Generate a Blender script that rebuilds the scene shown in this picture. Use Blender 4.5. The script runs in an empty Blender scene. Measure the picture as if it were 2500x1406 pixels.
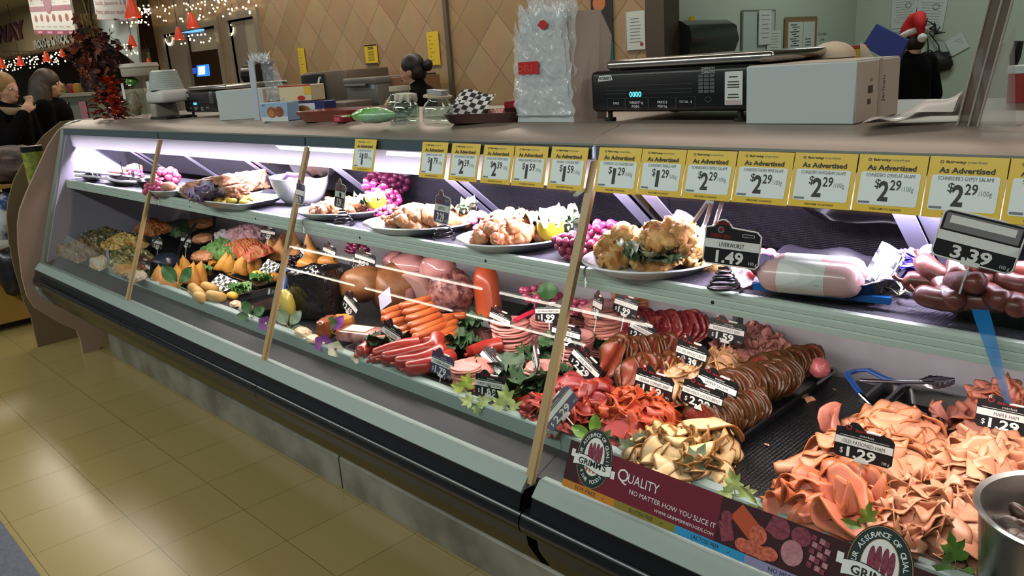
# Supermarket deli counter: a long curved-top glass service case, counter clutter, deli back wall and far aisle.
import bpy, bmesh, math, random
from mathutils import Vector, Matrix, Euler, noise
from math import sin, cos, pi, radians, sqrt, atan2
random.seed(11)
scene = bpy.context.scene
COL = scene.collection

# ------------------------------------------------------------------ camera
FPX, PITCH, ROLL, YAW, HC = 1961.1, 0.27424, -0.06923, 0.81009, 1.49
FWD = Vector((-sin(YAW) * cos(PITCH), cos(YAW) * cos(PITCH), -sin(PITCH)))
_R0 = Vector((cos(YAW), sin(YAW), 0)); _U0 = _R0.cross(FWD)
RGT = cos(ROLL) * _R0 + sin(ROLL) * _U0
UPV = -sin(ROLL) * _R0 + cos(ROLL) * _U0
EYE = Vector((0, 0, HC))
cd = bpy.data.cameras.new('camera'); cam = bpy.data.objects.new('camera', cd); COL.objects.link(cam)
m3 = Matrix((RGT, UPV, -FWD)).transposed()
cam.matrix_world = Matrix.Translation(EYE) @ m3.to_4x4()
cd.sensor_width = 36; cd.lens = FPX / 2500 * 36; cd.clip_start = 0.02; cd.clip_end = 200
scene.camera = cam

# ------------------------------------------------------------------ exposure, world, light
vs = scene.view_settings
vs.view_transform = 'Standard'; vs.look = 'None'; vs.exposure = 0.0; vs.gamma = 1.0; vs.use_curve_mapping = False
cy = scene.cycles
cy.max_bounces = 7; cy.diffuse_bounces = 2; cy.glossy_bounces = 3; cy.transmission_bounces = 4; cy.transparent_max_bounces = 12
cy.caustics_reflective = False; cy.caustics_refractive = False; cy.sample_clamp_indirect = 4.0
cy.use_denoising = True
w = bpy.data.worlds.new('world'); scene.world = w; w.use_nodes = True
w.node_tree.nodes['Background'].inputs[0].default_value = (0.80, 0.84, 0.78, 1)
w.node_tree.nodes['Background'].inputs[1].default_value = 0.22

def area(name, loc, rot, sx, sy, power, color, spread=180):
    l = bpy.data.lights.new(name, 'AREA'); l.shape = 'RECTANGLE'; l.size = sx; l.size_y = sy
    l.energy = power; l.color = color; l.spread = radians(spread)
    o = bpy.data.objects.new(name, l); COL.objects.link(o); o.location = loc; o.rotation_euler = rot
    return o
# light over aisle, shop floor and back room; unseen panels, some added as fill
WARM, COOL = (1.0, .90, .76), (.93, 1.0, .93)
for loc, sx, sy, pw, col in (((-10.0, 2.25, 3.36), 8.5, .22, 75, WARM), ((-2.2, -1.9, 3.36), 6, .3, 165, COOL), ((-7.0, -1.6, 3.36), 5, .3, 95, COOL), ((-1.3, 2.35, 3.36), 4.5, .6, 30, (1.0, .88, .78)),
                             ((2.6, 1.4, 3.36), .6, 2.0, 40, (1.0, .93, .85)), ((-18.0, 3.9, 3.36), 9, .3, 190, WARM), ((-6.0, 4.2, 3.36), 6, .25, 80, WARM), ((-2.3, 6.7, 3.36), 1.2, .6, 26, (.92, 1.0, .93))):
    area('ceiling_and_fill_light', loc, (0, 0, 0), sx, sy, pw, col)

# ------------------------------------------------------------------ picture pixel (2500 x 1406) -> point on a real plane
def ray(px, py): return (px - 1250) / FPX * RGT - (py - 703) / FPX * UPV + FWD
def on_x(p, x): d = ray(*p); return EYE + d * (x / d.x)
def on_y(p, y): d = ray(*p); return EYE + d * (y / d.y)
def on_z(p, z): d = ray(*p); return EYE + d * ((z - HC) / d.z)
def at_d(p, depth): return EYE + ray(*p) * depth          # depth along the view axis
GY, GZ, GS = 1.135, 0.60, 0.40                            # front glass plane: y = GY + (z-GZ)*GS
def glass_y(z): return GY + (z - GZ) * GS
def on_glass(p, off=0.0):
    d = ray(*p); return EYE + d * ((GY + off + (HC - GZ) * GS) / (d.y - GS * d.z))
SL = sqrt(1 + GS * GS)
def glass_xs(p): q = on_glass(p); return q.x, (q.z - GZ) * SL     # coordinates in the glass plane

# ------------------------------------------------------------------ materials
def lin(c): return tuple((x / 12.92 if x <= .04045 else ((x + .055) / 1.055) ** 2.4) for x in c)
def rgb(r, g, b): return lin((r / 255, g / 255, b / 255)) + (1,)
MATS = {}
def mat(name, col, rough=.5, metal=0., spec=.5, emit=None, estr=0., coat=0., sss=0., trans=0.,
        noise_s=None, noise_c=None, noise_amt=.5, bump_s=None, bump=.0, bump_d=.002, alpha=1., detail=3.):
    if name in MATS: return MATS[name]
    m = bpy.data.materials.new(name); m.use_nodes = True; MATS[name] = m
    nt = m.node_tree; b = nt.nodes['Principled BSDF']
    b.inputs['Base Color'].default_value = col; b.inputs['Roughness'].default_value = rough
    b.inputs['Metallic'].default_value = metal; b.inputs['Specular IOR Level'].default_value = spec
    if coat: b.inputs['Coat Weight'].default_value = coat; b.inputs['Coat Roughness'].default_value = .1
    if sss:
        b.inputs['Subsurface Weight'].default_value = sss; b.inputs['Subsurface Radius'].default_value = (.01, .004, .002)
    if trans: b.inputs['Transmission Weight'].default_value = trans
    if alpha < 1: b.inputs['Alpha'].default_value = alpha
    if emit: b.inputs['Emission Color'].default_value = emit; b.inputs['Emission Strength'].default_value = estr
    if noise_s or bump_s:
        tc = nt.nodes.new('ShaderNodeTexCoord')
    if noise_s:
        n = nt.nodes.new('ShaderNodeTexNoise'); n.inputs['Scale'].default_value = noise_s; n.inputs['Detail'].default_value = detail
        nt.links.new(tc.outputs['Object'], n.inputs['Vector'])
        r = nt.nodes.new('ShaderNodeValToRGB'); r.color_ramp.elements[0].position = .5 - noise_amt * .3; r.color_ramp.elements[1].position = .5 + noise_amt * .3
        r.color_ramp.elements[0].color = col; r.color_ramp.elements[1].color = noise_c
        nt.links.new(n.outputs['Fac'], r.inputs['Fac']); nt.links.new(r.outputs['Color'], b.inputs['Base Color'])
    if bump_s:
        n2 = nt.nodes.new('ShaderNodeTexNoise'); n2.inputs['Scale'].default_value = bump_s; n2.inputs['Detail'].default_value = detail
        nt.links.new(tc.outputs['Object'], n2.inputs['Vector'])
        bp = nt.nodes.new('ShaderNodeBump'); bp.inputs['Strength'].default_value = bump; bp.inputs['Distance'].default_value = bump_d
        nt.links.new(n2.outputs['Fac'], bp.inputs['Height']); nt.links.new(bp.outputs['Normal'], b.inputs['Normal'])
    return m
def glassy(name, tint=(1, 1, 1), ior=1.5, boost=0., rough=.0):
    """thin clear sheet: see-through plus a Fresnel mirror"""
    if name in MATS: return MATS[name]
    m = bpy.data.materials.new(name); m.use_nodes = True; MATS[name] = m
    nt = m.node_tree; nt.nodes.clear(); N = nt.nodes.new; L = nt.links.new
    o = N('ShaderNodeOutputMaterial'); mx = N('ShaderNodeMixShader'); t = N('ShaderNodeBsdfTransparent'); g = N('ShaderNodeBsdfGlossy')
    t.inputs['Color'].default_value = (*tint, 1); g.inputs['Roughness'].default_value = rough
    lw = N('ShaderNodeLayerWeight'); lw.inputs['Blend'].default_value = .5
    pw = N('ShaderNodeMath'); pw.operation = 'POWER'; pw.inputs[1].default_value = 5
    mr = N('ShaderNodeMapRange'); mr.inputs[3].default_value = ((ior - 1) / (ior + 1)) ** 2 + boost; mr.inputs[4].default_value = 1
    L(lw.outputs['Facing'], pw.inputs[0]); L(pw.outputs[0], mr.inputs[0]); L(mr.outputs[0], mx.inputs[0])
    L(t.outputs[0], mx.inputs[1]); L(g.outputs[0], mx.inputs[2]); L(mx.outputs[0], o.inputs[0])
    return m
def film(name, col, cover, rough=.12, bump_s=None):
    """crinkled translucent plastic: part see-through, part glossy film"""
    if name in MATS: return MATS[name]
    m = bpy.data.materials.new(name); m.use_nodes = True; MATS[name] = m
    nt = m.node_tree; N = nt.nodes.new; L = nt.links.new; b = nt.nodes['Principled BSDF']; o = nt.nodes['Material Output']
    b.inputs['Base Color'].default_value = col; b.inputs['Roughness'].default_value = rough
    mx = N('ShaderNodeMixShader'); t = N('ShaderNodeBsdfTransparent'); mx.inputs[0].default_value = cover
    L(t.outputs[0], mx.inputs[1]); L(b.outputs[0], mx.inputs[2]); L(mx.outputs[0], o.inputs[0])
    if bump_s:
        tc = N('ShaderNodeTexCoord'); n = N('ShaderNodeTexNoise'); n.inputs['Scale'].default_value = bump_s; n.inputs['Detail'].default_value = 3
        bp = N('ShaderNodeBump'); bp.inputs['Strength'].default_value = .9; bp.inputs['Distance'].default_value = .006
        L(tc.outputs['Object'], n.inputs['Vector']); L(n.outputs['Fac'], bp.inputs['Height']); L(bp.outputs['Normal'], b.inputs['Normal'])
    return m
def glow(name, col, s):
    return mat(name, (0.02, 0.02, 0.02, 1), .6, emit=col, estr=s)

# ------------------------------------------------------------------ mesh builder
_TXT = {}
def text_mesh(s, bold=0.):
    k = (s, bold)
    if k in _TXT: return _TXT[k]
    c = bpy.data.curves.new('t', 'FONT'); c.body = s; c.size = 1.; c.resolution_u = 2; c.offset = bold; c.fill_mode = 'FRONT'
    o = bpy.data.objects.new('t', c); me = o.to_mesh()
    vv = [v.co.copy() for v in me.vertices]; ff = [tuple(p.vertices) for p in me.polygons]
    o.to_mesh_clear(); bpy.data.objects.remove(o); bpy.data.curves.remove(c)
    x0 = min([v.x for v in vv] or [0]); x1 = max([v.x for v in vv] or [1])
    r = ([Vector((v.x - x0, v.y, 0)) for v in vv], ff, x1 - x0)
    _TXT[k] = r; return r

class MB:
    def __init__(s): s.v = []; s.f = []; s.m = []; s.sm = []; s.X = Matrix.Identity(4); s.at = None
    def add(s, vs_, fs, m=0, smooth=False, at=None):
        b = len(s.v); X = s.X
        s.v += [X @ Vector(v) for v in vs_]
        s.f += [tuple(i + b for i in f) for f in fs]
        s.m += [m] * len(fs); s.sm += [smooth] * len(fs)
        if at is not None:
            if s.at is None: s.at = []
            s.at += [0.] * (b - len(s.at)) + list(at)
        return s
    def box(s, lo, hi, m=0):
        x0, y0, z0 = lo; x1, y1, z1 = hi
        v = [(x0, y0, z0), (x1, y0, z0), (x1, y1, z0), (x0, y1, z0), (x0, y0, z1), (x1, y0, z1), (x1, y1, z1), (x0, y1, z1)]
        return s.add(v, [(0, 3, 2, 1), (4, 5, 6, 7), (0, 1, 5, 4), (1, 2, 6, 5), (2, 3, 7, 6), (3, 0, 4, 7)], m)
    def rbox(s, lo, hi, r=.005, seg=2, m=0, taper=None):
        bm = bmesh.new(); bmesh.ops.create_cube(bm, size=1)
        lo = Vector(lo); hi = Vector(hi); c = (lo + hi) / 2; d = hi - lo
        for v in bm.verts:
            k = 1. if (taper is None or v.co.z > 0) else taper
            v.co = Vector((c.x + v.co.x * d.x * k, c.y + v.co.y * d.y * k, c.z + v.co.z * d.z))
        bmesh.ops.bevel(bm, geom=bm.edges[:], offset=r, segments=seg, affect='EDGES', profile=.5)
        bm.verts.ensure_lookup_table(); bm.verts.index_update()
        s.add([v.co.copy() for v in bm.verts], [tuple(v.index for v in f.verts) for f in bm.faces], m, True); bm.free(); return s
    def quad(s, a, b, c, d, m=0): return s.add([a, b, c, d], [(0, 1, 2, 3)], m)
    def poly(s, pts, m=0): return s.add(pts, [tuple(range(len(pts)))], m)
    def prism(s, pts, d, m=0, smooth=False):
        """pts: closed 3-D polygon, extruded by vector d"""
        n = len(pts); d = Vector(d); P = [Vector(p) for p in pts]
        f = [tuple(reversed(range(n))), tuple(range(n, 2 * n))] + [(i, (i + 1) % n, n + (i + 1) % n, n + i) for i in range(n)]
        return s.add(P + [p + d for p in P], f, m, smooth)
    def xprof(s, yz, x0, x1, m=0, smooth=False): return s.prism([(x0, y, z) for y, z in yz], (x1 - x0, 0, 0), m, smooth)
    def tube(s, pts, r, n=8, m=0, closed=False, caps=True, flat=1.):
        P = [Vector(p) for p in pts]; k = len(P)
        R = r if isinstance(r, (list, tuple)) else [r] * k
        vs_ = []; up = None
        for i in range(k):
            a = P[(i - 1) % k] if (closed or i > 0) else P[i]; b = P[(i + 1) % k] if (closed or i < k - 1) else P[i]
            t = (b - a).normalized() if (b - a).length > 1e-9 else Vector((0, 0, 1))
            if up is None:
                up = Vector((0, 0, 1)) if abs(t.z) < .9 else Vector((1, 0, 0))
            up = (up - t * up.dot(t)); up = up.normalized() if up.length > 1e-6 else t.orthogonal().normalized()
            sd = t.cross(up)
            for j in range(n):
                q = 2 * pi * j / n; vs_.append(P[i] + R[i] * (cos(q) * sd + flat * sin(q) * up))
        f = []
        for i in range(k if closed else k - 1):
            for j in range(n):
                a = i * n + j; b = i * n + (j + 1) % n; c = ((i + 1) % k) * n + (j + 1) % n; d = ((i + 1) % k) * n + j
                f.append((a, b, c, d))
        if caps and not closed:
            f.append(tuple(reversed(range(n)))); f.append(tuple((k - 1) * n + j for j in range(n)))
        return s.add(vs_, f, m, True)
    def cyl(s, p0, p1, r0, r1=None, n=16, m=0, caps=True): return s.tube([p0, p1], [r0, r0 if r1 is None else r1], n, m, caps=caps)
    def lathe(s, prof, n=24, m=0, c=(0, 0, 0), sx=1., sy=1., smooth=True):
        vs_ = []; k = len(prof); c = Vector(c)
        for r, z in prof:
            for j in range(n):
                q = 2 * pi * j / n; vs_.append(c + Vector((r * cos(q) * sx, r * sin(q) * sy, z)))
        f = [(i * n + j, i * n + (j + 1) % n, (i + 1) * n + (j + 1) % n, (i + 1) * n + j) for i in range(k - 1) for j in range(n)]
        if prof[0][0] > 1e-6: pass
        return s.add(vs_, f, m, smooth)
    def ell(s, c, r, nu=16, nv=10, m=0, fn=None):
        c = Vector(c); r = Vector(r) if not isinstance(r, (int, float)) else Vector((r, r, r)); vs_ = [];
        for i in range(nv + 1):
            th = pi * i / nv
            for j in range(nu):
                ph = 2 * pi * j / nu; d = Vector((sin(th) * cos(ph), sin(th) * sin(ph), cos(th)))
                k = fn(d) if fn else 1.
                vs_.append(c + Vector((d.x * r.x, d.y * r.y, d.z * r.z)) * k)
        f = []
        for i in range(nv):
            for j in range(nu):
                f.append((i * nu + j, (i + 1) * nu + j, (i + 1) * nu + (j + 1) % nu, i * nu + (j + 1) % nu))
        return s.add(vs_, f, m, True)
    def surf(s, fn, nu, nv, m=0, at=None, smooth=True, thick=0.):
        P = [Vector(fn(i / nu, j / nv)) for i in range(nu + 1) for j in range(nv + 1)]
        f = [(i * (nv + 1) + j, (i + 1) * (nv + 1) + j, (i + 1) * (nv + 1) + j + 1, i * (nv + 1) + j + 1) for i in range(nu) for j in range(nv)]
        A = [at(i / nu, j / nv) for i in range(nu + 1) for j in range(nv + 1)] if at else None
        return s.add(P, f, m, smooth, A)
    def text(s, t, x, y, h, m=0, w=None, align='C', bold=0., z=0., rot=0., shear=0., asp=1.):
        """lettering in the local XY plane: cap height h, optional forced width w"""
        V, F, W = text_mesh(t, bold)
        k = h / .70; kx = (w / max(W, 1e-6)) if w else k * asp; ww = W * kx
        ox = {'C': -ww / 2, 'L': 0, 'R': -ww}[align]; c, sn = cos(rot), sin(rot)
        P = []
        for v in V:
            a = ox + v.x * kx + shear * v.y * k; b = v.y * k
            P.append((x + a * c - b * sn, y + a * sn + b * c, z))
        return s.add(P, F, m)
    def rect(s, x0, y0, x1, y1, z=0., m=0, r=0.):
        if r <= 0: return s.add([(x0, y0, z), (x1, y0, z), (x1, y1, z), (x0, y1, z)], [(0, 1, 2, 3)], m)
        return s.add([(px, py, z) for px, py in rrect(x0, y0, x1, y1, r)], [tuple(range(len(rrect(x0, y0, x1, y1, r))))], m)
    def disc(s, x, y, rx, ry=None, z=0., m=0, n=24, a0=0., a1=2 * pi):
        ry = rx if ry is None else ry
        P = [(x + rx * cos(a0 + (a1 - a0) * i / n), y + ry * sin(a0 + (a1 - a0) * i / n), z) for i in range(n if a1 - a0 > 6.2 else n + 1)]
        return s.add(P, [tuple(range(len(P)))], m)
    def ring(s, x, y, rx, ry, t, z=0., m=0, n=40, a0=0., a1=2 * pi):
        P = []; 
        for i in range(n + 1):
            q = a0 + (a1 - a0) * i / n
            P += [(x + rx * cos(q), y + ry * sin(q), z), (x + (rx - t) * cos(q), y + (ry - t) * sin(q), z)]
        return s.add(P, [(2 * i, 2 * i + 2, 2 * i + 3, 2 * i + 1) for i in range(n)], m)
    def mesh(s, name, mats, ang=40):
        me = bpy.data.meshes.new(name); me.from_pydata(s.v, [], s.f)
        for mm in mats: me.materials.append(mm)
        me.polygons.foreach_set('material_index', s.m); me.polygons.foreach_set('use_smooth', s.sm)
        if s.at is not None:
            a = me.attributes.new('rim', 'FLOAT', 'POINT'); s.at += [0.] * (len(s.v) - len(s.at)); a.data.foreach_set('value', s.at)
        bm = bmesh.new(); bm.from_mesh(me); bmesh.ops.recalc_face_normals(bm, faces=bm.faces[:]); bm.to_mesh(me); bm.free()
        me.update()
        if any(s.sm) and ang: me.set_sharp_from_angle(angle=radians(ang))
        return me
    def build(s, name, mats, parent=None, world=False, ang=40, **kw):
        if not isinstance(mats, (list, tuple)): mats = [mats]
        o = bpy.data.objects.new(name, s.mesh(name, mats, ang)); COL.objects.link(o)
        if parent is not None: adopt(o, parent, world)
        if kw: tag(o, **kw)
        return o
def rrect(x0, y0, x1, y1, r, n=4):
    P = []
    for cx, cy_, a in ((x1 - r, y1 - r, 0), (x0 + r, y1 - r, pi / 2), (x0 + r, y0 + r, pi), (x1 - r, y0 + r, 1.5 * pi)):
        P += [(cx + r * cos(a + pi / 2 * i / n), cy_ + r * sin(a + pi / 2 * i / n)) for i in range(n + 1)]
    return P
def adopt(o, p, world=False):
    o.parent = p
    if world: o.matrix_parent_inverse = p.matrix_basis.inverted()
def tag(o, label=None, cat=None, group=None, kind=None):
    if label: o['label'] = label
    if cat: o['category'] = cat
    if group: o['group'] = group
    if kind: o['kind'] = kind
    return o
def struct(o): o['kind'] = 'structure'; return o
def thing(name, label, cat, loc=(0, 0, 0), rot=(0, 0, 0), group=None):
    o = bpy.data.objects.new(name, None); COL.objects.link(o); o.empty_display_size = .05
    o.location = loc; o.rotation_euler = rot
    return tag(o, label, cat, group)
def dup(root, loc=None, rot=None, scale=None, label=None, group=None):
    r = root.copy(); COL.objects.link(r)
    if loc is not None: r.location = loc
    if rot is not None: r.rotation_euler = rot
    if scale is not None: r.scale = scale if not isinstance(scale, (int, float)) else (scale,) * 3
    if label: r['label'] = label
    if group: r['group'] = group
    for ch in list(root.children):
        c = ch.copy(); COL.objects.link(c); c.parent = r
        for g in list(ch.children):
            d = g.copy(); COL.objects.link(d); d.parent = c
    return r
def place(me, name, loc, rot=(0, 0, 0), scale=1., parent=None, **kw):
    o = bpy.data.objects.new(name, me); COL.objects.link(o); o.location = loc
    if isinstance(rot, Matrix): o.rotation_euler = rot.to_3x3().to_euler()
    else: o.rotation_euler = rot
    o.scale = scale if not isinstance(scale, (int, float)) else (scale,) * 3
    if parent is not None: o.parent = parent
    if kw: tag(o, **kw)
    return o
def nz(x, y=0., z=0.): return noise.noise(Vector((x, y, z)))
def rnd(a, b): return random.uniform(a, b)

# shared materials
BLACK = mat('black_plastic', rgb(14, 14, 17), .32)
BLACKM = mat('matt_black', rgb(12, 11, 12), .6)
WHITE = mat('white_print', rgb(226, 228, 224), .45)
STEEL = mat('stainless_steel', rgb(170, 168, 164), .28, 1.)
BRUSHED = mat('brushed_steel', rgb(150, 146, 140), .38, 1., bump_s=30, bump=.05)
ALU = mat('aluminium', rgb(150, 160, 155), .42, .55)
# ================================================================== the room
def tile_floor():
    m = bpy.data.materials.new('vinyl_tile'); m.use_nodes = True; nt = m.node_tree; N = nt.nodes.new; L = nt.links.new
    b = nt.nodes['Principled BSDF']; tc = N('ShaderNodeTexCoord')
    br = N('ShaderNodeTexBrick'); br.offset = 0; br.inputs['Scale'].default_value = 1
    br.inputs['Brick Width'].default_value = .3048; br.inputs['Row Height'].default_value = .3048; br.inputs['Mortar Size'].default_value = .0009
    br.inputs['Color1'].default_value = rgb(152, 134, 86); br.inputs['Color2'].default_value = rgb(147, 129, 82); br.inputs['Mortar'].default_value = rgb(70, 58, 36)
    mp = N('ShaderNodeMapping'); mp.inputs['Location'].default_value = (.145, -.135, 0)
    L(tc.outputs['Object'], mp.inputs['Vector']); L(mp.outputs[0], br.inputs['Vector'])
    n = N('ShaderNodeTexNoise'); n.inputs['Scale'].default_value = 9; n.inputs['Detail'].default_value = 6; L(tc.outputs['Object'], n.inputs['Vector'])
    n3 = N('ShaderNodeTexNoise'); n3.inputs['Scale'].default_value = 170; L(tc.outputs['Object'], n3.inputs['Vector'])
    r3 = N('ShaderNodeMapRange'); r3.inputs[1].default_value = .62; r3.inputs[2].default_value = .72; r3.inputs[3].default_value = 0; r3.inputs[4].default_value = .14
    mx = N('ShaderNodeMix'); mx.data_type = 'RGBA'; mx.inputs[7].default_value = rgb(205, 190, 150)
    L(n3.outputs['Fac'], r3.inputs[0]); L(r3.outputs[0], mx.inputs[0]); L(br.outputs['Color'], mx.inputs[6]); L(mx.outputs[2], b.inputs['Base Color'])
    r = N('ShaderNodeMapRange'); r.inputs[3].default_value = .19; r.inputs[4].default_value = .25
    L(n.outputs['Fac'], r.inputs[0]); L(r.outputs[0], b.inputs['Roughness']); b.inputs['Specular IOR Level'].default_value = .45
    return m
struct(MB().box((-45, -14, -.1), (6, 14, 0)).build('floor', tile_floor()))
struct(MB().box((-45, -14, -.02), (6, .42, .0025)).build('floor_border', mat('blue_grey_vinyl', rgb(74, 80, 92), .45, noise_s=60, noise_c=rgb(92, 97, 108))))
CEIL = mat('ceiling_board', rgb(150, 152, 140), .9)
struct(MB().box((-45, -14, 3.5), (6, 14, 3.6)).build('ceiling', CEIL))

# diamond-laid tan tile on the deli back wall
def diamond_tile():
    m = bpy.data.materials.new('tan_diamond_tile'); m.use_nodes = True; nt = m.node_tree; N = nt.nodes.new; L = nt.links.new
    b = nt.nodes['Principled BSDF']; tc = N('ShaderNodeTexCoord'); mp = N('ShaderNodeMapping')
    mp.inputs['Rotation'].default_value = (radians(90), 0, 0)
    mp2 = N('ShaderNodeMapping'); mp2.inputs['Rotation'].default_value = (0, 0, radians(45))
    br = N('ShaderNodeTexBrick'); br.offset = 0; br.inputs['Scale'].default_value = 1
    br.inputs['Brick Width'].default_value = .335; br.inputs['Row Height'].default_value = .335; br.inputs['Mortar Size'].default_value = .004; br.inputs['Bias'].default_value = .1
    br.inputs['Color1'].default_value = rgb(178, 152, 116); br.inputs['Color2'].default_value = rgb(160, 132, 96); br.inputs['Mortar'].default_value = rgb(132, 108, 78)
    L(tc.outputs['Object'], mp.inputs['Vector']); L(mp.outputs[0], mp2.inputs['Vector']); L(mp2.outputs[0], br.inputs['Vector'])
    n = N('ShaderNodeTexNoise'); n.inputs['Scale'].default_value = 5; n.inputs['Detail'].default_value = 5; L(tc.outputs['Object'], n.inputs['Vector'])
    mx = N('ShaderNodeMix'); mx.data_type = 'RGBA'; mx.blend_type = 'MULTIPLY'; mx.inputs[0].default_value = .35
    L(br.outputs['Color'], mx.inputs[6]); L(n.outputs['Color'], mx.inputs[7]); L(mx.outputs[2], b.inputs['Base Color'])
    b.inputs['Roughness'].default_value = .42
    bp = N('ShaderNodeBump'); bp.inputs['Strength'].default_value = .4; bp.inputs['Distance'].default_value = .004; bp.invert = True
    L(br.outputs['Fac'], bp.inputs['Height']); L(bp.outputs['Normal'], b.inputs['Normal'])
    return m
WY = 5.0
TAN = diamond_tile()
def wx(px, py=150): return on_y((px, py), WY).x
def wz(px, py): return on_y((px, py), WY).z
xr = wx(1582, 60); xl = wx(372, 60)
d1 = (wx(398, 75), wx(527, 62), wz(460, 74)); d2 = (wx(557, 47), wx(622, 42), wz(590, 45))
wb = MB()
def wpan(a, b_, z0, z1): wb.box((a, WY, z0), (b_, WY + .16, z1))
wpan(xl, d1[0], 0, 3.5); wpan(d1[0], d1[1], d1[2], 3.5); wpan(d1[1], d2[0], 0, 3.5); wpan(d2[0], d2[1], d2[2], 3.5); wpan(d2[1], xr, 0, 3.5)
struct(wb.build('wall_back', TAN))
SF = mat('steel_trim', rgb(150, 140, 124), .4, .3)
def door_frame(name, d):
    o = thing(name, None, None, ((d[0] + d[1]) / 2, WY, 0)); struct(o)
    f = MB(); t = .1
    f.box((d[0] - t, WY - .03, 0), (d[0], WY + .18, d[2] + t)); f.box((d[1], WY - .03, 0), (d[1] + t, WY + .18, d[2] + t)); f.box((d[0], WY - .03, d[2]), (d[1], WY + .18, d[2] + t))
    f.build('frame', SF, o, True); return o
dr1 = door_frame('door_1', d1)
dr2 = door_frame('door_2', d2)
# swing leaves of the service doors, folded back, with their round porthole glass; upper transom panels
def leaf(d, a, b_, par, m):
    l = MB(); l.box((a, WY + .02, .05), (b_, WY + .07, d[2] - .02)); l.build('door_leaf', m, par, True)
leaf(d1, d1[0] + .02, d1[0] + (d1[1] - d1[0]) * .36, dr1, SF)
leaf(d2, d2[0] + .02, d2[0] + (d2[1] - d2[0]) * .5, dr2, SF)
tr = MB().box((d2[0] + (d2[1] - d2[0]) * .5, WY + .03, d2[2] - .55), (d2[1] - .02, WY + .06, d2[2] - .02)); tr.build('transom_panel', mat('cream_panel', rgb(168, 160, 138), .6), dr2, True)
tr = MB().box((d2[0] + (d2[1] - d2[0]) * .5, WY + .04, .05), (d2[1] - .02, WY + .08, d2[2] - .6)); tr.build('door_leaf', mat('wood_door', rgb(120, 92, 60), .55), dr2, True)
tr = MB().box((d1[0] + (d1[1] - d1[0]) * .36, WY + .1, d1[2] - .28), (d1[1] - .02, WY + .13, d1[2] - .02)); tr.build('transom_panel', mat('cream_panel', rgb(168, 160, 138), .6), dr1, True)
# dark room beyond the doors
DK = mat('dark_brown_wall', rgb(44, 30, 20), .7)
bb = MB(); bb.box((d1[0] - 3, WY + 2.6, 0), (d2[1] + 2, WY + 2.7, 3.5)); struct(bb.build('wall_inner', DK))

# steel corner post and conduit on the tan wall
struct(MB().box((xr, WY - .03, 0), (xr + .16, WY + .16, 3.5)).build('trim_1', mat('corner_steel', rgb(92, 82, 72), .4, .6)))
xp = wx(1100, 130)
struct(MB().box((xp - .025, WY - .03, 0), (xp + .025, WY, 3.5)).build('trim_2', mat('grey_strip', rgb(96, 86, 74), .5, .3)))
# pale prep-room walls: the return beside the opening and the wall behind the worker
PALE = mat('pale_green_wall', rgb(176, 190, 176), .55, bump_s=4, bump=.05)
xw = xr + .02
yb = on_x((2090, 50), xw).y
struct(MB().box((xw - .15, WY + .16, 0), (xw, yb, 3.5)).build('wall_left', PALE))
struct(MB().box((xw - .15, yb, 0), (4, yb + .15, 3.5)).build('wall_right', PALE))
# soffit over the far aisle, left of the tan wall
SOFY = 5.9
sz = on_y((80, 126), SOFY).z
BEIGE = mat('beige_soffit', rgb(164, 150, 118), .8)
sxr = on_y((196, 100), SOFY).x
struct(MB().box((-45, SOFY, sz), (sxr, SOFY + .2, 3.5)).build('wall_soffit', BEIGE))
struct(MB().box((-45, 9.2, 0), (xl, 9.3, 3.5)).build('wall_far', mat('far_wall_brown', rgb(104, 82, 60), .8)))
struct(MB().box((-45, SOFY - .02, sz - .05), (sxr, SOFY + .25, sz)).build('trim_3', mat('soffit_edge', rgb(96, 76, 52), .7)))
# ================================================================== the refrigerated service case (two joined modules)
XL, XJ, XR = -5.0, -1.17, 1.35
DECK, SHF = .62, 1.02
CASEG = mat('case_grey', rgb(150, 158, 152), .4, .25)
LIP = mat('canopy_metal', rgb(164, 150, 139), .42, .5)
FASC = mat('fascia_blue_grey', rgb(70, 86, 94), .35, .1)
RAIL = mat('rail_aluminium', rgb(214, 224, 214), .45, .0)
LINER = mat('liner_white_metal', rgb(196, 194, 206), .42, .2, noise_s=6, noise_c=rgb(178, 172, 180))
RISER = mat('riser_pale', rgb(142, 158, 154), .5)
SILL = mat('sill_strip', rgb(130, 144, 139), .45)
BUMP = mat('bumper_black', rgb(12, 12, 15), .22)
LOWP = mat('lower_panel', rgb(26, 23, 20), .25, .2)
KICK = mat('kick_steel', rgb(150, 148, 138), .42, .4, noise_s=5, noise_c=rgb(110, 106, 96), bump_s=20, bump=.1)
AMBER = mat('amber_seam', rgb(176, 148, 104), .4)
GLASS = glassy('front_glass', (.97, .99, .98), 1.5, .012)
SMOKE = mat('smoked_glass', rgb(5, 4, 6), .05, 0, .05)
FRAMEP = mat('door_frame_grey', rgb(120, 118, 134), .45, .2)
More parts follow.
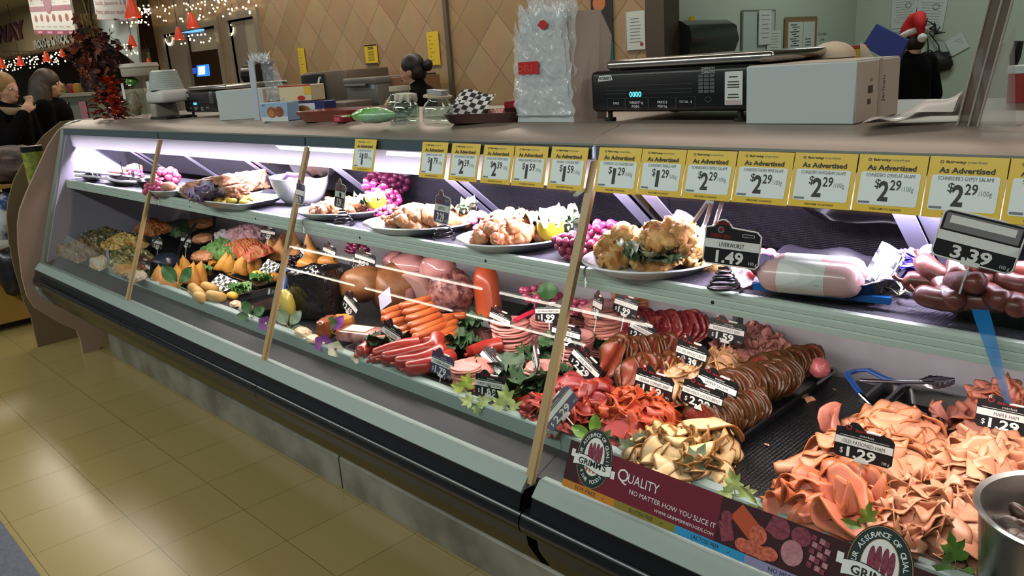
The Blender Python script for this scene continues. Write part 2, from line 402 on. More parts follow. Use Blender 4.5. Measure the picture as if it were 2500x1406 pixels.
def ribbed(name, col, sc):
    m = bpy.data.materials.new(name); m.use_nodes = True; nt = m.node_tree; N = nt.nodes.new; L = nt.links.new
    b = nt.nodes['Principled BSDF']; b.inputs['Base Color'].default_value = col; b.inputs['Roughness'].default_value = .38
    tc = N('ShaderNodeTexCoord'); wv = N('ShaderNodeTexWave'); wv.bands_direction = 'Y'; wv.inputs['Scale'].default_value = sc; wv.inputs['Distortion'].default_value = .4
    w2 = N('ShaderNodeTexWave'); w2.bands_direction = 'X'; w2.inputs['Scale'].default_value = sc * .55
    ad = N('ShaderNodeMath'); ad.operation = 'MULTIPLY'
    L(tc.outputs['Object'], wv.inputs['Vector']); L(tc.outputs['Object'], w2.inputs['Vector']); L(wv.outputs['Fac'], ad.inputs[0]); L(w2.outputs['Fac'], ad.inputs[1])
    bp = N('ShaderNodeBump'); bp.inputs['Strength'].default_value = .7; bp.inputs['Distance'].default_value = .003
    L(ad.outputs[0], bp.inputs['Height']); L(bp.outputs['Normal'], b.inputs['Normal']); return m
RIB = ribbed('black_ribbed_mat', rgb(19, 18, 23), 60)
MATW = ribbed('shelf_mat', rgb(84, 80, 92), 75)
UPL = glow('led_tube_cool', (.90, .80, 1.0, 1), 340.)
LOL = glow('led_tube_warm', (1.0, .87, .82, 1), 50.)
def lens_mat():
    m = bpy.data.materials.new('milky_lamp_lens'); m.use_nodes = True; nt = m.node_tree; N = nt.nodes.new; L = nt.links.new
    nt.nodes.remove(nt.nodes['Principled BSDF']); o = nt.nodes['Material Output']
    d = N('ShaderNodeBsdfDiffuse'); t = N('ShaderNodeBsdfTranslucent'); x = N('ShaderNodeMixShader')
    d.inputs[0].default_value = rgb(142, 154, 150); t.inputs[0].default_value = rgb(214, 206, 214); x.inputs[0].default_value = .02
    L(d.outputs[0], x.inputs[1]); L(t.outputs[0], x.inputs[2]); L(x.outputs[0], o.inputs[0]); return m
LENS = lens_mat()
def door_y(z): return 1.70 + (1.02 - z) * 1.15

def case_module(x0, x1, joints, label, left_end):
    t = thing('refrigerated_display_case', label, 'display case', ((x0 + x1) / 2, 1.36, 0))
    P = lambda mb, n, m, **k: mb.build(n, m, t, True, **k)
    top = [(1.80, 1.335), (1.492, 1.335), (1.478, 1.329), (1.455, 1.326), (1.433, 1.321), (1.415, 1.3135), (1.403, 1.306), (1.394, 1.3), (1.398, 1.294), (1.42, 1.306), (1.47, 1.315), (1.80, 1.315)]
    mb = MB(); mb.xprof(top, x0 + .002, x1 - .002, 0, True); P(mb, 'canopy', LIP, ang=50)
    js = [x0] + joints + [x1]
    for a, b in zip(js[:-1], js[1:]):
        mb = MB(); mb.xprof([(1.398, 1.298), (1.404, 1.298), (1.404, 1.266), (1.3945, 1.266)], a + .006, b - .006)
        P(mb, 'fascia_strip', FASC)
        mb = MB(); z0, z1 = .572, 1.268
        mb.prism([(a + .003, glass_y(z0), z0), (b - .003, glass_y(z0), z0), (b - .003, glass_y(z1), z1), (a + .003, glass_y(z1), z1)], (0, .006, .0))
        P(mb, 'glass_pane', GLASS)
        mb = MB(); mb.xprof([(1.3935, 1.302), (1.399, 1.302), (1.399, 1.297), (1.3935, 1.297)], a + .004, b - .004); P(mb, 'bright_edge', ALU)
    for j in joints + ([x1] if left_end else []):
        mb = MB(); z0, z1 = .575, 1.262; hw = .0105
        mb.prism([(j - hw, glass_y(z0) - .004, z0), (j + hw, glass_y(z0) - .004, z0), (j + hw, glass_y(z1) - .004, z1), (j - hw, glass_y(z1) - .004, z1)], (0, .014, 0))
        P(mb, 'glass_seam', AMBER)
    # lamp housing under the canopy and its tube
    hp = [(1.408, 1.300), (1.413, 1.285), (1.417, 1.26), (1.4195, 1.23), (1.420, 1.208), (1.423, 1.197), (1.430, 1.192), (1.440, 1.191)]
    xa, xb = x0 + .045, x1 - .002
    mb = MB(); mb.surf(lambda u, v: (xa + (xb - xa) * u, hp[round(v * 7)][0], hp[round(v * 7)][1]), 1, 7); P(mb, 'light_housing', LENS, ang=0)
    mb = MB(); mb.xprof([(1.432, 1.216), (1.456, 1.216), (1.456, 1.206), (1.432, 1.206)], x0 + .06, x1 - .004); P(mb, 'light_tube', UPL)
    mb = MB(); mb.xprof([(1.43, 1.3155), (1.66, 1.3155), (1.66, 1.30), (1.43, 1.30)], x0 + .03, x1 - .01); P(mb, 'canopy_liner', LINER)
    # shelf with its front rail, mat and brackets
    mb = MB(); mb.box((x0 + (.05 if left_end else .001), 1.355, SHF - .02), (x1 - .001, 1.69, SHF)); P(mb, 'shelf', mat('shelf_steel', rgb(120, 118, 128), .4, .5))
    mb = MB(); mb.box((x0 + (.06 if left_end else .002), 1.362, SHF), (x1 - .002, 1.685, SHF + .004)); P(mb, 'shelf_liner', MATW)
    rp = [(1.352, 1.026), (1.347, 1.024), (1.345, 1.018), (1.345, 1.010), (1.348, 1.008), (1.345, 1.005), (1.345, .995), (1.348, .993), (1.345, .990), (1.345, .980), (1.350, .978), (1.358, .976), (1.358, 1.026)]
    for a, b in zip(js[:-1], js[1:]):
        mb = MB(); mb.xprof(rp, a + (.05 if a == x0 and left_end else .003), b - .003); P(mb, 'shelf_rail', RAIL)
        for k in range(2):
            xx = a + (b - a) * (.27 + .46 * k); s_ = MB(); s_.cyl((xx, 1.3445, 1.0), (xx, 1.349, 1.0), .004, n=10); P(s_, 'screw', BLACKM)
    for a in js[1:-1] if left_end else joints:
        mb = MB(); mb.prism([(a - .02, 1.36, 1.0), (a - .02, 1.70, 1.0), (a - .02, 1.95, .86), (a - .02, 1.95, .80), (a - .02, 1.66, .97), (a - .02, 1.36, .985)], (.012, 0, 0)); P(mb, 'shelf_bracket', FRAMEP)
    mb = MB(); mb.xprof([(1.372, .998), (1.402, .998), (1.402, .990), (1.372, .990)], x0 + (1.3 if left_end else .02), x1 - .005); P(mb, 'light_tube', LOL)
    # inside: deck, riser, rear liner, smoked sliding doors in a sloping frame
    mb = MB(); mb.xprof([(1.25, DECK - .02), (2.02, DECK - .02), (2.02, DECK), (1.25, DECK)], x0 + .03, x1 - .005); P(mb, 'deck', LINER)
    mb = MB(); mb.xprof([(1.262, DECK), (1.98, DECK), (1.98, DECK + .006), (1.262, DECK + .006)], x0 + (.05 if left_end else .002), x1 - .001); P(mb, 'deck_mat', RIB)
    mb = MB(); mb.xprof([(1.236, .611), (1.236, .650), (1.239, .654), (1.264, .654), (1.268, .650), (1.268, .611)], x0 + (.03 if left_end else .001), x1 - .001); P(mb, 'front_riser', RISER)
    mb = MB(); mb.xprof([(1.150, .575), (1.150, .580), (1.236, .611), (1.236, .600), (1.16, .572)], x0 + (.03 if left_end else .001), x1 - .001); P(mb, 'glass_channel', mat('channel_dark_reflection', rgb(20, 24, 28), .6))  # near-black colour stands in for the dark reflected band below the riser
    mb = MB(); mb.xprof([(2.0, DECK), (2.02, DECK), (2.02, .80), (2.0, .79)], x0 + .03, x1 - .005); P(mb, 'rear_liner', LINER)
    zt, zb = 1.20, .795
    n = max(2, round((x1 - x0) / .62)); w_ = (x1 - x0 - .06) / n
    for k in range(n):
        a = x0 + .03 + k * w_; off = .012 * (k % 2)
        mb = MB(); mb.prism([(a, door_y(zb) + off, zb), (a + w_, door_y(zb) + off, zb), (a + w_, door_y(zt) + off, zt), (a, door_y(zt) + off, zt)], (0, .006, .005))
        d = P(mb, 'sliding_door', SMOKE)
        for e in (a + .02, a + w_ - .02):
            f = MB(); f.prism([(e - .02, door_y(zb) + off - .004, zb), (e + .02, door_y(zb) + off - .004, zb), (e + .02, door_y(zt) + off - .004, zt), (e - .02, door_y(zt) + off - .004, zt)], (0, .016, .01))
            o = f.build('door_stile', FRAMEP); o.parent = d; o.matrix_parent_inverse = t.matrix_basis.inverted()
            o.matrix_parent_inverse = Matrix.Identity(4)
    mb = MB(); mb.xprof([(1.49, 1.315), (1.80, 1.315), (1.80, 1.29), (1.50, 1.20), (1.49, 1.20)], x0 + .03, x1 - .005); P(mb, 'door_header', CASEG)
    mb = MB(); mb.xprof([(2.03, .05), (2.2, .05), (2.2, .78), (2.03, .80)], x0 + .03, x1 - .005); P(mb, 'rear_body', CASEG)
    mb = MB(); mb.xprof([(1.801, 1.335), (2.12, 1.335), (2.12, 1.30), (1.801, 1.30)], x0 + .002, x1 - .002); P(mb, 'work_top', BRUSHED)
    # front below the glass
    mb = MB(); mb.xprof([(1.128, .592), (1.15, .592), (1.15, .555), (1.105, .555), (1.100, .562)], x0 + .03, x1 - .004); P(mb, 'sill_strip', SILL)
    body = [(1.11, .562), (1.105, .548), (1.100, .52), (1.112, .42), (1.15, .353), (1.36, .16), (1.45, .16), (1.45, .55), (1.2, .56)]
    mb = MB(); mb.xprof(body, x0 + .03, x1 - .004); P(mb, 'lower_panel', LOWP)
    mb = MB(); mb.xprof([(1.104, .557), (1.098, .545), (1.092, .520), (1.100, .520), (1.112, .557)], x0 + .03, x1 - .004); P(mb, 'black_panel', BUMP)  # plain black panel between the sill strip and the bumper
    for a, b in zip(js[:-1], js[1:]):
        mb = MB(); pr = [(1.083 + .026 * (1 - cos(q)) , .487 + .032 * sin(q)) for q in [radians(d) for d in range(-90, 91, 15)]]
        mb.xprof(pr + [(1.12, .519), (1.12, .455)], a + .002, b - .002, 0, True); P(mb, 'bumper', BUMP, ang=60)
    mb = MB(); mb.xprof([(1.086, .500), (1.0845, .497), (1.0845, .494), (1.088, .494)], x0 + .03, x1 - .004); P(mb, 'bumper_insert', mat('bumper_insert', rgb(92, 110, 118), .25, .6))
    return t
CASE1 = case_module(XL, XJ, [-3.65, -2.41], 'long glass-fronted deli service case left of the black canopy seam', True)
CASE2 = case_module(XJ, XR, [.07], 'deli service case module on the right with the maroon banner on its glass', False)
def kick(t, x0, x1):
    mb = MB(); mb.xprof([(1.363, 0.002), (1.363, .128), (1.372, .140), (1.40, .140), (1.40, .002)], x0, x1); mb.build('kickplate', KICK, t, True)
kick(CASE1, -4.85, -2.425); kick(CASE1, -2.415, XJ - .003); kick(CASE2, XJ, XR - .01)
# left end: frame band, white inner wall, rounded beige end panel with a foot
def endpoly(px, x): return [(on_x(p, x).y, on_x(p, x).z) for p in px]
fr = [(1.80, 1.338), (1.50, 1.338), (1.455, 1.332), (1.42, 1.318), (1.396, 1.294), (1.388, 1.262), (1.145, .575), (1.098, .48), (1.095, .44), (1.108, .40), (1.15, .350), (1.30, .262), (1.80, .25)]
mb = MB(); cen = (1.7, .8)
inn = [(y + (cen[0] - y) * k, z + (cen[1] - z) * k) for (y, z) in fr for k in ([.035])]
n = len(fr)
for a in range(n - 1):
    q = [(fr[a][0], fr[a][1]), (fr[a + 1][0], fr[a + 1][1]), (inn[a + 1][0] + .012, inn[a + 1][1]), (inn[a][0] + .012, inn[a][1])]
    mb.xprof(q, XL - .03, XL + .03)
mb.build('end_frame', CASEG, CASE1, True)
mb = MB(); mb.xprof([(1.79, 1.31), (1.44, 1.31), (1.40, 1.262), (1.17, .60), (1.17, .57), (2.0, .57), (2.0, .82)], XL + .03, XL + .045); mb.build('end_wall', mat('end_wall_white', rgb(186, 180, 200), .45), CASE1, True)
opx = [(143, 316), (118, 352), (90, 412), (64, 470), (48, 512), (43, 545), (44, 600), (54, 680), (66, 724), (84, 752), (120, 774), (152, 792), (186, 806), (196, 830), (203, 868), (240, 860), (249, 822), (262, 806)]
op = endpoly(opx, XL - .04) + [(1.60, .26), (1.80, .26), (1.80, 1.33), (1.46, 1.33)]
mb = MB(); mb.xprof(op, XL - .055, XL - .03); mb.build('end_panel', mat('beige_laminate', rgb(156, 128, 112), .5), CASE1, True)
# rough-cut merchandiser behind the end panel
rk = thing('end_rack', 'tan curved-sided merchandiser rack against the left end of the deli case', 'shelf rack', (XL - .25, 1.6, 0))
opx2 = [(150, 296), (108, 330), (68, 378), (34, 440), (20, 490), (17, 530), (22, 590), (34, 650), (60, 740), (75, 770)]
op2 = endpoly(opx2, XL - .42); op2 = op2 + [(op2[-1][0], 0), (2.0, 0), (2.0, op2[0][1])]
mb = MB(); mb.xprof(op2, XL - .44, XL - .42); mb.build('side_panel', mat('tan_laminate', rgb(112, 92, 66), .55), rk, True)
for z in (.25, .62, .98):
    mb = MB(); mb.box((XL - .42, 1.36, z - .02), (XL - .06, 1.98, z)); mb.build('shelf', mat('tan_laminate', rgb(112, 92, 66), .55), rk, True)
# ================================================================== price cards, price tags and the banner on the glass
YEL = mat('card_yellow', rgb(236, 196, 46), .3, coat=.4)
CWHITE = mat('card_white', rgb(232, 240, 238), .35, coat=.4)
INK = mat('ink_black', rgb(24, 24, 24), .5)
GREYI = mat('ink_grey', rgb(110, 118, 122), .5)
BROWNI = mat('ink_brown', rgb(86, 62, 20), .5)
def frame_mat(o, u, v):
    u = Vector(u).normalized(); v = Vector(v).normalized(); n = u.cross(v)
    M = Matrix((u, v, n)).transposed().to_4x4(); M.translation = Vector(o); return M
CY0, CZ0, CS = 1.3905, 1.297, .285
def on_card(p):
    d = ray(*p); return EYE + d * ((CY0 + (HC - CZ0) * CS) / (d.y - CS * d.z))
def yellow_card(tl, tr, br, bl, name, dollars, cents, label):
    P = [on_card(p) for p in (tl, tr, br, bl)]
    x0 = (P[0].x + P[3].x) / 2; x1 = (P[1].x + P[2].x) / 2; z0 = (P[2].z + P[3].z) / 2; z1 = (P[0].z + P[1].z) / 2
    k = sqrt(1 + CS * CS); w_, h = x1 - x0, (z1 - z0) * k
    mb = MB(); c = .0006
    mb.rbox((-w_ / 2 + .0005, 0, 0), (w_ / 2 - .0005, h, .0012), .0004, 1, 0)
    mb.rect(-w_ * .43, h * .125, w_ * .43, h * .70, .0012 + c, 1, .004)
    mb.text('As Advertised', 0, h * .735, h * .088, 2, w=w_ * .70, z=.002, bold=.025)
    mb.text('fairway', -w_ * .02, h * .895, h * .042, 2, w=w_ * .26, align='R', z=.002, bold=.02); mb.text('market', 0, h * .895, h * .042, 3, w=w_ * .24, align='L', z=.002)
    mb.ring(-w_ * .33, h * .912, h * .028, h * .026, h * .009, .002, 2, 14)
    mb.text(name, 0, h * .615, h * .062, 2, w=w_ * (.62 if len(name) < 22 else .70), z=.002)
    mb.text('$', -w_ * .16, h * .43, h * .15, 2, w=w_ * .085, z=.002, bold=.01); mb.text(dollars, -w_ * .06, h * .21, h * .33, 2, w=w_ * (.15 if dollars != '1' else .075), z=.002, bold=.035)
    mb.text(cents, w_ * .10, h * .40, h * .17, 2, w=w_ * .16, z=.002, bold=.02); mb.text('/100g', w_ * .275, h * .385, h * .085, 3, w=w_ * .17, z=.002)
    mb.rect(-w_ * .41, h * .145, -w_ * .24, h * .185, .002, 3)
    mb.text('WELCOME TO SAVINGS!', 0, h * .045, h * .036, 4, w=w_ * .46, z=.002, bold=.01)
    o = mb.build('price_card', [YEL, CWHITE, INK, GREYI, BROWNI])
    o.matrix_world = frame_mat(((x0 + x1) / 2, CY0 + (z0 - CZ0) * CS, z0), (1, 0, 0), (0, CS, 1))
    return tag(o, label, 'price card', 'yellow price cards along the canopy')
cards = [
 ((867, 339), (921, 341), (912, 419), (860, 417), 'SUMMER SAUSAGE', '1', '00', 'yellow $1.00 price card hanging alone under the canopy above the red grapes'),
 ((1033, 346), (1095, 348), (1086, 438), (1022, 432), "GRIMM'S CLASSIC HAM", '1', '79', 'yellow $1.79 classic ham price card under the canopy'),
 ((1105, 349), (1175, 352), (1164, 445), (1094, 440), 'LILYDALE SMOKED TURKEY BREAST', '2', '39', 'yellow $2.39 smoked turkey breast price card next to the classic ham card'),
 ((1183, 353), (1257, 356), (1246, 452), (1172, 446), 'LILYDALE ROAST TURKEY BREAST', '2', '39', 'yellow $2.39 roast turkey breast price card under the canopy'),
 ((1259, 356), (1340, 358), (1329, 460), (1247, 452), 'VIENNA SEASONED ROAST BEEF', '1', '59', 'yellow $1.59 seasoned roast beef price card under the canopy'),
 ((1347, 358), (1438, 360), (1425, 467), (1336, 461), 'VIENNA CORNED BEEF', '1', '59', 'yellow $1.59 corned beef price card beside the canopy seam'),
 ((1463, 360), (1568, 362), (1555, 476), (1451, 468), "SCHNEIDER'S OLD FASHIONED HAM", '1', '29', 'yellow $1.29 old fashioned ham price card right of the canopy seam'),
 ((1569, 362), (1680, 367), (1660, 483), (1555, 475), "SCHNEIDER'S MAPLE HAM", '1', '29', 'yellow $1.29 maple ham price card under the canopy'),
 ((1681, 366), (1804, 370), (1782, 493), (1660, 483), "SCHNEIDER'S PEPPER SALAMI", '2', '29', 'yellow $2.29 pepper salami price card above the liverwurst tag'),
 ((1805, 369), (1943, 373), (1921, 502), (1783, 494), 'SCHNEIDERS ITALIAN WINE SALAMI', '2', '29', 'yellow $2.29 wine salami price card under the canopy'),
 ((1944, 373), (2099, 376), (2075, 513), (1921, 503), "SCHNEIDER'S HUNGARIAN SALAMI", '2', '29', 'yellow $2.29 Hungarian salami price card under the canopy'),
 ((2100, 377), (2272, 381), (2245, 527), (2077, 513), "SCHNEIDER'S CERVELAT SALAMI", '2', '29', 'yellow $2.29 cervelat salami price card under the canopy'),
 ((2273, 381), (2470, 387), (2438, 543), (2246, 528), "SCHNEIDER'S GYPSY SALAMI", '2', '29', 'large yellow $2.29 price card, last whole one at the right end'),
 ((2471, 387), (2690, 393), (2652, 562), (2439, 545), "SCHNEIDER'S SALAMI", '2', '29', 'yellow price card cut off by the right edge of the photo')]
for c in cards: yellow_card(*c)

# ---- small black plug-in price tags
TBLK = mat('tag_black', rgb(16, 15, 17), .35, coat=.3)
TWHT = mat('tag_white', rgb(228, 226, 222), .45)
TRED = mat('tag_red', rgb(150, 24, 26), .45)
TGRY = mat('tag_grey', rgb(120, 118, 120), .5)
def tag_outline(w_, h):
    P = [(w_ / 2 - .006, 0), (w_ / 2, .006), (w_ / 2, h * .80 - .008), (w_ / 2 - .008, h * .80)]
    P = [(-w_ / 2 + .006, 0)] + P
    for i in range(9):
        q = i / 8; P.append((-w_ * .02 - w_ * .34 * q, h * (.80 + .20 * sin(pi * (.06 + .88 * q) ))))
    P += [(-w_ / 2, h * .80), (-w_ / 2, .006)]
    return P
PIN = mat('pin_white', rgb(220, 220, 218), .4)
def price_tag(px, z, name, price, label, w_=.105, h=.068, yaw=2, tilt=14, roll=0, style='m', stem=.05, dollar=True, pale=False, loc=None, size=1.):
    """px = picture position of the tag's centre, z = its real height"""
    c = loc if loc is not None else on_z(px, z)
    w_ *= size; h *= size
    mb = MB(); ol = tag_outline(w_, h)
    if style == 'r': ol = rrect(-w_ / 2, 0, w_ / 2, h, .009)
    n = len(ol)
    mb.add([(x, y, 0) for x, y in ol] + [(x, y, .002) for x, y in ol], [tuple(reversed(range(n))), tuple(range(n, 2 * n))] + [(i, (i + 1) % n, n + (i + 1) % n, n + i) for i in range(n)], 0)
    e = .0028
    if style in ('w', 'r'):
        for i in range(n):
            a, b = ol[i], ol[(i + 1) % n]; mb.cyl((a[0], a[1], .001), (b[0], b[1], .001), .0016, n=5, m=1)
    mb.rect(-w_ / 2 + .001, h * .36, w_ / 2 - .001, h * .56, e, 1)
    if name: mb.text(name, 0, h * .405, h * .10, 2, w=min(w_ * .9, w_ * .045 * max(len(name), 6)), z=e + .0005)
    if dollar: mb.text('$', -w_ * .36, h * .11, h * .15, 1, z=e)
    mb.text(price, -w_ * .02, h * .055, h * .255, 1, w=w_ * .50, z=e, bold=.03)
    mb.text('100 g', w_ * .40, h * .07, h * .07, 1, z=e, asp=.9)
    if style == 'm':
        mb.ring(-w_ * .28, h * .84, h * .085, h * .075, h * .03, e, 3, 16); 
        for k in range(5): q = radians(90 + 72 * k); mb.poly([(-w_ * .30 + h * .07 * cos(q), h * .93 + h * .06 * sin(q), e), (-w_ * .30 + h * .02 * cos(q + .7), h * .93 + h * .02 * sin(q + .7), e), (-w_ * .30 + h * .02 * cos(q - .7), h * .93 + h * .02 * sin(q - .7), e)], 1)
        mb.text('fairway', w_ * .00, h * .76, h * .07, 3, w=w_ * .34, z=e, bold=.02); mb.text('market', w_ * .04, h * .655, h * .06, 1, w=w_ * .24, z=e)
        mb.rect(-w_ * .42, h * .60, w_ * .42, h * .612, e, 1)
        mb.rbox((w_ * .02, h * .79, -.001), (w_ * .26, h * .85, .004), .001, 1, 1)
    elif style == 'w':
        mb.text('FAIRWAY', -w_ * .22, h * .88, h * .08, 3, w=w_ * .32, z=e, bold=.02); mb.text('FRESH DELI', -w_ * .22, h * .60, h * .08, 3, w=w_ * .36, z=e, bold=.02)
        mb.ring(-w_ * .22, h * .775, h * .075, h * .075, h * .03, e, 4, 18); mb.rect(-w_ * .23, h * .76, -w_ * .17, h * .82, e + .0003, 3)
        mb.ring(w_ * .28, h * .70, w_ * .15, h * .045, h * .012, e, 1, 4, pi / 4, pi / 4 + 2 * pi)
    else:
        mb.rect(-w_ * .46, h * .60, w_ * .46, h * .94, e, 4); mb.rect(-w_ * .40, h * .74, w_ * .40, h * .90, e + .0004, 1)
    mats_ = [TBLK if not pale else mat('tag_lilac_lit', rgb(74, 66, 96), .4), TWHT, INK, TRED, TGRY]  # lilac lamp light painted into the black tag's colour
    R = Matrix.Rotation(radians(yaw), 4, 'Z') @ Matrix.Rotation(radians(90 - tilt), 4, 'X') @ Matrix.Rotation(radians(-roll), 4, 'Z')
    M = Matrix.Translation(c) @ R @ Matrix.Translation((0, -h / 2, 0))
    o = mb.build('price_tag', mats_); o.matrix_world = M
    if stem:
        s_ = MB(); s_.cyl((0, -stem, -.001), (0, .012, -.001), .0018, n=6); s_.rbox((-w_ * .12, -.004, -.003), (w_ * .12, .004, .003), .001, 1)
        q = s_.build('pin', PIN); q.parent = o
    return tag(o, label, 'price tag', 'plug-in price tags in the deli case')
T = price_tag
T((2110, 1082), .775, 'OLD FASIONED HAM', '1.29', 'black old fashioned ham $1.29 tag standing in the ham pile')
T((2458, 1012), .765, 'MAPLE HAM', '1.29', 'black maple ham $1.29 tag at the right edge of the photo')
T((1775, 803), .765, 'VIENNA ROAST BEEF', '1.59', 'black Vienna roast beef $1.59 tag at the back of the big tray', roll=2)
T((1689, 860), .745, 'FAT FREE SMOKED TURKEY', '2.39', 'black smoked turkey breast $2.39 tag standing over the peach slices', w_=.09, h=.08, roll=6)
T((1752, 938), .735, 'PEPPER SALAMI', '2.29', 'black pepper salami tag half hidden behind the chicken breast tag', roll=9)
T((1716, 962), .735, 'OVEN ROAST CHICKEN BREAST', '2.29', 'black oven roast chicken breast $2.29 tag', roll=6)
T((1598, 932), .745, 'VIENNA CORNED BEEF', '1.59', 'black corned beef $1.59 tag over the orange-red slices', roll=4)
T((1570, 805), .735, 'HUNGARIAN SALAMI', '2.29', 'small black Hungarian salami $2.29 tag on the dark red salami', roll=14, w_=.09)
T((1432, 886), .735, 'WINE SALAMI', '2.29', 'black wine salami $2.29 tag leaning clockwise just right of the glass seam', roll=28)
T((1362, 992), .715, '', '2.29', 'lilac-lit purple $2.29 tag lying sideways on the red salami behind the glass seam', roll=-62, pale=True, tilt=30)
T((1340, 757), .775, 'BAVARIAN MEATLOAF', '1.99', 'black Bavarian meatloaf $1.99 tag in front of the pink handled knife', roll=-9)
T((1383, 811), .745, 'BEER SAUSAGE', '1.79', 'black beer sausage $1.79 tag crossing the glass seam', roll=2)
T((1222, 776), .755, 'POLISH BOLOGNA', '1.39', 'black $1.39 bologna tag over the left bologna stack', roll=9, w_=.09)
T((1197, 936), .700, 'TURKEY BEER SAUSAGE', '1.89', 'black turkey beer sausage $1.89 tag near the front rail', roll=-5)
T((1081, 885), .705, 'LYONER SAUSAGE', '1.79', 'purple lyoner sausage tag beside the big red sausages', roll=5, pale=True, w_=.092, h=.075)
T((1200, 884), .70, '', '1.99', 'black $1.99 tag lying almost flat on a pink sausage end', roll=24, tilt=38)
T((1310, 868), .735, '', '1.59', 'black tag seen nearly edge-on above a round pink slice', yaw=-38, roll=12)
T((957, 814), .715, 'TURKEY WEINERS', '2.99', 'black $2.99 tag with a red corner in front of the orange wieners', roll=12, w_=.095, h=.085)
T((858, 741), .735, '', '2.69', 'pale $2.69 tag hanging tilted over the smoked meats', roll=26, w_=.09, h=.075)
T((1530, 741), .80, '', '1.99', 'black $1.99 tag on top of the tall square stack by the rear wall', roll=7, w_=.085)
T((1461, 742), .79, '', '3.99', 'narrow black $3.99 tag on a white pin over the round bologna stack', roll=-4, yaw=-30, w_=.075, h=.08)
T((892, 630), .81, '', '2.29', 'black $2.29 tag behind the tan hams', roll=5, w_=.13)
T((805, 612), .80, '', '1.59', 'small black $1.59 tag behind the tan rolls', roll=8, w_=.09)
T((745, 618), .77, '', '1.59', 'small black $1.59 tag in front of a tan roll', roll=24, w_=.07)
T((872, 640), .745, '', '2.39', 'small tilted black $2.39 tag at the end of a tan roll', roll=30, w_=.07)
T((350, 647), .70, '', '1.57', 'black $1.57 tag among the salads near the left glass seam', w_=.16, h=.085)
T((385, 590), .74, '', '1.69', 'small dark tag on the salads behind the left glass seam', w_=.12, h=.07)
T((455, 585), .76, '', '1.39', 'small dark tag standing among the schnitzel trays', w_=.11, h=.07)
T((655, 566), .80, '', '1.99', 'small dark $1.99 tag at the back behind the top samosas', w_=.13, h=.06)

# ---- maroon banner stuck to the outside of the glass
BM = [mat('banner_maroon', rgb(108, 20, 40), .35, coat=.3), mat('banner_dark', rgb(54, 16, 24), .35, coat=.3), mat('banner_orange', rgb(192, 122, 34), .4),
      mat('banner_olive', rgb(128, 116, 40), .4), mat('banner_blue', rgb(40, 140, 190), .4), mat('banner_lilac', rgb(134, 132, 166), .4), WHITE, INK,
      mat('banner_green', rgb(26, 48, 44), .4), mat('print_gold', rgb(170, 140, 96), .4), mat('print_salami', rgb(168, 62, 44), .45, noise_s=160, noise_c=rgb(206, 110, 84)),
      mat('print_casing', rgb(182, 76, 42), .4), mat('print_plum', rgb(112, 40, 58), .4, noise_s=140, noise_c=rgb(140, 66, 80)), mat('print_pink', rgb(166, 108, 116), .4, noise_s=160, noise_c=rgb(186, 132, 138))]
def bxs(p): q = on_glass(p, -.004); return q.x, (q.z - .60) * SL
def logo(mb, cx, cs, k):
    z = .0012
    mb.disc(cx, cs, .047 * k, .064 * k, z, 7, 40); mb.ring(cx, cs, .0455 * k, .0625 * k, .0012, z + .0003, 9)
    mb.disc(cx, cs, .043 * k, .060 * k, z + .0006, 8, 40)
    mb.disc(cx, cs + .004 * k, .027 * k, .041 * k, z + .0009, 9, 32); mb.disc(cx, cs + .004 * k, .026 * k, .040 * k, z + .0011, 6, 32)
    for i, dx in enumerate((-.013, -.004, .006, .015)):
        mb.disc(cx + dx * k, cs + .012 * k, .005 * k, (.024 - .003 * abs(i - 1.5)) * k, z + .0014, 12, 14)
        mb.disc(cx + dx * k, cs - .024 * k, .003 * k, .007 * k, z + .0014, 10, 10)
    def arc(t, r0x, r0y, a0, a1, h):
        n_ = len(t)
        for i, ch in enumerate(t):
            if ch == ' ': continue
            q = radians(a0 + (a1 - a0) * i / (n_ - 1)); x, y = cx + r0x * cos(q), cs + r0y * sin(q)
            mb.text(ch, x, y, h, 6, z=z + .0014, rot=(q - pi / 2) if a1 < a0 else (q + pi / 2), bold=.015)
    arc('YOUR ASSURANCE OF QUALITY', .0325 * k, .0475 * k, 192, -12, .0075 * k)
    arc('FINE FOODS', .037 * k, .0525 * k, 222, 318, .0075 * k)
    rb = []; n_ = 16
    for i in range(n_ + 1):
        u = i / n_; x = cx + (u - .5) * .100 * k; y = cs - .013 * k + .004 * k * sin(2 * pi * u) ; rb.append((x, y))
    mb.add([(x, y + .012 * k, z + .002) for x, y in rb] + [(x, y - .012 * k, z + .002) for x, y in rb], [(n_ + 1 + i, n_ + 2 + i, i + 1, i) for i in range(n_)], 7)
    mb.add([(x, y + .0105 * k, z + .0023) for x, y in rb] + [(x, y - .0105 * k, z + .0023) for x, y in rb], [(n_ + 1 + i, n_ + 2 + i, i + 1, i) for i in range(n_)], 6)
    for sg in (-1, 1): mb.rect(cx + sg * .055 * k - .005 * k, cs + (-.018 if sg > 0 else -.002) * k - .008 * k, cx + sg * .055 * k + .005 * k, cs + (-.018 if sg > 0 else -.002) * k + .008 * k, z + .001, 6)
    mb.text("GRIMM'S", cx, cs - .0175 * k, .013 * k, 7, w=.074 * k, z=z + .0028, bold=.02)
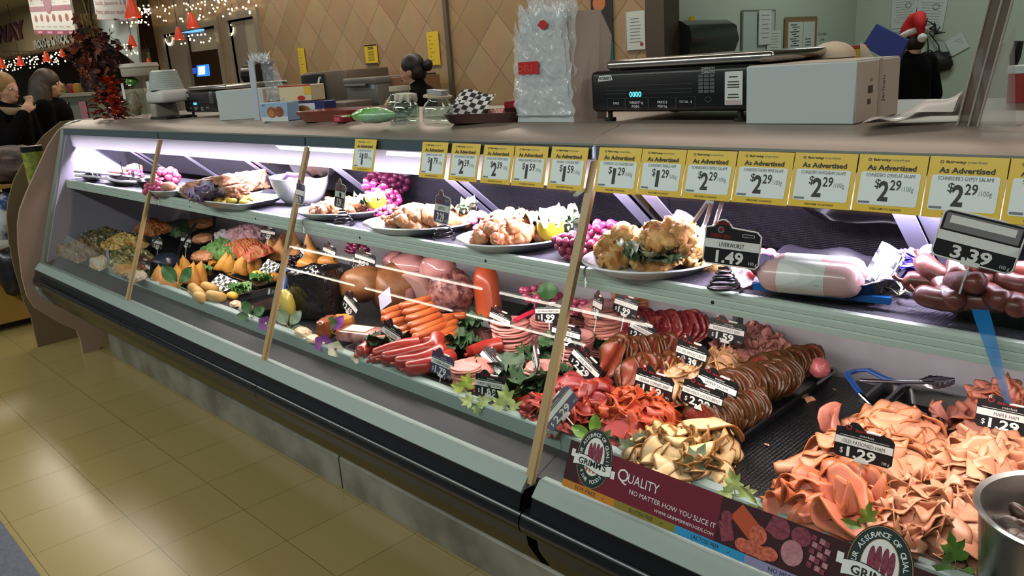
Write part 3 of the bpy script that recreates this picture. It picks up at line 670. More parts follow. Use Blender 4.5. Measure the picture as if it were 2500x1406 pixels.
def banner():
    x0 = bxs((1384, 1128))[0]; s1 = (bxs((1391, 1071))[1] + bxs((1900, 1261))[1]) / 2; s0 = (bxs((1372, 1184))[1] + bxs((1648, 1301))[1]) / 2
    ss = (bxs((1374, 1163))[1] + bxs((1649, 1283))[1]) / 2
    x1 = .06; mb = MB()
    mb.box((x0, s0, 0), (x1, s1, .0010), 0)
    xd = bxs((2035, 1340))[0]; mb.rect(xd, s0, xd + .30, s1, .0014, 1); mb.rect(x0, ss, x0 + .04, s1, .0014, 1)
    ed = [x0, bxs((1501, 1227))[0], bxs((1648, 1291))[0], bxs((1817, 1369))[0], xd + .05, x1]
    for i, mi in enumerate((2, 3, 4, 5, 2)): mb.rect(ed[i], s0, ed[i + 1], ss, .0016, mi)
    hs = (ss - s0); 
    for i, t in enumerate(('SOY FREE', 'GLUTEN FREE', 'LACTOSE FREE', 'NO MSG ADDED')):
        mb.text(t, (ed[i] * .55 + ed[i + 1] * .45), s0 + hs * .26, hs * .5, 7, z=.002, w=(ed[i + 1] - ed[i]) * .40 if i < 3 else None)
        cx = ed[i] * .22 + ed[i + 1] * .78; cs = s0 + hs * .3
        mb.poly([(cx - .003, cs + hs * .15, .002), (cx, cs, .002), (cx + .006, cs + hs * .5, .002), (cx, cs + hs * .12, .002)], 7)
    q = bxs((1515, 1150)); q2 = bxs((1610, 1185)); h = s1 - s0
    mb.text('Q', q[0] - .004, ss + h * .40, h * .26, 6, align='L', z=.002); mb.text('UALITY', q[0] + h * .23, ss + h * .42, h * .19, 6, align='L', z=.002, w=(q2[0] - q[0]) * .78)
    a, b = bxs((1541, 1184)), bxs((1750, 1276)); mb.text('NO MATTER HOW YOU SLICE IT', a[0], ss + h * .22, h * .095, 6, align='L', z=.002, w=b[0] - a[0])
    a, b = bxs((1602, 1226)), bxs((1745, 1292)); mb.text('WWW.GRIMMSFINEFOODS.COM', a[0], ss + h * .075, h * .060, 6, align='L', z=.002, w=b[0] - a[0])
    lx, ls_ = bxs((1451, 1120)); logo(mb, lx, ls_, 1.0)
    lx, ls_ = bxs((2146, 1392)); logo(mb, lx, ls_, 1.12)
    # printed picture of cut sausages
    def blob(p, rx, ry, mi, z, rot=0): X_, S_ = bxs(p); mb.disc(X_, min(max(S_, ss + ry), s1 - ry), rx, ry, z, mi, 26)
    xs, _ = bxs((1760, 1240)); mb.rect(xs, ss, xd, s1, .0015, 1)
    def bar(p, q, r, mi, z):
        a, b = Vector(bxs(p)), Vector(bxs(q)); d = (b - a).normalized(); n_ = Vector((-d.y, d.x)) * r
        P = [a + n_, b + n_, b - n_, a - n_]; mb.poly([(v.x, min(max(v.y, ss + .001), s1 - .001), z) for v in P], mi)
    bar((1800, 1245), (1850, 1310), .017, 11, .0018); blob((1852, 1306), .017, .017, 10, .0022)
    bar((1880, 1270), (1910, 1292), .019, 12, .0018); blob((1905, 1288), .020, .019, 12, .0023)
    bar((1770, 1270), (1778, 1320), .013, 12, .0017); blob((1776, 1262), .011, .012, 12, .0021)
    for i, p in enumerate([(1815, 1330), (1830, 1336), (1846, 1342), (1862, 1350), (1880, 1352)]): blob(p, .016, .012, 10, .0024 + .0002 * i)
    blob((1935, 1350), .020, .022, 13, .0030); blob((1958, 1310), .018, .016, 12, .0024)
    X0, S0 = bxs((1985, 1335))
    for i in range(15): x, y = X0 + .0115 * (i % 3) + .003 * (i % 2), s1 - .012 - .0115 * (i // 3) - .002 * (i % 3); mb.poly([(x - .005, y - .004, .0026), (x + .004, y - .005, .0026), (x + .005, y + .004, .0026), (x - .004, y + .005, .0026)], 13 if i % 2 else 12)
    o = mb.build('glass_banner', BM)
    o.matrix_world = frame_mat((0, glass_y(.60) - .004, .60), (1, 0, 0), (0, GS, 1))
    tag(o, 'maroon printed banner with oval crests stuck along the bottom of the front glass', 'banner')
banner()
# ================================================================== meats and salads on the lower deck
DZ = DECK + .006
def meat(name, face, rim, rim_at=.93, fleck=None, fleck_s=120, fleck_at=.62, rough=.36, mottle=None, mottle_s=14, bump=.25):
    if name in MATS: return MATS[name]
    m = bpy.data.materials.new(name); m.use_nodes = True; MATS[name] = m; nt = m.node_tree; N = nt.nodes.new; L = nt.links.new
    b = nt.nodes['Principled BSDF']; b.inputs['Roughness'].default_value = rough; b.inputs['Specular IOR Level'].default_value = .4
    b.inputs['Subsurface Weight'].default_value = .0
    tc = N('ShaderNodeTexCoord'); n = N('ShaderNodeTexNoise'); n.inputs['Scale'].default_value = mottle_s; n.inputs['Detail'].default_value = 4
    L(tc.outputs['Object'], n.inputs['Vector'])
    r = N('ShaderNodeValToRGB'); r.color_ramp.elements[0].position = .35; r.color_ramp.elements[1].position = .7
    r.color_ramp.elements[0].color = face; r.color_ramp.elements[1].color = mottle or tuple(min(1, c * 1.22) for c in face[:3]) + (1,)
    L(n.outputs['Fac'], r.inputs[0]); col = r.outputs[0]
    if fleck:
        v = N('ShaderNodeTexNoise'); v.inputs['Scale'].default_value = fleck_s; v.inputs['Detail'].default_value = 1; L(tc.outputs['Object'], v.inputs['Vector'])
        mr = N('ShaderNodeMapRange'); mr.inputs[1].default_value = fleck_at; mr.inputs[2].default_value = fleck_at + .05
        x = N('ShaderNodeMix'); x.data_type = 'RGBA'; x.inputs[7].default_value = fleck
        L(v.outputs['Fac'], mr.inputs[0]); L(mr.outputs[0], x.inputs[0]); L(col, x.inputs[6]); col = x.outputs[2]
    at = N('ShaderNodeAttribute'); at.attribute_name = 'rim'
    mr = N('ShaderNodeMapRange'); mr.inputs[1].default_value = rim_at - .015; mr.inputs[2].default_value = rim_at + .015
    x = N('ShaderNodeMix'); x.data_type = 'RGBA'; x.inputs[7].default_value = rim
    L(at.outputs['Fac'], mr.inputs[0]); L(mr.outputs[0], x.inputs[0]); L(col, x.inputs[6]); L(x.outputs[2], b.inputs['Base Color'])
    bp = N('ShaderNodeBump'); bp.inputs['Strength'].default_value = bump; bp.inputs['Distance'].default_value = .003
    n2 = N('ShaderNodeTexNoise'); n2.inputs['Scale'].default_value = 70; L(tc.outputs['Object'], n2.inputs['Vector']); L(n2.outputs['Fac'], bp.inputs['Height']); L(bp.outputs['Normal'], b.inputs['Normal'])
    return m
def rough(d, seed=0, k=1.): return 1 + .15 * nz(d.x * 2.2 + seed, d.y * 2.2, d.z * 2) + k * (.07 * nz(d.x * 6, d.y * 6 + seed, d.z * 4) + .05 * nz(d.x * 13 + seed, d.y * 13, d.z * 9) + .03 * nz(d.x * 27, d.y * 27, d.z * 20))
def slice_mesh(name, m, R, kind='half', t=.0022, seed=0, nr=6, na=30, asp=1., irr=.05):
    """a thin round of meat, laid flat, folded, rolled or gathered into ruffles"""
    rs = random.Random(seed); ph = rs.uniform(0, 6.28); rho = R * rs.uniform(.10, .20); tw = rs.uniform(-.25, .25); k = rs.choice((3, 4)); sh = rs.uniform(-.25, .3)
    P = []; A = []
    def fold(x, y):
        wv = sin(k * atan2(y, x) + ph) * (x * x + y * y) / R * .18
        if kind == 'flat': return Vector((x, y, wv * .6 + nz(x * 30, y * 30, seed) * .003))
        if kind == 'stack': return Vector((x, y, nz(x * 25, y * 25, seed) * .0022 - .003 * max(0, (x * x + y * y) / R / R - .6)))
        if kind == 'half':
            xs = x - sh * R + tw * y; L_ = pi * rho
            if xs < 0: q = Vector((xs, y, 0))
            elif xs < L_: q = Vector((rho * sin(xs / rho), y, rho - rho * cos(xs / rho)))
            else: q = Vector((-(xs - L_), y, 2 * rho + (xs - L_) * .12))
            q.z += wv * .8 + .15 * max(0, -q.x) * nz(y * 20, seed, x * 8); return q
        if kind == 'roll':
            xs = x + R; r0 = R * .34; a = xs / r0 * 1.05; rr = r0 * (1.05 - .10 * xs / R)
            return Vector((rr * cos(a), y, rr * sin(a) + wv * .4))
        if kind == 'ruffle':
            r = sqrt(x * x + y * y); a = atan2(y, x); f = r / R; n_ = 5
            a2 = a * .62 + .30 * f * sin(n_ * a + ph); zz = R * .42 * f * (1 + .2 * sin(a * 2 + ph)) + R * .26 * f * sin(n_ * a + ph + .6)
            r2 = r * .74; return Vector((r2 * cos(a2), r2 * sin(a2), zz))
        if kind == 'drape':
            return Vector((x, y * .92, -R * .40 * (x / R) ** 2 - R * .12 * (y / R) ** 2 + wv * .9))
        if kind == 'shard':
            return Vector((x, y * .6, R * .35 * sin(x / R * 2.2 + ph) + wv * 1.6))
        return Vector((x, y, 0))
    for i in range(nr + 1):
        f = i / nr
        for j in range(na):
            a = 2 * pi * j / na; r = R * f * (1 + irr * nz(cos(a) * 2, sin(a) * 2, seed * 3.1) * f * 2)
            P.append(fold(r * cos(a), asp * r * sin(a))); A.append(f)
    F = [(i * na + j, i * na + (j + 1) % na, (i + 1) * na + (j + 1) % na, (i + 1) * na + j) for i in range(nr) for j in range(na)]
    Nn = [Vector((0, 0, 0)) for _ in P]
    for f in F:
        n_ = (P[f[2]] - P[f[0]]).cross(P[f[3]] - P[f[1]])
        for i in f: Nn[i] += n_
    c = Vector((0, 0, 0))
    for v in P: c += v
    c /= len(P); n = len(P)
    Q = [p + (q.normalized() if q.length > 1e-12 else Vector((0, 0, 1))) * t - c * (0 if kind in ('stack', 'flat') else 1) for p, q in zip(P, Nn)]
    P = [p - c * (0 if kind in ('stack', 'flat') else 1) for p in P]
    mb = MB(); F2 = [tuple(reversed(f)) for f in F] + [tuple(i + n for i in f) for f in F]
    e = nr * na; F2 += [(e + j, e + (j + 1) % na, n + e + (j + 1) % na, n + e + j) for j in range(na)]
    mb.add(P + Q, F2, 0, True, [min(a, .9) if a < 1 else 1. for a in A] * 2)
    return mb.mesh(name, [m], 0)
def dome_rot(nrm, spin, jit, rs):
    q = Vector((0, 0, 1)).rotation_difference(nrm)
    return (q.to_matrix() @ Matrix.Rotation(spin, 3, 'Z') @ Euler((rs.uniform(-jit, jit), rs.uniform(-jit, jit), 0)).to_matrix())
def pile(name, label, cat, group, meshes, c, rx, ry, H, n, z=None, rot=0., jit=.35, seed=1, core=None, tilt=.8, scale=(.85, 1.12), pw=.6, spin=None):
    rs = random.Random(seed); z = DZ if z is None else z; ga = pi * (3 - sqrt(5))
    for i in range(n):
        u = (n - i - .5) / n; r = sqrt(u); a = i * ga + rs.uniform(-.3, .3)
        lx, ly = r * cos(a), r * sin(a); x = lx * rx; y = ly * ry; zz = z + .012 + H * max(0, 1 - r * r) ** pw
        nr_ = Vector((lx * tilt * H / rx, ly * tilt * H / ry, .8)).normalized()
        X = Matrix.Rotation(rot, 3, 'Z') @ Vector((x, y, 0)); nn = Matrix.Rotation(rot, 3, 'Z') @ nr_
        s0 = rs.uniform(0, 6.28) if spin is None else spin + rs.uniform(-.5, .5)
        place(rs.choice(meshes), name, (c[0] + X.x, c[1] + X.y, zz), dome_rot(nn, s0, jit, rs), rs.uniform(*scale), label=label, cat=cat, group=group)
    if core:
        mb = MB(); nu, nv = 36, 10; pr = []
        mb.surf(lambda u, v: (rx * .93 * v * cos(2 * pi * u), ry * .93 * v * sin(2 * pi * u), H * .93 * max(0, 1 - v * v) ** .7 + .006 * nz(u * 30, v * 9, seed)), nu, nv)
        o = mb.build(name, [core]); o.location = (c[0], c[1], z); o.rotation_euler = (0, 0, rot)
        tag(o, core_label(label), cat, kind='stuff')
def core_label(l): return 'the packed underside of the pile: ' + l if len(l.split()) < 11 else l
def stack(name, label, cat, group, me, px, n, zb=None, z0=None, t=.0052, lean=(0, 0), seed=1, jit=.004, sz=1.):
    rs = random.Random(seed); z = DZ if zb is None else zb; c = on_z(px, z0 if z0 is not None else z); c.y = max(c.y, 1.272 + .05 * sz)
    for i in range(n):
        f = i / max(1, n - 1)
        place(me[i % len(me)], name, (c.x + lean[0] * f + rs.uniform(-jit, jit), c.y + lean[1] * f + rs.uniform(-jit, jit), z + .002 + i * t), (rs.uniform(-.05, .05) - lean[1] * 4 * f, rs.uniform(-.05, .05), rs.uniform(0, 6.28)), sz * rs.uniform(.96, 1.03), label=label, cat=cat, group=group)
    return c

HAM = meat('ham_peach', rgb(218, 142, 110), rgb(202, 120, 74), .95, mottle=rgb(228, 164, 132))
HAMR = meat('ham_orange', rgb(212, 112, 84), rgb(208, 108, 52), .94, mottle=rgb(222, 134, 106))
HAMS = meat('ham_shaved', rgb(220, 146, 114), rgb(212, 138, 100), .97, mottle=rgb(230, 168, 136), rough=.3)
MAPLE = meat('ham_maple', rgb(200, 122, 106), rgb(182, 104, 74), .95, mottle=rgb(212, 142, 128))
PEPS = meat('pepper_salami', rgb(112, 38, 32), rgb(78, 44, 18), .84, fleck=rgb(160, 92, 48), fleck_s=190, fleck_at=.60)
CHIC = meat('chicken_breast', rgb(222, 184, 130), rgb(158, 100, 44), .93, mottle=rgb(232, 200, 150))
CORN = meat('corned_beef', rgb(176, 62, 44), rgb(186, 82, 28), .93, mottle=rgb(192, 80, 52))
TURK = meat('turkey_breast', rgb(224, 170, 134), rgb(196, 140, 80), .95, mottle=rgb(234, 186, 154))
ROST = meat('roast_beef', rgb(168, 106, 98), rgb(120, 72, 60), .93, mottle=rgb(196, 138, 128))
SALR = meat('red_salami', rgb(140, 44, 48), rgb(104, 24, 28), .96, fleck=rgb(204, 128, 122), fleck_s=110, fleck_at=.62)
WINE = meat('wine_salami', rgb(128, 36, 32), rgb(156, 46, 18), .90, fleck=rgb(186, 104, 92), fleck_s=130, fleck_at=.66)
BOLO = meat('bologna_pink', rgb(212, 142, 136), rgb(190, 112, 104), .97, mottle=rgb(220, 156, 150), bump=.1)
BOLF = meat('bologna_flecked', rgb(214, 148, 140), rgb(196, 124, 110), .97, fleck=rgb(166, 104, 98), fleck_s=90, fleck_at=.66, bump=.15)
LOAF = meat('meat_loaf', rgb(216, 152, 128), rgb(188, 116, 70), .93, mottle=rgb(224, 166, 146))

# ---------------- right-hand module: the ham heap behind the banner
ham_half = [slice_mesh('ham_slice', HAM, .056, 'half', seed=i) for i in range(4)] + [slice_mesh('ham_slice', HAM, .055, 'drape', seed=9 + i) for i in range(3)]
ruff = [slice_mesh('ham_slice', HAMR, .068, 'ruffle', t=.0028, seed=20 + i, nr=8, na=44) for i in range(3)] + [slice_mesh('ham_slice', HAMR, .062, 'half', t=.0028, seed=25 + i, nr=7) for i in range(3)] + [slice_mesh('ham_slice', HAMR, .055, 'roll', t=.0026, seed=29)]
shav = [slice_mesh('shaved_ham', HAMS, .040, k, t=.0018, seed=40 + i, irr=.22) for i, k in enumerate(('shard', 'half', 'drape', 'shard', 'ruffle'))]
mapl = [slice_mesh('maple_ham_slice', MAPLE, .052, k, seed=50 + i) for i, k in enumerate(('half', 'drape', 'ruffle', 'half'))]
def pc(px, z): q = on_z(px, z); return (q.x, q.y)
pile('ham_slice', 'ruffled orange-pink ham slice in the gathered pile just behind the banner', 'sliced meat', 'ruffled ham slices at the front', ruff, (pc((2010, 1235), .69)[0], 1.315), .105, .088, .055, 20, jit=.55, seed=3, core=HAMR, scale=(.85, 1.1))
pile('ham_slice', 'folded peach ham slice in the heap around the old fashioned ham tag', 'sliced meat', 'folded ham slices in the middle heap', ham_half, pc((2130, 1110), .70), .135, .12, .085, 46, jit=.35, seed=4, core=HAM)
pile('ham_slice', 'folded peach ham slice in the rear heap by the empty black tray', 'sliced meat', 'folded ham slices at the back', ham_half, pc((2190, 1040), .71), .095, .085, .095, 34, jit=.3, seed=5, core=HAM)
pile('shaved_ham', 'small shaved pale ham piece in the loose heap beside the steel pail', 'sliced meat', 'shaved ham pieces', shav, pc((2260, 1235), .68), .125, .13, .065, 95, jit=.6, seed=6, core=HAMS)
pile('shaved_ham', 'shaved ham piece in the right heap under the maple ham tag', 'sliced meat', 'shaved ham below the maple ham', shav, pc((2400, 1130), .70), .10, .13, .09, 60, jit=.6, seed=7, core=HAMS, scale=(1.0, 1.4))
pile('maple_ham_slice', 'rosy maple ham slice in the far right rear heap', 'sliced meat', 'maple ham slices', mapl, pc((2450, 1000), .72), .09, .09, .12, 34, jit=.35, seed=8, core=MAPLE)
for p, s_ in (((2030, 1020), 0), ((2048, 1036), 1), ((2290, 1010), 2)):
    q = on_z(p, .70); place(mapl[s_], 'ham_slice', q, (1.2, .4, 1 + s_), .7, label='single curled ham slice at the outer edge of the rear heap, ' + ('topmost of the pair', 'lower of the pair', 'by the tray handle')[s_], cat='sliced meat')

# ---------------- the big black tray of salami, beef, turkey and chicken
TRAYB = mat('tray_black', rgb(18, 18, 22), .3, coat=.2)
def tray(name, label, c, w_, d, h, rz=0., flare=.012, m=TRAYB, z=None, t=.003, group=None):
    o_ = MB(); z = DZ if z is None else z
    def ringp(k, zz, f): 
        P = rrect(-w_ / 2 - f, -d / 2 - f, w_ / 2 + f, d / 2 + f, min(.02, w_ * .3)); return [(x, y, zz) for x, y in P]
    rings = [ringp(0, .001, -flare), ringp(0, h, 0), ringp(0, h + .002, .006), ringp(0, h - .001, .007), ringp(0, h - .003, -.001 + t * 0), ringp(0, .004, -flare - t)]
    rings = [ringp(0, 0.0, -flare), ringp(0, h - .002, .001), ringp(0, h, .007), ringp(0, h + .002, .007), ringp(0, h + .002, -.001), ringp(0, .004, -flare - t)]
    n = len(rings[0]); V = [p for r in rings for p in r]
    F = [tuple(reversed(range(n)))] + [(i * n + j, i * n + (j + 1) % n, (i + 1) * n + (j + 1) % n, (i + 1) * n + j) for i in range(5) for j in range(n)] + [tuple(5 * n + j for j in range(n))]
    o_.add(V, F, 0, True); o = o_.build(name, m, ang=35); o.location = (c[0], c[1], z); o.rotation_euler = (0, 0, rz)
    return tag(o, label, 'tray', group)
tray('meat_tray', 'large black tray holding pepper salami, turkey, corned beef and chicken', (-1.000, 1.612), .33, .66, .035)
pep = [slice_mesh('pepper_salami_slice', PEPS, .050, k, t=.0026, seed=60 + i, asp=.8) for i, k in enumerate(('flat', 'flat', 'flat'))]
def fan(name, label, group, cat, meshes, p0, p1, n, z, lean, yaw, sc=1., seed=0, spread=.012, rise=0.):
    """slices standing nearly on edge, overlapping like roof tiles from p0 to p1"""
    rs = random.Random(seed)
    for i in range(n):
        f = i / (n - 1); x = p0[0] + (p1[0] - p0[0]) * f + rs.uniform(-.004, .004); y = p0[1] + (p1[1] - p0[1]) * f + rs.uniform(-.005, .005)
        R = Matrix.Rotation(yaw + rs.uniform(-.12, .12), 3, 'Z') @ Matrix.Rotation(lean + rs.uniform(-.12, .12), 3, 'X') @ Matrix.Rotation(rs.uniform(-.2, .2), 3, 'Z')
        place(rs.choice(meshes), name, (x, y, z + rise * f + rs.uniform(-spread, spread) * .5), R, sc * rs.uniform(.93, 1.06), label=label, cat=cat, group=group)
a, b = on_z((1795, 985), .69), on_z((1915, 1000), .69)
fan('pepper_salami_slice', 'dark peppered salami slice in the front row beside the tray edge', 'front row of pepper salami', 'sliced meat', pep, (-.925, 1.44), (-.885, 1.60), 38, .674, radians(74), radians(-12), 1.08, 1)
fan('pepper_salami_slice', 'dark peppered salami slice in the second row of the tray', 'middle row of pepper salami', 'sliced meat', pep, (-.955, 1.58), (-.885, 1.76), 40, .692, radians(73), radians(-15), 1.15, 2)
fan('pepper_salami_slice', 'dark peppered salami slice in the rear row by the tray corner', 'rear row of pepper salami', 'sliced meat', pep, (-.945, 1.74), (-.875, 1.88), 28, .700, radians(66), radians(-30), 1.0, 3)
brn = [slice_mesh('brown_salami_slice', meat('brown_salami', rgb(128, 48, 36), rgb(92, 50, 24), .84, fleck=rgb(126, 70, 34), fleck_s=190, fleck_at=.55), .052, k, t=.0024, seed=66 + i) for i, k in enumerate(('flat', 'half', 'flat'))]
fan('brown_salami_slice', 'brown speckled salami slice in the fan left of the peach turkey', 'brown salami fan', 'sliced meat', brn, (-1.31, 1.60), (-1.20, 1.70), 34, .70, radians(66), radians(-28), 1.1, 4)
fan('brown_salami_slice', 'brown speckled salami slice in the flatter row above the corned beef', 'brown salami second row', 'sliced meat', brn, (-1.22, 1.55), (-1.14, 1.63), 18, .69, radians(55), radians(-25), 1.0, 5)
chs = [slice_mesh('chicken_breast_slice', CHIC, .052, k, t=.003, seed=70 + i, nr=7, na=36) for i, k in enumerate(('half', 'ruffle', 'half', 'roll', 'drape'))]
pile('chicken_breast_slice', 'cream chicken breast slice with brown edge in the front heap of the tray', 'sliced meat', 'chicken breast slices in the front heap', chs, pc((1640, 1095), .68), .095, .085, .06, 36, jit=.6, seed=10, core=CHIC)
pile('chicken_breast_slice', 'cream chicken breast slice in the row by the tray edge', 'sliced meat', 'chicken breast slices by the tray edge', chs, pc((1715, 1085), .68), .055, .09, .055, 16, jit=.5, seed=11, core=CHIC)
big = slice_mesh('chicken_breast_slice', CHIC, .070, 'drape', t=.004, seed=77, asp=.8); q = on_z((1742, 1030), .715)
place(big, 'chicken_breast_slice', q, (-.25, .25, .9), 1.05, label='broad smooth cream chicken breast slice draped over the heap', cat='sliced meat')
cor = [slice_mesh('corned_beef_slice', CORN, .05, k, t=.002, seed=80 + i, irr=.12) for i, k in enumerate(('half', 'ruffle', 'ruffle', 'half'))]
pile('corned_beef_slice', 'orange-red folded corned beef slice in the left front of the tray', 'sliced meat', 'corned beef slices', cor, pc((1560, 1000), .69), .095, .085, .07, 34, jit=.5, seed=12, core=CORN)
pink = slice_mesh('corned_beef_slice', meat('pink_red_slice', rgb(166, 70, 70), rgb(186, 76, 40), .95), .065, 'drape', t=.003, seed=85); q = on_z((1490, 1035), .675)
place(pink, 'corned_beef_slice', q, (.5, -.5, .3), 1.1, label='broad pink-red slice draped down at the left of the corned beef', cat='sliced meat')
tur = [slice_mesh('turkey_slice', TURK, .05, k, t=.0022, seed=90 + i, irr=.1) for i, k in enumerate(('half', 'drape', 'ruffle', 'half'))]
pile('turkey_slice', 'peach turkey breast slice in the heap under the smoked turkey tag', 'sliced meat', 'turkey slices under the tag', tur, pc((1665, 905), .70), .07, .06, .065, 22, jit=.45, seed=13, core=TURK)
pile('turkey_slice', 'pale turkey breast slice in the heap behind the pepper salami', 'sliced meat', 'turkey slices at the rear', tur, pc((1760, 885), .71), .06, .07, .085, 24, jit=.45, seed=14, core=TURK)
ros = [slice_mesh('roast_beef_slice', ROST, .045, k, t=.002, seed=95 + i, irr=.18) for i, k in enumerate(('half', 'shard', 'drape', 'ruffle'))]
pile('roast_beef_slice', 'brownish pink roast beef slice heaped against the rear wall', 'sliced meat', 'roast beef slices', ros, pc((1835, 838), .70), .115, .075, .095, 52, jit=.55, seed=15, core=ROST)
o = MB().ell((0, 0, 0), (.028, .028, .026), 20, 14, fn=lambda d: 1 + .06 * nz(d.x * 3, d.y * 3, d.z * 3)).build('salami_end', [meat('salami_end_pink', rgb(178, 92, 96), rgb(178, 92, 96), fleck=rgb(212, 150, 148), fleck_s=100)]); o.location = on_z((2000, 898), .70)
tag(o, 'round pink salami end in the far corner of the big tray', 'sausage end')
sal = [slice_mesh('red_salami_slice', SALR, .056, k, t=.0026, seed=100 + i) for i, k in enumerate(('flat', 'flat', 'half'))]
fan('red_salami_slice', 'dark red white-flecked salami round standing behind the brown salami', 'red salami at the rear', 'sliced meat', sal, (-1.46, 1.80), (-1.25, 1.90), 16, .700, radians(52), radians(-15), 1.15, 6)
pile('red_salami_slice', 'dark red salami round in the loose pile below the Hungarian tag', 'sliced meat', 'red salami loose pile', sal, pc((1590, 850), .68), .10, .06, .05, 10, jit=.3, seed=16)
win = [slice_mesh('wine_salami_slice', WINE, .044, k, t=.0024, seed=110 + i, irr=.1) for i, k in enumerate(('half', 'ruffle', 'flat', 'half'))]
pile('wine_salami_slice', 'red wine salami slice in the pile along the front rail at the seam', 'sliced meat', 'wine salami front pile', win, (pc((1290, 1035), .665)[0], 1.305), .11, .05, .035, 22, jit=.5, seed=17)
pile('wine_salami_slice', 'red wine salami slice under the sideways purple tag', 'sliced meat', 'wine salami by the purple tag', win, pc((1400, 1010), .67), .075, .065, .05, 20, jit=.45, seed=18)
pile('wine_salami_slice', 'dark red salami slice in the heap under the wine salami tag', 'sliced meat', 'wine salami rear pile', [sal[0], sal[2], win[0], win[2]], pc((1420, 950), .68), .10, .075, .055, 24, jit=.35, seed=19)
tray('meat_tray', 'black tray under the red wine salami beside the glass seam', (-1.275, 1.46), .21, .38, .03)
# empty black tray, the tongs lying on it, scraps on the mat
tray('empty_tray', 'empty black rectangular tray behind the ham heap', (-.575, 1.83), .165, .20, .04, .03)
tray('empty_tray', 'narrow black tray partly under the tongs left of the empty tray', (-.685, 1.87), .055, .16, .03, .03)
def tongs(label, pts, w0, blue, px_tip):
    t_ = thing('serving_tongs', label, 'tongs', pts[0]); P = [Vector(p) - Vector(pts[0]) for p in pts]
    return t_, P
TBLUE = mat('blue_grip', rgb(28, 78, 156), .4); TST = mat('tongs_steel', rgb(196, 190, 202), .2, 1.)
z_ = .70
tg = thing('serving_tongs', 'steel scalloped serving tongs with blue grips by the rear wall', 'tongs', on_z((2075, 915), z_))
b0 = tg.location
def rel(p, z): return on_z(p, z) - b0
def strap(pts, wd, th, mbx, m=0):
    for i in range(len(pts) - 1): pass
    mbx.tube(pts, wd, 8, m, flat=th / wd)
mb = MB(); strap([rel((2088, 905), .70), rel((2068, 912), .705), rel((2075, 925), .70), rel((2100, 960), .69)], .008, .005, mb); mb.build('grip', TBLUE, tg)
mb = MB(); strap([rel((2088, 905), .70), rel((2120, 903), .712), rel((2165, 925), .712), rel((2200, 935), .71)], .008, .005, mb); mb.build('grip', TBLUE, tg)
mb = MB(); strap([rel((2100, 928), .71), rel((2195, 932), .715), rel((2280, 934), .715)], .0065, .004, mb)
def scallop(u, v):
    a = -1 + 2 * v; ww = (.006 + .016 * sin(pi * min(1, u * .62 + .38)) ** .7 * min(1, u * 3)) * (1 + .06 * sin(u * 40)); c = rel((2245, 933), .715).lerp(rel((2330, 931), .715), u); s_ = (rel((2330, 931), .715) - rel((2245, 933), .715)).normalized().cross(Vector((0, -.75, .66)))
    return c + s_ * a * ww + Vector((0, 0, .008 * (1 - a * a)))
mb.surf(scallop, 24, 8); mb.build('jaw', TST, tg)
mb = MB(); strap([rel((2100, 960), .69), rel((2125, 985), .68), rel((2150, 1005), .67)], .0055, .0035, mb); mb.build('jaw', TST, tg)
for i, p in enumerate([(1975, 975), (2038, 950), (1990, 1090), (1790, 1140), (1870, 1085), (1905, 1125)]):
    place(shav[i % 3], 'meat_scrap', on_z(p, DZ + .004), (.1, .1, i), (.62 if i == 0 else .16), label=('torn scrap of pink meat dropped on the black mat by the tray edge' if i == 0 else 'tiny meat crumb lying on the black ribbed mat'), cat='meat scrap', group=None if i == 0 else 'crumbs on the mat')

# ---------------- stacks of bologna and loaf
bo = [slice_mesh('bologna_slice', BOLO, .060, 'stack', t=.0045, seed=120 + i) for i in range(4)]
bf = [slice_mesh('bologna_slice', BOLF, .050, 'stack', t=.0045, seed=130 + i) for i in range(3)]
lf = [slice_mesh('loaf_slice', LOAF, .062, 'stack', t=.0045, seed=135 + i, irr=.12) for i in range(3)]
stack('bologna_slice', 'pink bologna slice in the tall stack left of the kale, under the leftmost bologna tag', 'sliced meat', 'left bologna stack', bo, (1265, 880), 20, lean=(-.045, .02), seed=21, t=.0058)
stack('bologna_slice', 'pink bologna slice in the stack behind the meatloaf tag', 'sliced meat', 'meatloaf stack', bo, (1335, 835), 16, lean=(.0, .03), seed=22, t=.0058, sz=1.12)
stack('bologna_slice', 'pink slice in the stack directly behind the glass seam', 'sliced meat', 'stack behind the seam', bo, (1395, 895), 17, lean=(.01, .02), seed=23, t=.0058, sz=.82)
stack('bologna_slice', 'pale pink slice in the tall round stack right of the glass seam', 'sliced meat', 'tall round bologna stack', bf, (1480, 860), 24, lean=(-.03, .03), seed=24, t=.0058, sz=1.25)
stack('bologna_slice', 'pink slice in the low stack left of the tall round stack', 'sliced meat', 'low stack', bo, (1440, 800), 14, lean=(.0, .02), seed=25, t=.0058)
stack('loaf_slice', 'tan rimmed loaf slice in the tall stack by the rear wall', 'sliced meat', 'tan loaf stack', lf, (1545, 800), 24, lean=(.0, .0), seed=26, t=.0058)
stack('bologna_slice', 'flecked pink slice in the front stack beside the purple lyoner tag', 'sliced meat', 'front flecked stack', bf, (1100, 915), 15, z0=.70,  lean=(-.015, .0), seed=27, t=.0054, sz=.95)
stack('bologna_slice', 'flecked pink slice in the low front stack under the turkey beer sausage tag', 'sliced meat', 'front low stack', bf, (1190, 985), 9, z0=.665,  lean=(.0, .02), seed=28, t=.0054, sz=.95)
stack('bologna_slice', 'flecked pink slice in the small flat stack in front of the seam on the kale', 'sliced meat', 'small flat stack', bf, (1315, 935), 10, zb=.645, lean=(0, .01), seed=29, t=.0054, sz=.85)
tray('meat_tray', 'black tray under the bologna stacks', (-1.53, 1.60), .25, .62, .02)

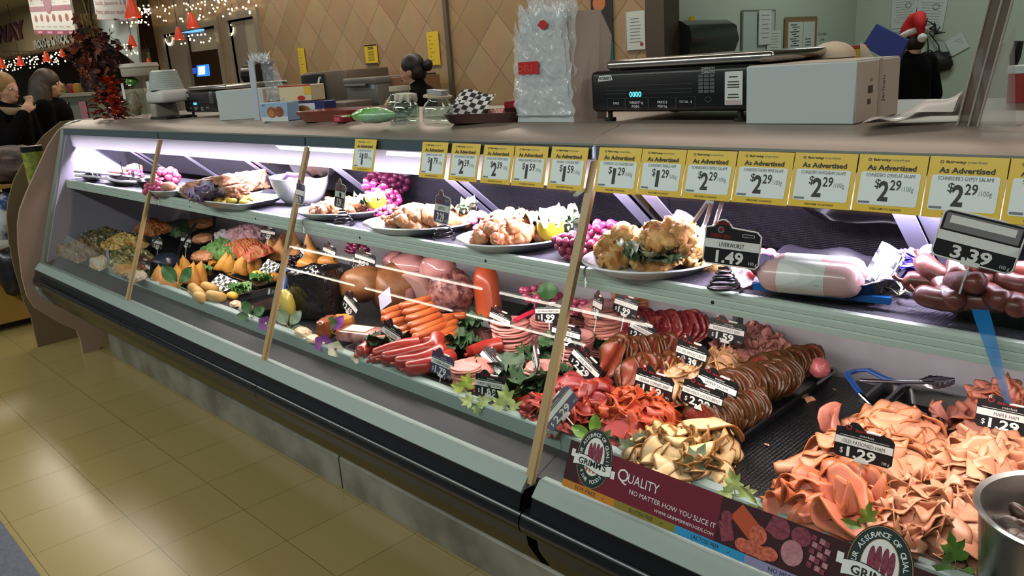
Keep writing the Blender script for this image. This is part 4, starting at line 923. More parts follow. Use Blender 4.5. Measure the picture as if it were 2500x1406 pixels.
# ---------------- sausages
def sausage(pts, r, m, name, label, cat='sausage', group=None, n=12, ends=True, mats=None, twist=False):
    P = [Vector(p) for p in pts]; Q = []
    # Catmull-Rom through the points
    E = [P[0] * 2 - P[1]] + P + [P[-1] * 2 - P[-2]]
    for i in range(1, len(E) - 2):
        for k in range(7):
            t = k / 7; a, b, c, d = E[i - 1:i + 3]
            Q.append(.5 * ((2 * b) + (c - a) * t + (2 * a - 5 * b + 4 * c - d) * t * t + (3 * b - a - 3 * c + d) * t ** 3))
    Q.append(P[-1]); k = len(Q); R = []
    for i in range(k):
        f = min(i, k - 1 - i) / (k - 1); R.append(r * min(1, sqrt(max(.0, 1 - (1 - min(1, f / .10)) ** 2)) + .12))
    base = Q[0].copy(); mb = MB(); mb.tube([q - base for q in Q], R, n, 0)
    if twist:
        mb.tube([Q[0] - base, Q[0] - base + (Q[0] - Q[1]).normalized() * r * .5], [r * .18, r * .3], 6, 0)
    o = mb.build(name, m, ang=60); o.location = base; return tag(o, label, cat, group)
WIEN = mat('wiener_skin', rgb(178, 82, 40), .34, coat=.2, noise_s=18, noise_c=rgb(190, 98, 52))
REDS = mat('red_sausage_skin', rgb(142, 34, 26), .32, coat=.2, noise_s=9, noise_c=rgb(164, 52, 38))
def wiener(p, q, z, bow=.012, label='', r=.0115):
    a, b = on_z(p, z), on_z(q, z + .004); m_ = (a + b) / 2 + Vector((0, 0, .004)) + (b - a).cross(Vector((0, 0, 1))).normalized() * bow
    sausage([a, m_, b], r, WIEN, 'wiener', label, 'sausage', 'orange wieners in the pile')
WL = 'slim orange wiener in the pile in front of the speckled roast'
for p, q, z in [((972, 750), (1052, 728), .762), ((982, 765), (1060, 742), .752), ((988, 781), (1072, 754), .742), ((993, 798), (1078, 768), .732), ((1000, 813), (1085, 783), .72), ((1004, 826), (1095, 790), .71), ((1035, 800), (1108, 772), .715), ((1050, 812), (1116, 785), .705), ((1040, 828), (1118, 800), .695), ((1046, 842), (1122, 812), .685), ((1012, 845), (1060, 835), .68), ((1075, 775), (1140, 770), .70)]:
    wiener(p, q, z, label=WL, r=.0125)
for p, q, z in [((930, 768), (985, 748), .735), ((930, 782), (985, 764), .725), ((935, 795), (990, 780), .715), ((950, 800), (1000, 784), .705), ((960, 812), (1010, 798), .70), ((1018, 770), (990, 745), .73), ((975, 822), (1015, 812), .69), ((1060, 850), (1110, 832), .67)]:
    wiener(p, q, z, .004, 'slim orange wiener pointing towards the shopper at the left of the wiener pile', r=.0125)
RL = 'thick dark red smoked sausage in the front tray'
for pts, r in [(((850, 880, .66), (895, 850, .675), (955, 845, .68)), .021), (((885, 885, .66), (950, 862, .685), (1010, 850, .69)), .022), (((880, 895, .65), (925, 880, .665), (975, 862, .67)), .019), (((905, 893, .665), (980, 878, .68), (1035, 862, .70), (1048, 832, .72)), .023), (((940, 903, .665), (1010, 893, .68), (1070, 862, .70)), .023), (((965, 918, .66), (1030, 905, .675), (1090, 880, .68)), .024), (((990, 852, .68), (1020, 848, .685), (1040, 845, .69)), .017), (((1120, 880, .675), (1165, 862, .68), (1210, 855, .68)), .022)]:
    sausage([on_z((x, y), z) + Vector((0, .035, .008)) for x, y, z in pts], r, REDS, 'smoked_sausage', RL, 'sausage', 'dark red sausages in the front tray', 14, twist=True)
q = on_z((1165, 900), .68); o = MB().ell((0, 0, 0), (.062, .05, .03), 24, 14).build('sausage_end', [meat('pink_sausage_end', rgb(196, 116, 108), rgb(196, 116, 108), mottle=rgb(206, 128, 120))]); o.location = q
tag(o, 'broad smooth pink sausage end under the flat lying tag', 'sausage end')
tray('sausage_tray', 'long black tray under the wieners and dark red sausages', (-1.95, 1.50), .34, .46, .028, .0)

# ---------------- big deli logs, hams and packs
def log(name, label, px0, z0, px1, z1, r, m, cat='deli meat', cut=None, n=28, round_=True, bump=.02, seed=0, cutm=None):
    a, b = on_z(px0, z0), on_z(px1, z1); k = 14; R = []; P = []
    for i in range(k + 1):
        f = i / k; P.append(a.lerp(b, f) - a); e = min(1, f / .42) if (not cut or 'a' not in cut) else 1; g = min(1, (1 - f) / .42) if (not cut or 'b' not in cut) else 1
        R.append(r * max(.05, sqrt(max(0, 1 - (1 - e) ** 2))) * max(.05, sqrt(max(0, 1 - (1 - g) ** 2))) * (1 + bump * nz(f * 5, seed)))
    o = thing(name, label, cat, a); mb = MB(); mb.tube(P, R, n, 0, caps=True); mb.build('casing' if cut else 'body', m, o, ang=50)
    if cut:
        for c_, P_, nn in (('a', P[0], P[0] - P[1]), ('b', P[-1], P[-1] - P[-2])):
            if c_ in cut:
                nn = nn.normalized(); mb = MB(); mb.tube([P_ - nn * .002, P_ + nn * .0015], [r * .97, r * .96], n, 0); mb.build('cut_face', cutm, o, ang=30)
    return o
TANC = mat('tan_casing', rgb(146, 96, 58), .4, noise_s=40, noise_c=rgb(124, 76, 44), bump_s=60, bump=.4)
MAUV = meat('mauve_cut', rgb(142, 92, 96), rgb(142, 92, 96), mottle=rgb(156, 106, 108))
ROUGH = mat('speckled_roast', rgb(112, 56, 56), .34, coat=.3, noise_s=40, noise_c=rgb(176, 116, 110), noise_amt=.35, bump_s=34, bump=1., bump_d=.008, detail=5)
PALEM = meat('pale_cut', rgb(206, 158, 152), rgb(206, 158, 152), mottle=rgb(216, 172, 162))
log('deli_log', 'tall orange paprika sausage log standing against the rear wall', (1195, 770), DZ + .01, (1182, 640), .82, .047, mat('orange_log', rgb(206, 82, 44), .34, coat=.3, noise_s=6, noise_c=rgb(214, 96, 56)), cut='a', cutm=mat('orange_log', None))
log('deli_log', 'tan ham with a netted rind leaning in the back row, left of the mauve log', (895, 738), .67, (872, 650), .80, .085, TANC, seed=2)
log('deli_log', 'mauve deli log half wrapped in tan casing, in the middle of the back row', (905, 725), .69, (985, 690), .72, .088, TANC, cut='b', cutm=MAUV, seed=3)
log('deli_log', 'mauve uncased end of a deli log lying beside the tan casing', (960, 715), .69, (1010, 700), .70, .084, MAUV, seed=4)
log('deli_log', 'pale pink ham with a smooth cut face next to the speckled roast', (1005, 712), .70, (1050, 660), .75, .075, PALEM, cut='a', cutm=PALEM, seed=5)
q = on_z((1100, 712), .715); o = MB().ell((0, 0, 0), (.092, .08, .085), 70, 44, fn=lambda d: rough(d, 3, .8) * (1 - .12 * max(0, d.z) * abs(d.x))).build('roast', [ROUGH]); o.location = q
tag(o, 'large speckled mauve roast lump to the left of the orange log', 'deli meat')
PKM = mat('shrink_pink', rgb(186, 116, 118), .2, coat=.6, noise_s=9, noise_c=rgb(212, 152, 152), bump_s=30, bump=.8)
for p, z, r, l in (((1068, 652), .80, (.075, .06, .05), 'shiny shrink-wrapped pink meat behind the speckled roast'), ((1000, 645), .79, (.09, .06, .04), 'flat pink meat piece lying behind the tan logs'), ((965, 640), .78, (.05, .05, .04), 'small pink meat roll at the back beside the tan rolls')):
    o = MB().ell((0, 0, 0), r, 24, 16, fn=lambda d: 1 + .12 * nz(d.x * 2 + r[0] * 90, d.y * 2, d.z * 2)).build('wrapped_meat', [PKM]); o.location = on_z(p, z); tag(o, l, 'deli meat')
# black-wrapped ham
BW = mat('black_wrap', rgb(22, 17, 17), .2, coat=.5, bump_s=26, bump=1., bump_d=.012)
bwm = MB(); bwm.surf(lambda u, v: Vector((.105 * (abs(cos(2 * pi * u)) ** .6 * (1 if cos(2 * pi * u) > 0 else -1)) * (1 - .05 * v) * (1 + .03 * nz(u * 9, v * 6)), .075 * (abs(sin(2 * pi * u)) ** .6 * (1 if sin(2 * pi * u) > 0 else -1)) * (1 + .05 * nz(u * 7, v * 9, 4)), .165 * v + .01 * nz(u * 6, v * 3, 8))), 40, 14)
bwm.surf(lambda u, v: Vector((.100 * v * (abs(cos(2 * pi * u)) ** .6 * (1 if cos(2 * pi * u) > 0 else -1)), .072 * v * (abs(sin(2 * pi * u)) ** .6 * (1 if sin(2 * pi * u) > 0 else -1)), .165 + .012 * (1 - v) + .012 * nz(u * 8, v * 6, 2))), 40, 8)
o = bwm.build('wrapped_ham', [BW]); o.location = (*pc((785, 770), DZ)[:2], DZ + .006); o.rotation_euler = (0, -.05, .35)
o.location.z = DZ + .012; tag(o, 'large block-shaped ham in crinkled shiny black wrap', 'deli meat')
SMK = mat('smoked_brown', rgb(150, 84, 40), .32, coat=.3, noise_s=12, noise_c=rgb(120, 58, 26), bump_s=24, bump=.6)
GOLD = mat('smoked_gold', rgb(206, 142, 70), .36, noise_s=10, noise_c=rgb(184, 112, 48), bump_s=30, bump=.5)
def packet(label, px, z, sx, sy, sz, m, rz, seed, name='smoked_meat', squash=.7):
    q = on_z(px, z); o = MB().ell((0, 0, 0), (sx, sy, sz), 28, 18, fn=lambda d: (1 + .07 * nz(d.x * 3 + seed, d.y * 3, d.z * 3)) * (max(abs(d.x), abs(d.y), abs(d.z)) ** -squash)).build(name, [m]); o.location = q; o.rotation_euler = (0, 0, rz); return tag(o, label, 'deli meat')
packet('brown smoked meat pack standing on edge at the left of the golden one', (800, 800), .675, .022, .05, .036, SMK, .5, 1)
packet('golden brown smoked meat piece in front of the mauve log', (835, 790), .672, .038, .036, .028, GOLD, .5, 2)
q = on_z((880, 815), .665); o = thing('meat_pack', 'flat vacuum pack of pink bacon ends with a white label', 'meat pack', q, (0, 0, .3))
mb = MB(); mb.rbox((-.075, -.04, -.02), (.075, .04, .018), .008, 2); mb.build('pack', mat('bacon_pack', rgb(150, 78, 60), .18, coat=.7, noise_s=22, noise_c=rgb(216, 160, 160), noise_amt=.4), o)
mb = MB(); mb.box((-.05, -.032, .0185), (.045, .028, .0195)); mb.box((-.046, -.028, .0195), (.041, .024, .0199), 1); mb.build('pack_label', [mat('label_gold', rgb(170, 140, 60), .4), mat('label_white', rgb(196, 204, 212), .4)], o)
mb = MB(); mb.xprof([(0, 0), (.002, 0), (.002, .06), (0, .06)], -.035, .035); o = mb.build('plastic_label', [mat('lilac_label', rgb(186, 182, 206), .3)]); o.location = on_z((942, 748), .70); o.rotation_euler = (-.5, -.6, .2); tag(o, 'blank lilac plastic label standing behind the bacon pack', 'label')
# green stuffing bag, tongs, knives
o = MB().ell((0, 0, 0), (.035, .03, .06), 22, 16, fn=lambda d: 1 + .12 * nz(d.x * 3, d.y * 3, d.z * 3)).build('yellow_meat_roll', [mat('yellow_roll', rgb(176, 154, 60), .3, coat=.4, noise_s=20, noise_c=rgb(196, 178, 92), bump_s=25, bump=.8)]); o.location = on_z((700, 745), .69); tag(o, 'yellowish wrapped roll beside the blue handled tongs', 'deli meat')
tg2 = thing('serving_tongs', 'steel tongs with a long blue grip standing at the second glass seam', 'tongs', on_z((692, 770), .66))
b0 = tg2.location
mb = MB(); mb.tube([rel((688, 722), .70), rel((700, 655), .775)], [.0085, .010], 10, flat=.6); mb.build('grip', TBLUE, tg2)
mb = MB(); mb.tube([rel((676, 765), .66), rel((690, 718), .705)], [.004, .006], 8, flat=.5); mb.tube([rel((683, 768), .66), rel((692, 718), .705)], [.004, .006], 8, flat=.5); mb.build('jaw', TST, tg2)
kn = thing('carving_knife', 'carving knife with a bright pink-red handle resting on the meatloaf stack', 'knife', on_z((1290, 775), .75)); b0 = kn.location
mb = MB(); mb.tube([rel((1258, 782), .745), rel((1285, 768), .75), rel((1310, 758), .755)], [.009, .010, .010], 10, flat=.7); mb.build('handle', mat('knife_red', rgb(206, 44, 72), .35), kn)
mb = MB(); mb.tube([rel((1310, 758), .756), rel((1420, 775), .74)], [.014, .008], 8, flat=.12); mb.build('blade', TST, kn)
kn = thing('carving_knife', 'slim steel knife lying on the black tray left of the bologna stack', 'knife', on_z((1185, 810), .66)); b0 = kn.location
mb = MB(); mb.tube([rel((1180, 812), .655), rel((1235, 792), .665)], [.004, .013], 8, flat=.12); mb.build('blade', TST, kn)
mb = MB(); mb.tube([rel((1235, 792), .667), rel((1300, 742), .70)], [.011, .012], 8, flat=.6); mb.build('handle', BLACK, kn)

# ---------------- greens and garnish
KALE = mat('kale_green', rgb(34, 60, 32), .5, noise_s=30, noise_c=rgb(56, 88, 48))
KALEL = mat('parsley_green', rgb(62, 104, 48), .5, noise_s=30, noise_c=rgb(98, 138, 66))
def kale_mesh(name, m, seed, R=.05, n=9):
    rs = random.Random(seed); mb = MB()
    for i in range(n):
        a = rs.uniform(0, 6.28); L_ = R * rs.uniform(.7, 1.1); c = Vector((rs.uniform(-.4, .4) * R, rs.uniform(-.4, .4) * R, rs.uniform(0, .3) * R)); tl = rs.uniform(.1, .9); ph = rs.uniform(0, 6)
        ca, sa = cos(a), sin(a)
        def fn(u, v):
            w_ = (v - .5) * 2; wd = L_ * .75 * sin(pi * min(1, u * .75 + .12)); x = u * L_; y = w_ * wd
            z = tl * u * L_ + .20 * L_ * abs(w_) ** 2 * sin(u * 17 + ph + w_ * 2) + .10 * L_ * w_ * sin(u * 29 + ph)
            return c + Vector((x * ca - y * sa, x * sa + y * ca, z))
        mb.surf(fn, 10, 8)
    return mb.mesh(name, [m], 0)
kal = [kale_mesh('kale', KALE, i) for i in range(3)]; par = [kale_mesh('parsley', KALEL, 10 + i, .035, 9) for i in range(2)]
for i, (p, z, s_, l) in enumerate([((1265, 960), .65, 1.5, 'dark green kale bunch under the small flat bologna stack'), ((1330, 870), .67, 1.2, 'dark kale tuft between the bologna stacks and the glass seam'), ((1225, 920), .655, 1.1, 'kale tuft between the flat lying tag and the bologna stack'), ((1150, 800), .66, 1.1, 'kale tuft right of the wiener pile'), ((930, 845), .665, 1.1, 'kale tuft left of the $2.99 tag'), ((1000, 830), .67, .9, 'kale tuft right of the $2.99 tag'), ((1095, 855), .66, 1.2, 'kale strip between the dark red sausages and the bologna'), ((1150, 850), .655, 1.0, 'kale strip at the right end of the sausages'), ((1385, 930), .66, 1.0, 'kale tuft just right of the glass seam'), ((1460, 845), .66, .8, 'small kale tuft at the wine salami tag'), ((1130, 915), .655, .9, 'kale tuft right of the lyoner tag')]):
    place(kal[i % 3], 'kale', on_z(p, z), (0, 0, i * 1.3), s_, label=l, cat='kale')
LEAFG = mat('ivy_light', rgb(150, 172, 92), .45, noise_s=40, noise_c=rgb(186, 196, 132)); LEAFD = mat('leaf_dark', rgb(52, 92, 48), .4, noise_s=20, noise_c=rgb(74, 116, 66)); LEAFP = mat('leaf_grey', rgb(104, 128, 104), .4, noise_s=20, noise_c=rgb(150, 166, 140)); STEM = mat('plastic_stem', rgb(140, 150, 80), .5)
PURP = mat('orchid_purple', rgb(128, 58, 142), .45); CREAM = mat('petal_cream', rgb(222, 216, 186), .45)
def rail_spot(px, z):
    q = on_z(px, z)
    if q.y < 1.262: q = on_y(px, 1.266); q = q if q.z > .655 else on_z(px, .657)
    return q
def leaf_surf(mb, base, d, up, L_, wd, m, lobes=True, cup=.2, seed=0):
    d = Vector(d).normalized(); s_ = d.cross(Vector(up)).normalized(); n_ = s_.cross(d)
    if lobes:
        O = [(1, 0), (.86, .14), (.70, .30), (.58, .27), (.60, .56), (.66, .86), (.44, .74), (.26, .58), (.24, .74), (.12, .98), (-.02, .72), (-.06, .35), (0, .04)]
        O += [(a, -b) for a, b in reversed(O[1:-1])]; n = len(O)
        def pt(a, b): return Vector(base) + d * (a * L_) + s_ * (b * wd * 1.15) + n_ * (cup * L_ * (abs(b) * .35 - a * a * .5) + .03 * L_ * sin(a * 9 + b * 4 + seed))
        V = [pt(a, b) for a, b in O] + [pt(.28 + .45 * (a - .28), b * .45) for a, b in O] + [pt(.28, 0)]
        mb.add(V, [(i, (i + 1) % n, n + (i + 1) % n, n + i) for i in range(n)] + [(n + i, n + (i + 1) % n, 2 * n) for i in range(n)], m, True); return
    def fn(u, v):
        w_ = (v - .5) * 2; k = sin(pi * min(1, (u * .97 + .03))) ** .75
        return Vector(base) + d * (u * L_) + s_ * (w_ * wd * k) + n_ * (cup * L_ * (abs(w_) * .35 - u * u * .5) + .02 * L_ * sin(u * 9 + seed))
    mb.surf(fn, 12, 6, m)
def sprig(label, px, z, k, leaves, mats_, name='ivy_sprig', cat='leaf garnish'):
    """leaves: list of (picture direction dx, dy, length, width, lobed)"""
    q = rail_spot(px, z); mb = MB()
    for i, (dx, dy, L_, wd, lb, mi) in enumerate(leaves):
        d = RGT * dx - UPV * dy + Vector((0, -.15, 0)); b_ = d.normalized() * L_ * .25
        leaf_surf(mb, b_, d, (-FWD + Vector((0, 0, .3))), L_, wd, mi, lb, seed=i); mb.tube([(0, 0, 0), b_ * .6, b_ * 1.1], .0012, 5, 0)
    mb.tube([(-.02, -.0, -.004), (0, 0, 0), (.018, .006, -.006)], .0014, 5, 0)
    o = mb.build(name, [STEM] + mats_, ang=0); o.location = q; o.scale = (k, k, k); return tag(o, label, cat)
sprig('pale green ivy sprig right of the $1.89 turkey tag', (1235, 1000), .675, 1.0, [(.1, -1, .055, .022, True, 1), (.9, -.1, .05, .02, True, 1), (.7, .8, .035, .014, True, 1), (-.5, -.6, .04, .016, True, 1)], [LEAFG])
sprig('yellow-green leaf pair left of the $1.89 turkey tag', (1135, 955), .68, 1.0, [(.3, -.9, .045, .02, True, 1), (-.6, -.4, .035, .015, True, 1), (.5, .7, .03, .013, True, 1)], [mat('ivy_yellow', rgb(160, 176, 70), .45)])
sprig('pale cream-green leaf cluster below the $1.89 turkey tag', (1160, 985), .665, .9, [(-.6, -.3, .04, .018, True, 1), (.7, -.2, .045, .018, True, 1), (.3, .7, .03, .012, True, 1)], [LEAFG])
sprig('bright green leaves above the oval crest at the left of the banner', (1450, 1075), .675, 1.0, [(-.9, -.7, .05, .014, False, 1), (.15, -1, .05, .014, False, 1), (.8, -.1, .045, .022, True, 2)], [mat('leaf_bright', rgb(112, 156, 60), .4), LEAFD])
sprig('grey-green ivy leaves behind the banner right of the crest', (1545, 1110), .672, 1.0, [(-.5, -.8, .04, .018, True, 1), (.4, -.6, .055, .024, True, 1), (.9, .5, .055, .024, True, 1)], [LEAFP])
sprig('large dull green leaf behind the banner in front of the chicken', (1680, 1160), .668, 1.0, [(.5, -.8, .06, .028, True, 1), (.9, .2, .05, .024, True, 1), (-.8, -.1, .035, .022, False, 1)], [LEAFP])
sprig('pale yellow-green ivy leaf standing alone behind the banner', (1795, 1208), .668, 1.0, [(-.1, -1, .045, .018, True, 1), (.8, -.2, .035, .014, True, 1), (-.7, -.2, .03, .012, True, 1)], [LEAFG])
sprig('thin cream leaf tip beside the ruffled ham', (1855, 1238), .665, .9, [(-.7, -.9, .05, .007, False, 1), (-.9, .1, .03, .01, False, 1)], [LEAFG])
sprig('fresh green leaf at the front of the ruffled ham', (2115, 1290), .70, 1.0, [(.2, -1, .04, .016, True, 1), (.9, .25, .06, .028, True, 1), (-.5, .7, .04, .018, True, 1), (-.8, -.3, .045, .008, False, 1)], [mat('leaf_fresh', rgb(108, 138, 54), .4)])
sprig('green ivy leaf beside the steel pail at the bottom right', (2335, 1385), .672, 1.0, [(-.1, -1, .05, .022, True, 1), (.5, .5, .045, .02, True, 1), (-.8, .3, .04, .018, True, 1)], [mat('leaf_bright', None)])
sprig('dark green pointed leaves at the front under the yellow samosas', (440, 700), .655, 1.6, [(-.5, -.8, .06, .018, False, 1), (.5, -.7, .05, .016, False, 1), (.1, .8, .04, .014, False, 1)], [LEAFD])
sprig('green leaves at the front rail right of the second glass seam', (705, 800), .655, 1.2, [(-.4, -.9, .05, .018, False, 1), (.6, -.7, .05, .016, False, 1), (.9, .1, .04, .014, False, 1)], [LEAFP])
sprig('green and purple leaves above the purple orchid', (810, 812), .665, 1.1, [(-.6, -.6, .045, .016, False, 1), (.1, -1, .04, .016, False, 1), (.7, -.9, .05, .016, False, 2), (1, .2, .045, .012, False, 2)], [LEAFD, PURP])
sprig('green leaves among the orchids left of the second glass seam', (615, 775), .655, 1.1, [(-.3, -.9, .05, .018, False, 1), (.7, -.5, .045, .016, False, 1), (-.8, -.2, .04, .014, False, 1)], [LEAFD])
def flower(label, px, z, k, mi, n=5, cat='flower', name='orchid_flower', mats_=(PURP, CREAM)):
    mb = MB()
    for i in range(n):
        a = 2 * pi * i / n; d = RGT * cos(a) + UPV * sin(a) - FWD * .35; leaf_surf(mb, (0, 0, 0), d, -FWD, .034, .017, mi, False, .1, i)
    mb.ell((0, 0, 0), .006, 10, 8, 1 - mi); o = mb.build(name, list(mats_), ang=0); o.location = rail_spot(px, z); o.scale = (k,) * 3; return tag(o, label, cat)
flower('purple orchid flower at the front rail left of the red sausages', (790, 838), .665, .95, 0)
flower('cream orchid flower touching the purple one at the front rail', (820, 852), .66, .85, 1)
flower('dusky purple orchid flower at the foot of the second glass seam', (650, 790), .66, .9, 0)
flower('small white and purple flower in front of the dark red sausages', (872, 872), .675, .6, 1, 4)

# ---------------- trays of pastries: samosas, spring rolls, rolls
SAMO = mat('samosa_crust', rgb(206, 150, 58), .5, noise_s=28, noise_c=rgb(176, 112, 34), bump_s=60, bump=.5)
SAMT = mat('samosa_tan', rgb(204, 148, 92), .5, noise_s=28, noise_c=rgb(186, 122, 60), bump_s=60, bump=.5)
def samosa_mesh(m, seed, h=.085, w_=.05, d=.03):
    rs = random.Random(seed); mb = MB()
    def fn(u, v):
        zz = v * h; k = (1 - v) ** .9; a = 2 * pi * u; x = w_ * k * (abs(cos(a)) ** .7 * (1 if cos(a) > 0 else -1)); y = d * (k ** .7) * (abs(sin(a)) ** .8 * (1 if sin(a) > 0 else -1)) * min(1, .35 + 1.2 * sin(pi * min(1, v + .12)))
        return (x + .012 * v + .003 * nz(u * 6, v * 5, seed), y + .003 * nz(u * 8, v * 6, seed + 5), zz)
    mb.surf(fn, 20, 9); mb.add([(w_ * (abs(cos(a)) ** .7 * (1 if cos(a) > 0 else -1)), d * .5 * sin(a), 0) for a in [2 * pi * i / 20 for i in range(20)]], [tuple(range(20))]); return mb.mesh('samosa', [m], 60)
sm = [samosa_mesh(SAMO, i) for i in range(3)]; st = [samosa_mesh(SAMT, 5 + i) for i in range(2)]
def samosas(label, group, ms, items, z):
    rs = random.Random(len(items) * 7)
    for i, (px, py, s_, ry) in enumerate(items): place(ms[i % len(ms)], 'samosa', on_z((px, py), z), (rs.uniform(-.25, .1), ry, .2 + rs.uniform(-.4, .4)), s_ * .92, label=label, cat='samosa', group=group)
samosas('yellow three-cornered samosa in the front cluster behind the dark leaves', 'front samosas', sm, [(385, 690, 1.1, -.1), (412, 700, 1.1, .15), (435, 690, 1.2, .0), (462, 692, 1.3, .1), (480, 685, 1.25, .2), (425, 672, 1.2, -.2), (452, 668, 1.2, .0)], DZ + .012)
samosas('golden samosa in the middle black tray', 'middle samosas', sm, [(520, 655, .8, -.9), (545, 660, 1.15, .1), (562, 663, 1.2, .25), (580, 664, 1.15, .3), (600, 660, 1.1, .3), (622, 655, 1.15, .05), (535, 648, .9, -.6)], DZ + .03)
samosas('tan samosa in the rear tray at the second glass seam', 'rear samosas', st, [(640, 620, 1.1, -.4), (660, 628, 1.3, -.1), (680, 632, 1.3, .1), (700, 636, 1.25, .15), (722, 640, 1.25, .2), (690, 616, 1.3, .0), (712, 618, 1.3, .1), (668, 612, 1.2, -.1)], DZ + .05)
tray('pastry_tray', 'black tray with the front yellow samosas', pc((432, 680), DZ), .34, .20, .02, -.05)
tray('pastry_tray', 'black scalloped tray with the middle golden samosas', pc((575, 660), DZ), .34, .20, .035, -.05)
tray('pastry_tray', 'black tray with the rear tan samosas', pc((690, 630), DZ), .34, .22, .05, -.05)
ROLLP = mat('spring_roll_pastry', rgb(214, 186, 120), .5, noise_s=16, noise_c=rgb(190, 142, 76), bump_s=50, bump=.4)
for i, (p, q, z) in enumerate([((468, 700), (490, 720), .665), ((498, 698), (525, 708), .665), ((508, 720), (545, 728), .67), ((480, 722), (500, 732), .66)]):
    a, b = on_z(p, z), on_z(q, z); d = (b - a); mb = MB(); L_ = d.length
    mb.tube([(0, 0, 0), d * .08, d * .5, d * .92, d], [.012, .021, .023, .021, .012], 14); o = mb.build('spring_roll', ROLLP, ang=60); o.location = a; tag(o, 'pale golden spring roll in the front cluster on its tray', 'spring roll', 'spring rolls')
tray('pastry_tray', 'shallow golden tray edge under the spring rolls', pc((505, 722), DZ), .22, .10, .012, -.2, m=mat('tray_gold', rgb(170, 120, 50), .4))
BUN = mat('bun_crust', rgb(204, 144, 66), .4, noise_s=10, noise_c=rgb(184, 116, 44))
def roll(label, px, z, sx, sy, sz, m, rz=0, ry=0, name='pastry_roll', cat='pastry'):
    o = MB().ell((0, 0, 0), (sx, sy, sz), 24, 16, fn=lambda d: max(abs(d.x), .75) ** -.3).build(name, [m]); o.location = on_z(px, z); o.rotation_euler = (0, ry, rz); return tag(o, label, cat)
for p, s_, rz, l in (((748, 645), (.045, .028, .024), .2, 'tan roll at the left of the upper pastry row'), ((800, 640), (.045, .03, .028), .3, 'fat tan roll in the middle of the upper pastry row'), ((780, 655), (.04, .022, .018), .3, 'thin tan roll in front of the fat one'), ((762, 632), (.032, .03, .05), 0, 'upright stubby tan roll below the pointed cone')):
    roll(l, p, .755, *s_, BUN, rz)
mb = MB(); mb.lathe([(.001, .11), (.012, .085), (.03, .03), (.036, 0), (.0, 0)], 20); o = mb.build('pastry_cone', [SAMT]); o.location = on_z((758, 628), .735); tag(o, 'pointed tan pastry cone in the upper pastry row', 'pastry')
roll('golden bun half beside the parsley in the low black tray', (665, 678), .67, .034, .028, .022, BUN, .2, name='bun', cat='bun')
roll('yellow cut bun left of the parsley in the low black tray', (628, 672), .67, .03, .024, .02, mat('bun_yellow', rgb(222, 184, 86), .5), .2, name='bun', cat='bun')
tray('pastry_tray', 'low black scalloped tray with buns and parsley', pc((645, 690), DZ), .30, .18, .03, -.05)
for i, (p, z, s_, l) in enumerate([((640, 688), .675, 1.3, 'curly parsley in front of the buns'), ((585, 712), .665, 1.2, 'curly parsley tuft left of the low tray'), ((500, 668), .66, 1., 'parsley sprig behind the front samosas')]):
    place(par[i % 2], 'parsley', on_z(p, z), (0, 0, i), s_, label=l, cat='parsley')
roll('yellow egg half beside the dark strip at the front', (567, 722), .66, .026, .02, .016, mat('egg_yellow', rgb(226, 174, 60), .4), .2, name='egg_half', cat='egg')
CHK = None
def checker(name='checker_paper', a=rgb(220, 220, 218), b_=rgb(20, 20, 22), s_=80):
    if name in MATS: return MATS[name]
    m = bpy.data.materials.new(name); m.use_nodes = True; MATS[name] = m; nt = m.node_tree; N = nt.nodes.new; c = N('ShaderNodeTexChecker'); c.inputs['Scale'].default_value = s_; c.inputs[1].default_value = a; c.inputs[2].default_value = b_
    tc = N('ShaderNodeTexCoord'); nt.links.new(tc.outputs['Object'], c.inputs['Vector']); nt.links.new(c.outputs[0], nt.nodes['Principled BSDF'].inputs['Base Color']); return m
def paper(label, px, z, w_, d, rot, amp=.01, s_=80, name='checkered_paper', m=None, cat='liner paper'):
    mb = MB(); mb.surf(lambda u, v: ((u - .5) * w_, (v - .5) * d, amp * sin(u * 7) * cos(v * 5)), 12, 8); o = mb.build(name, m or checker(s_=s_), ang=0); o.location = on_z(px, z); o.rotation_euler = rot; return tag(o, label, cat)
paper('black and white checkered paper behind the low bun tray', (655, 655), .68, .11, .08, (.7, .1, 0), s_=60)
paper('black and white checkered paper under the middle samosas', (545, 690), .66, .12, .07, (.5, .2, .2), s_=60)
paper('checkered paper peeking out under the brown salami', (1555, 845), .69, .06, .03, (.6, .1, -.2), .004, 90)
paper('checkered paper along the tray edge right of the chicken', (1765, 1030), .645, .03, .11, (.2, .6, .2), .006, 70)

# ---------------- salads, schnitzels and bowls at the far left
SCHN = mat('schnitzel_pink', rgb(176, 112, 76), .45, noise_s=18, noise_c=rgb(204, 146, 106), bump_s=34, bump=1., bump_d=.008)
def slab(label, px, z, sx, sy, m, seed, rz=0, sz=.022, name='salmon_fillet', cat='cooked fish'):
    def heapf(u, v):
        e = min(1, 7 * u * (1 - u)) ** .5 * min(1, 7 * v * (1 - v)) ** .5; X, Y = (u - .5) * 2.5 * sx, (v - .5) * 2.7 * sy
        return (X + .012 * nz(Y * 30, seed), Y + .012 * nz(X * 30, seed), e * (sz * (.9 + .8 * nz(X * 12, Y * 12, seed)) + .016 * (1 - 2.2 * abs(nz(X * 38, Y * 38, seed))) + .010 * (1 - 2.2 * abs(nz(X * 85, Y * 85, seed + 5)))) - sz * .6)
    o = (MB().surf(heapf, 90, 56) if name == 'salad' else MB().ell((0, 0, 0), (sx, sy, sz), 60, 36, fn=lambda d: rough(d, seed, 1.5))).build(name, [m], ang=0); o.location = on_z(px, z); o.rotation_euler = (.15, 0, rz); return tag(o, label, cat)
slab('rough pink-orange fillet at the very back under the shelf rail', (490, 545), .76, .13, .06, SCHN, 1, -.1)
slab('small pink-orange fillet in the second row behind the parsley', (495, 582), .735, .075, .05, SCHN, 2, -.1)
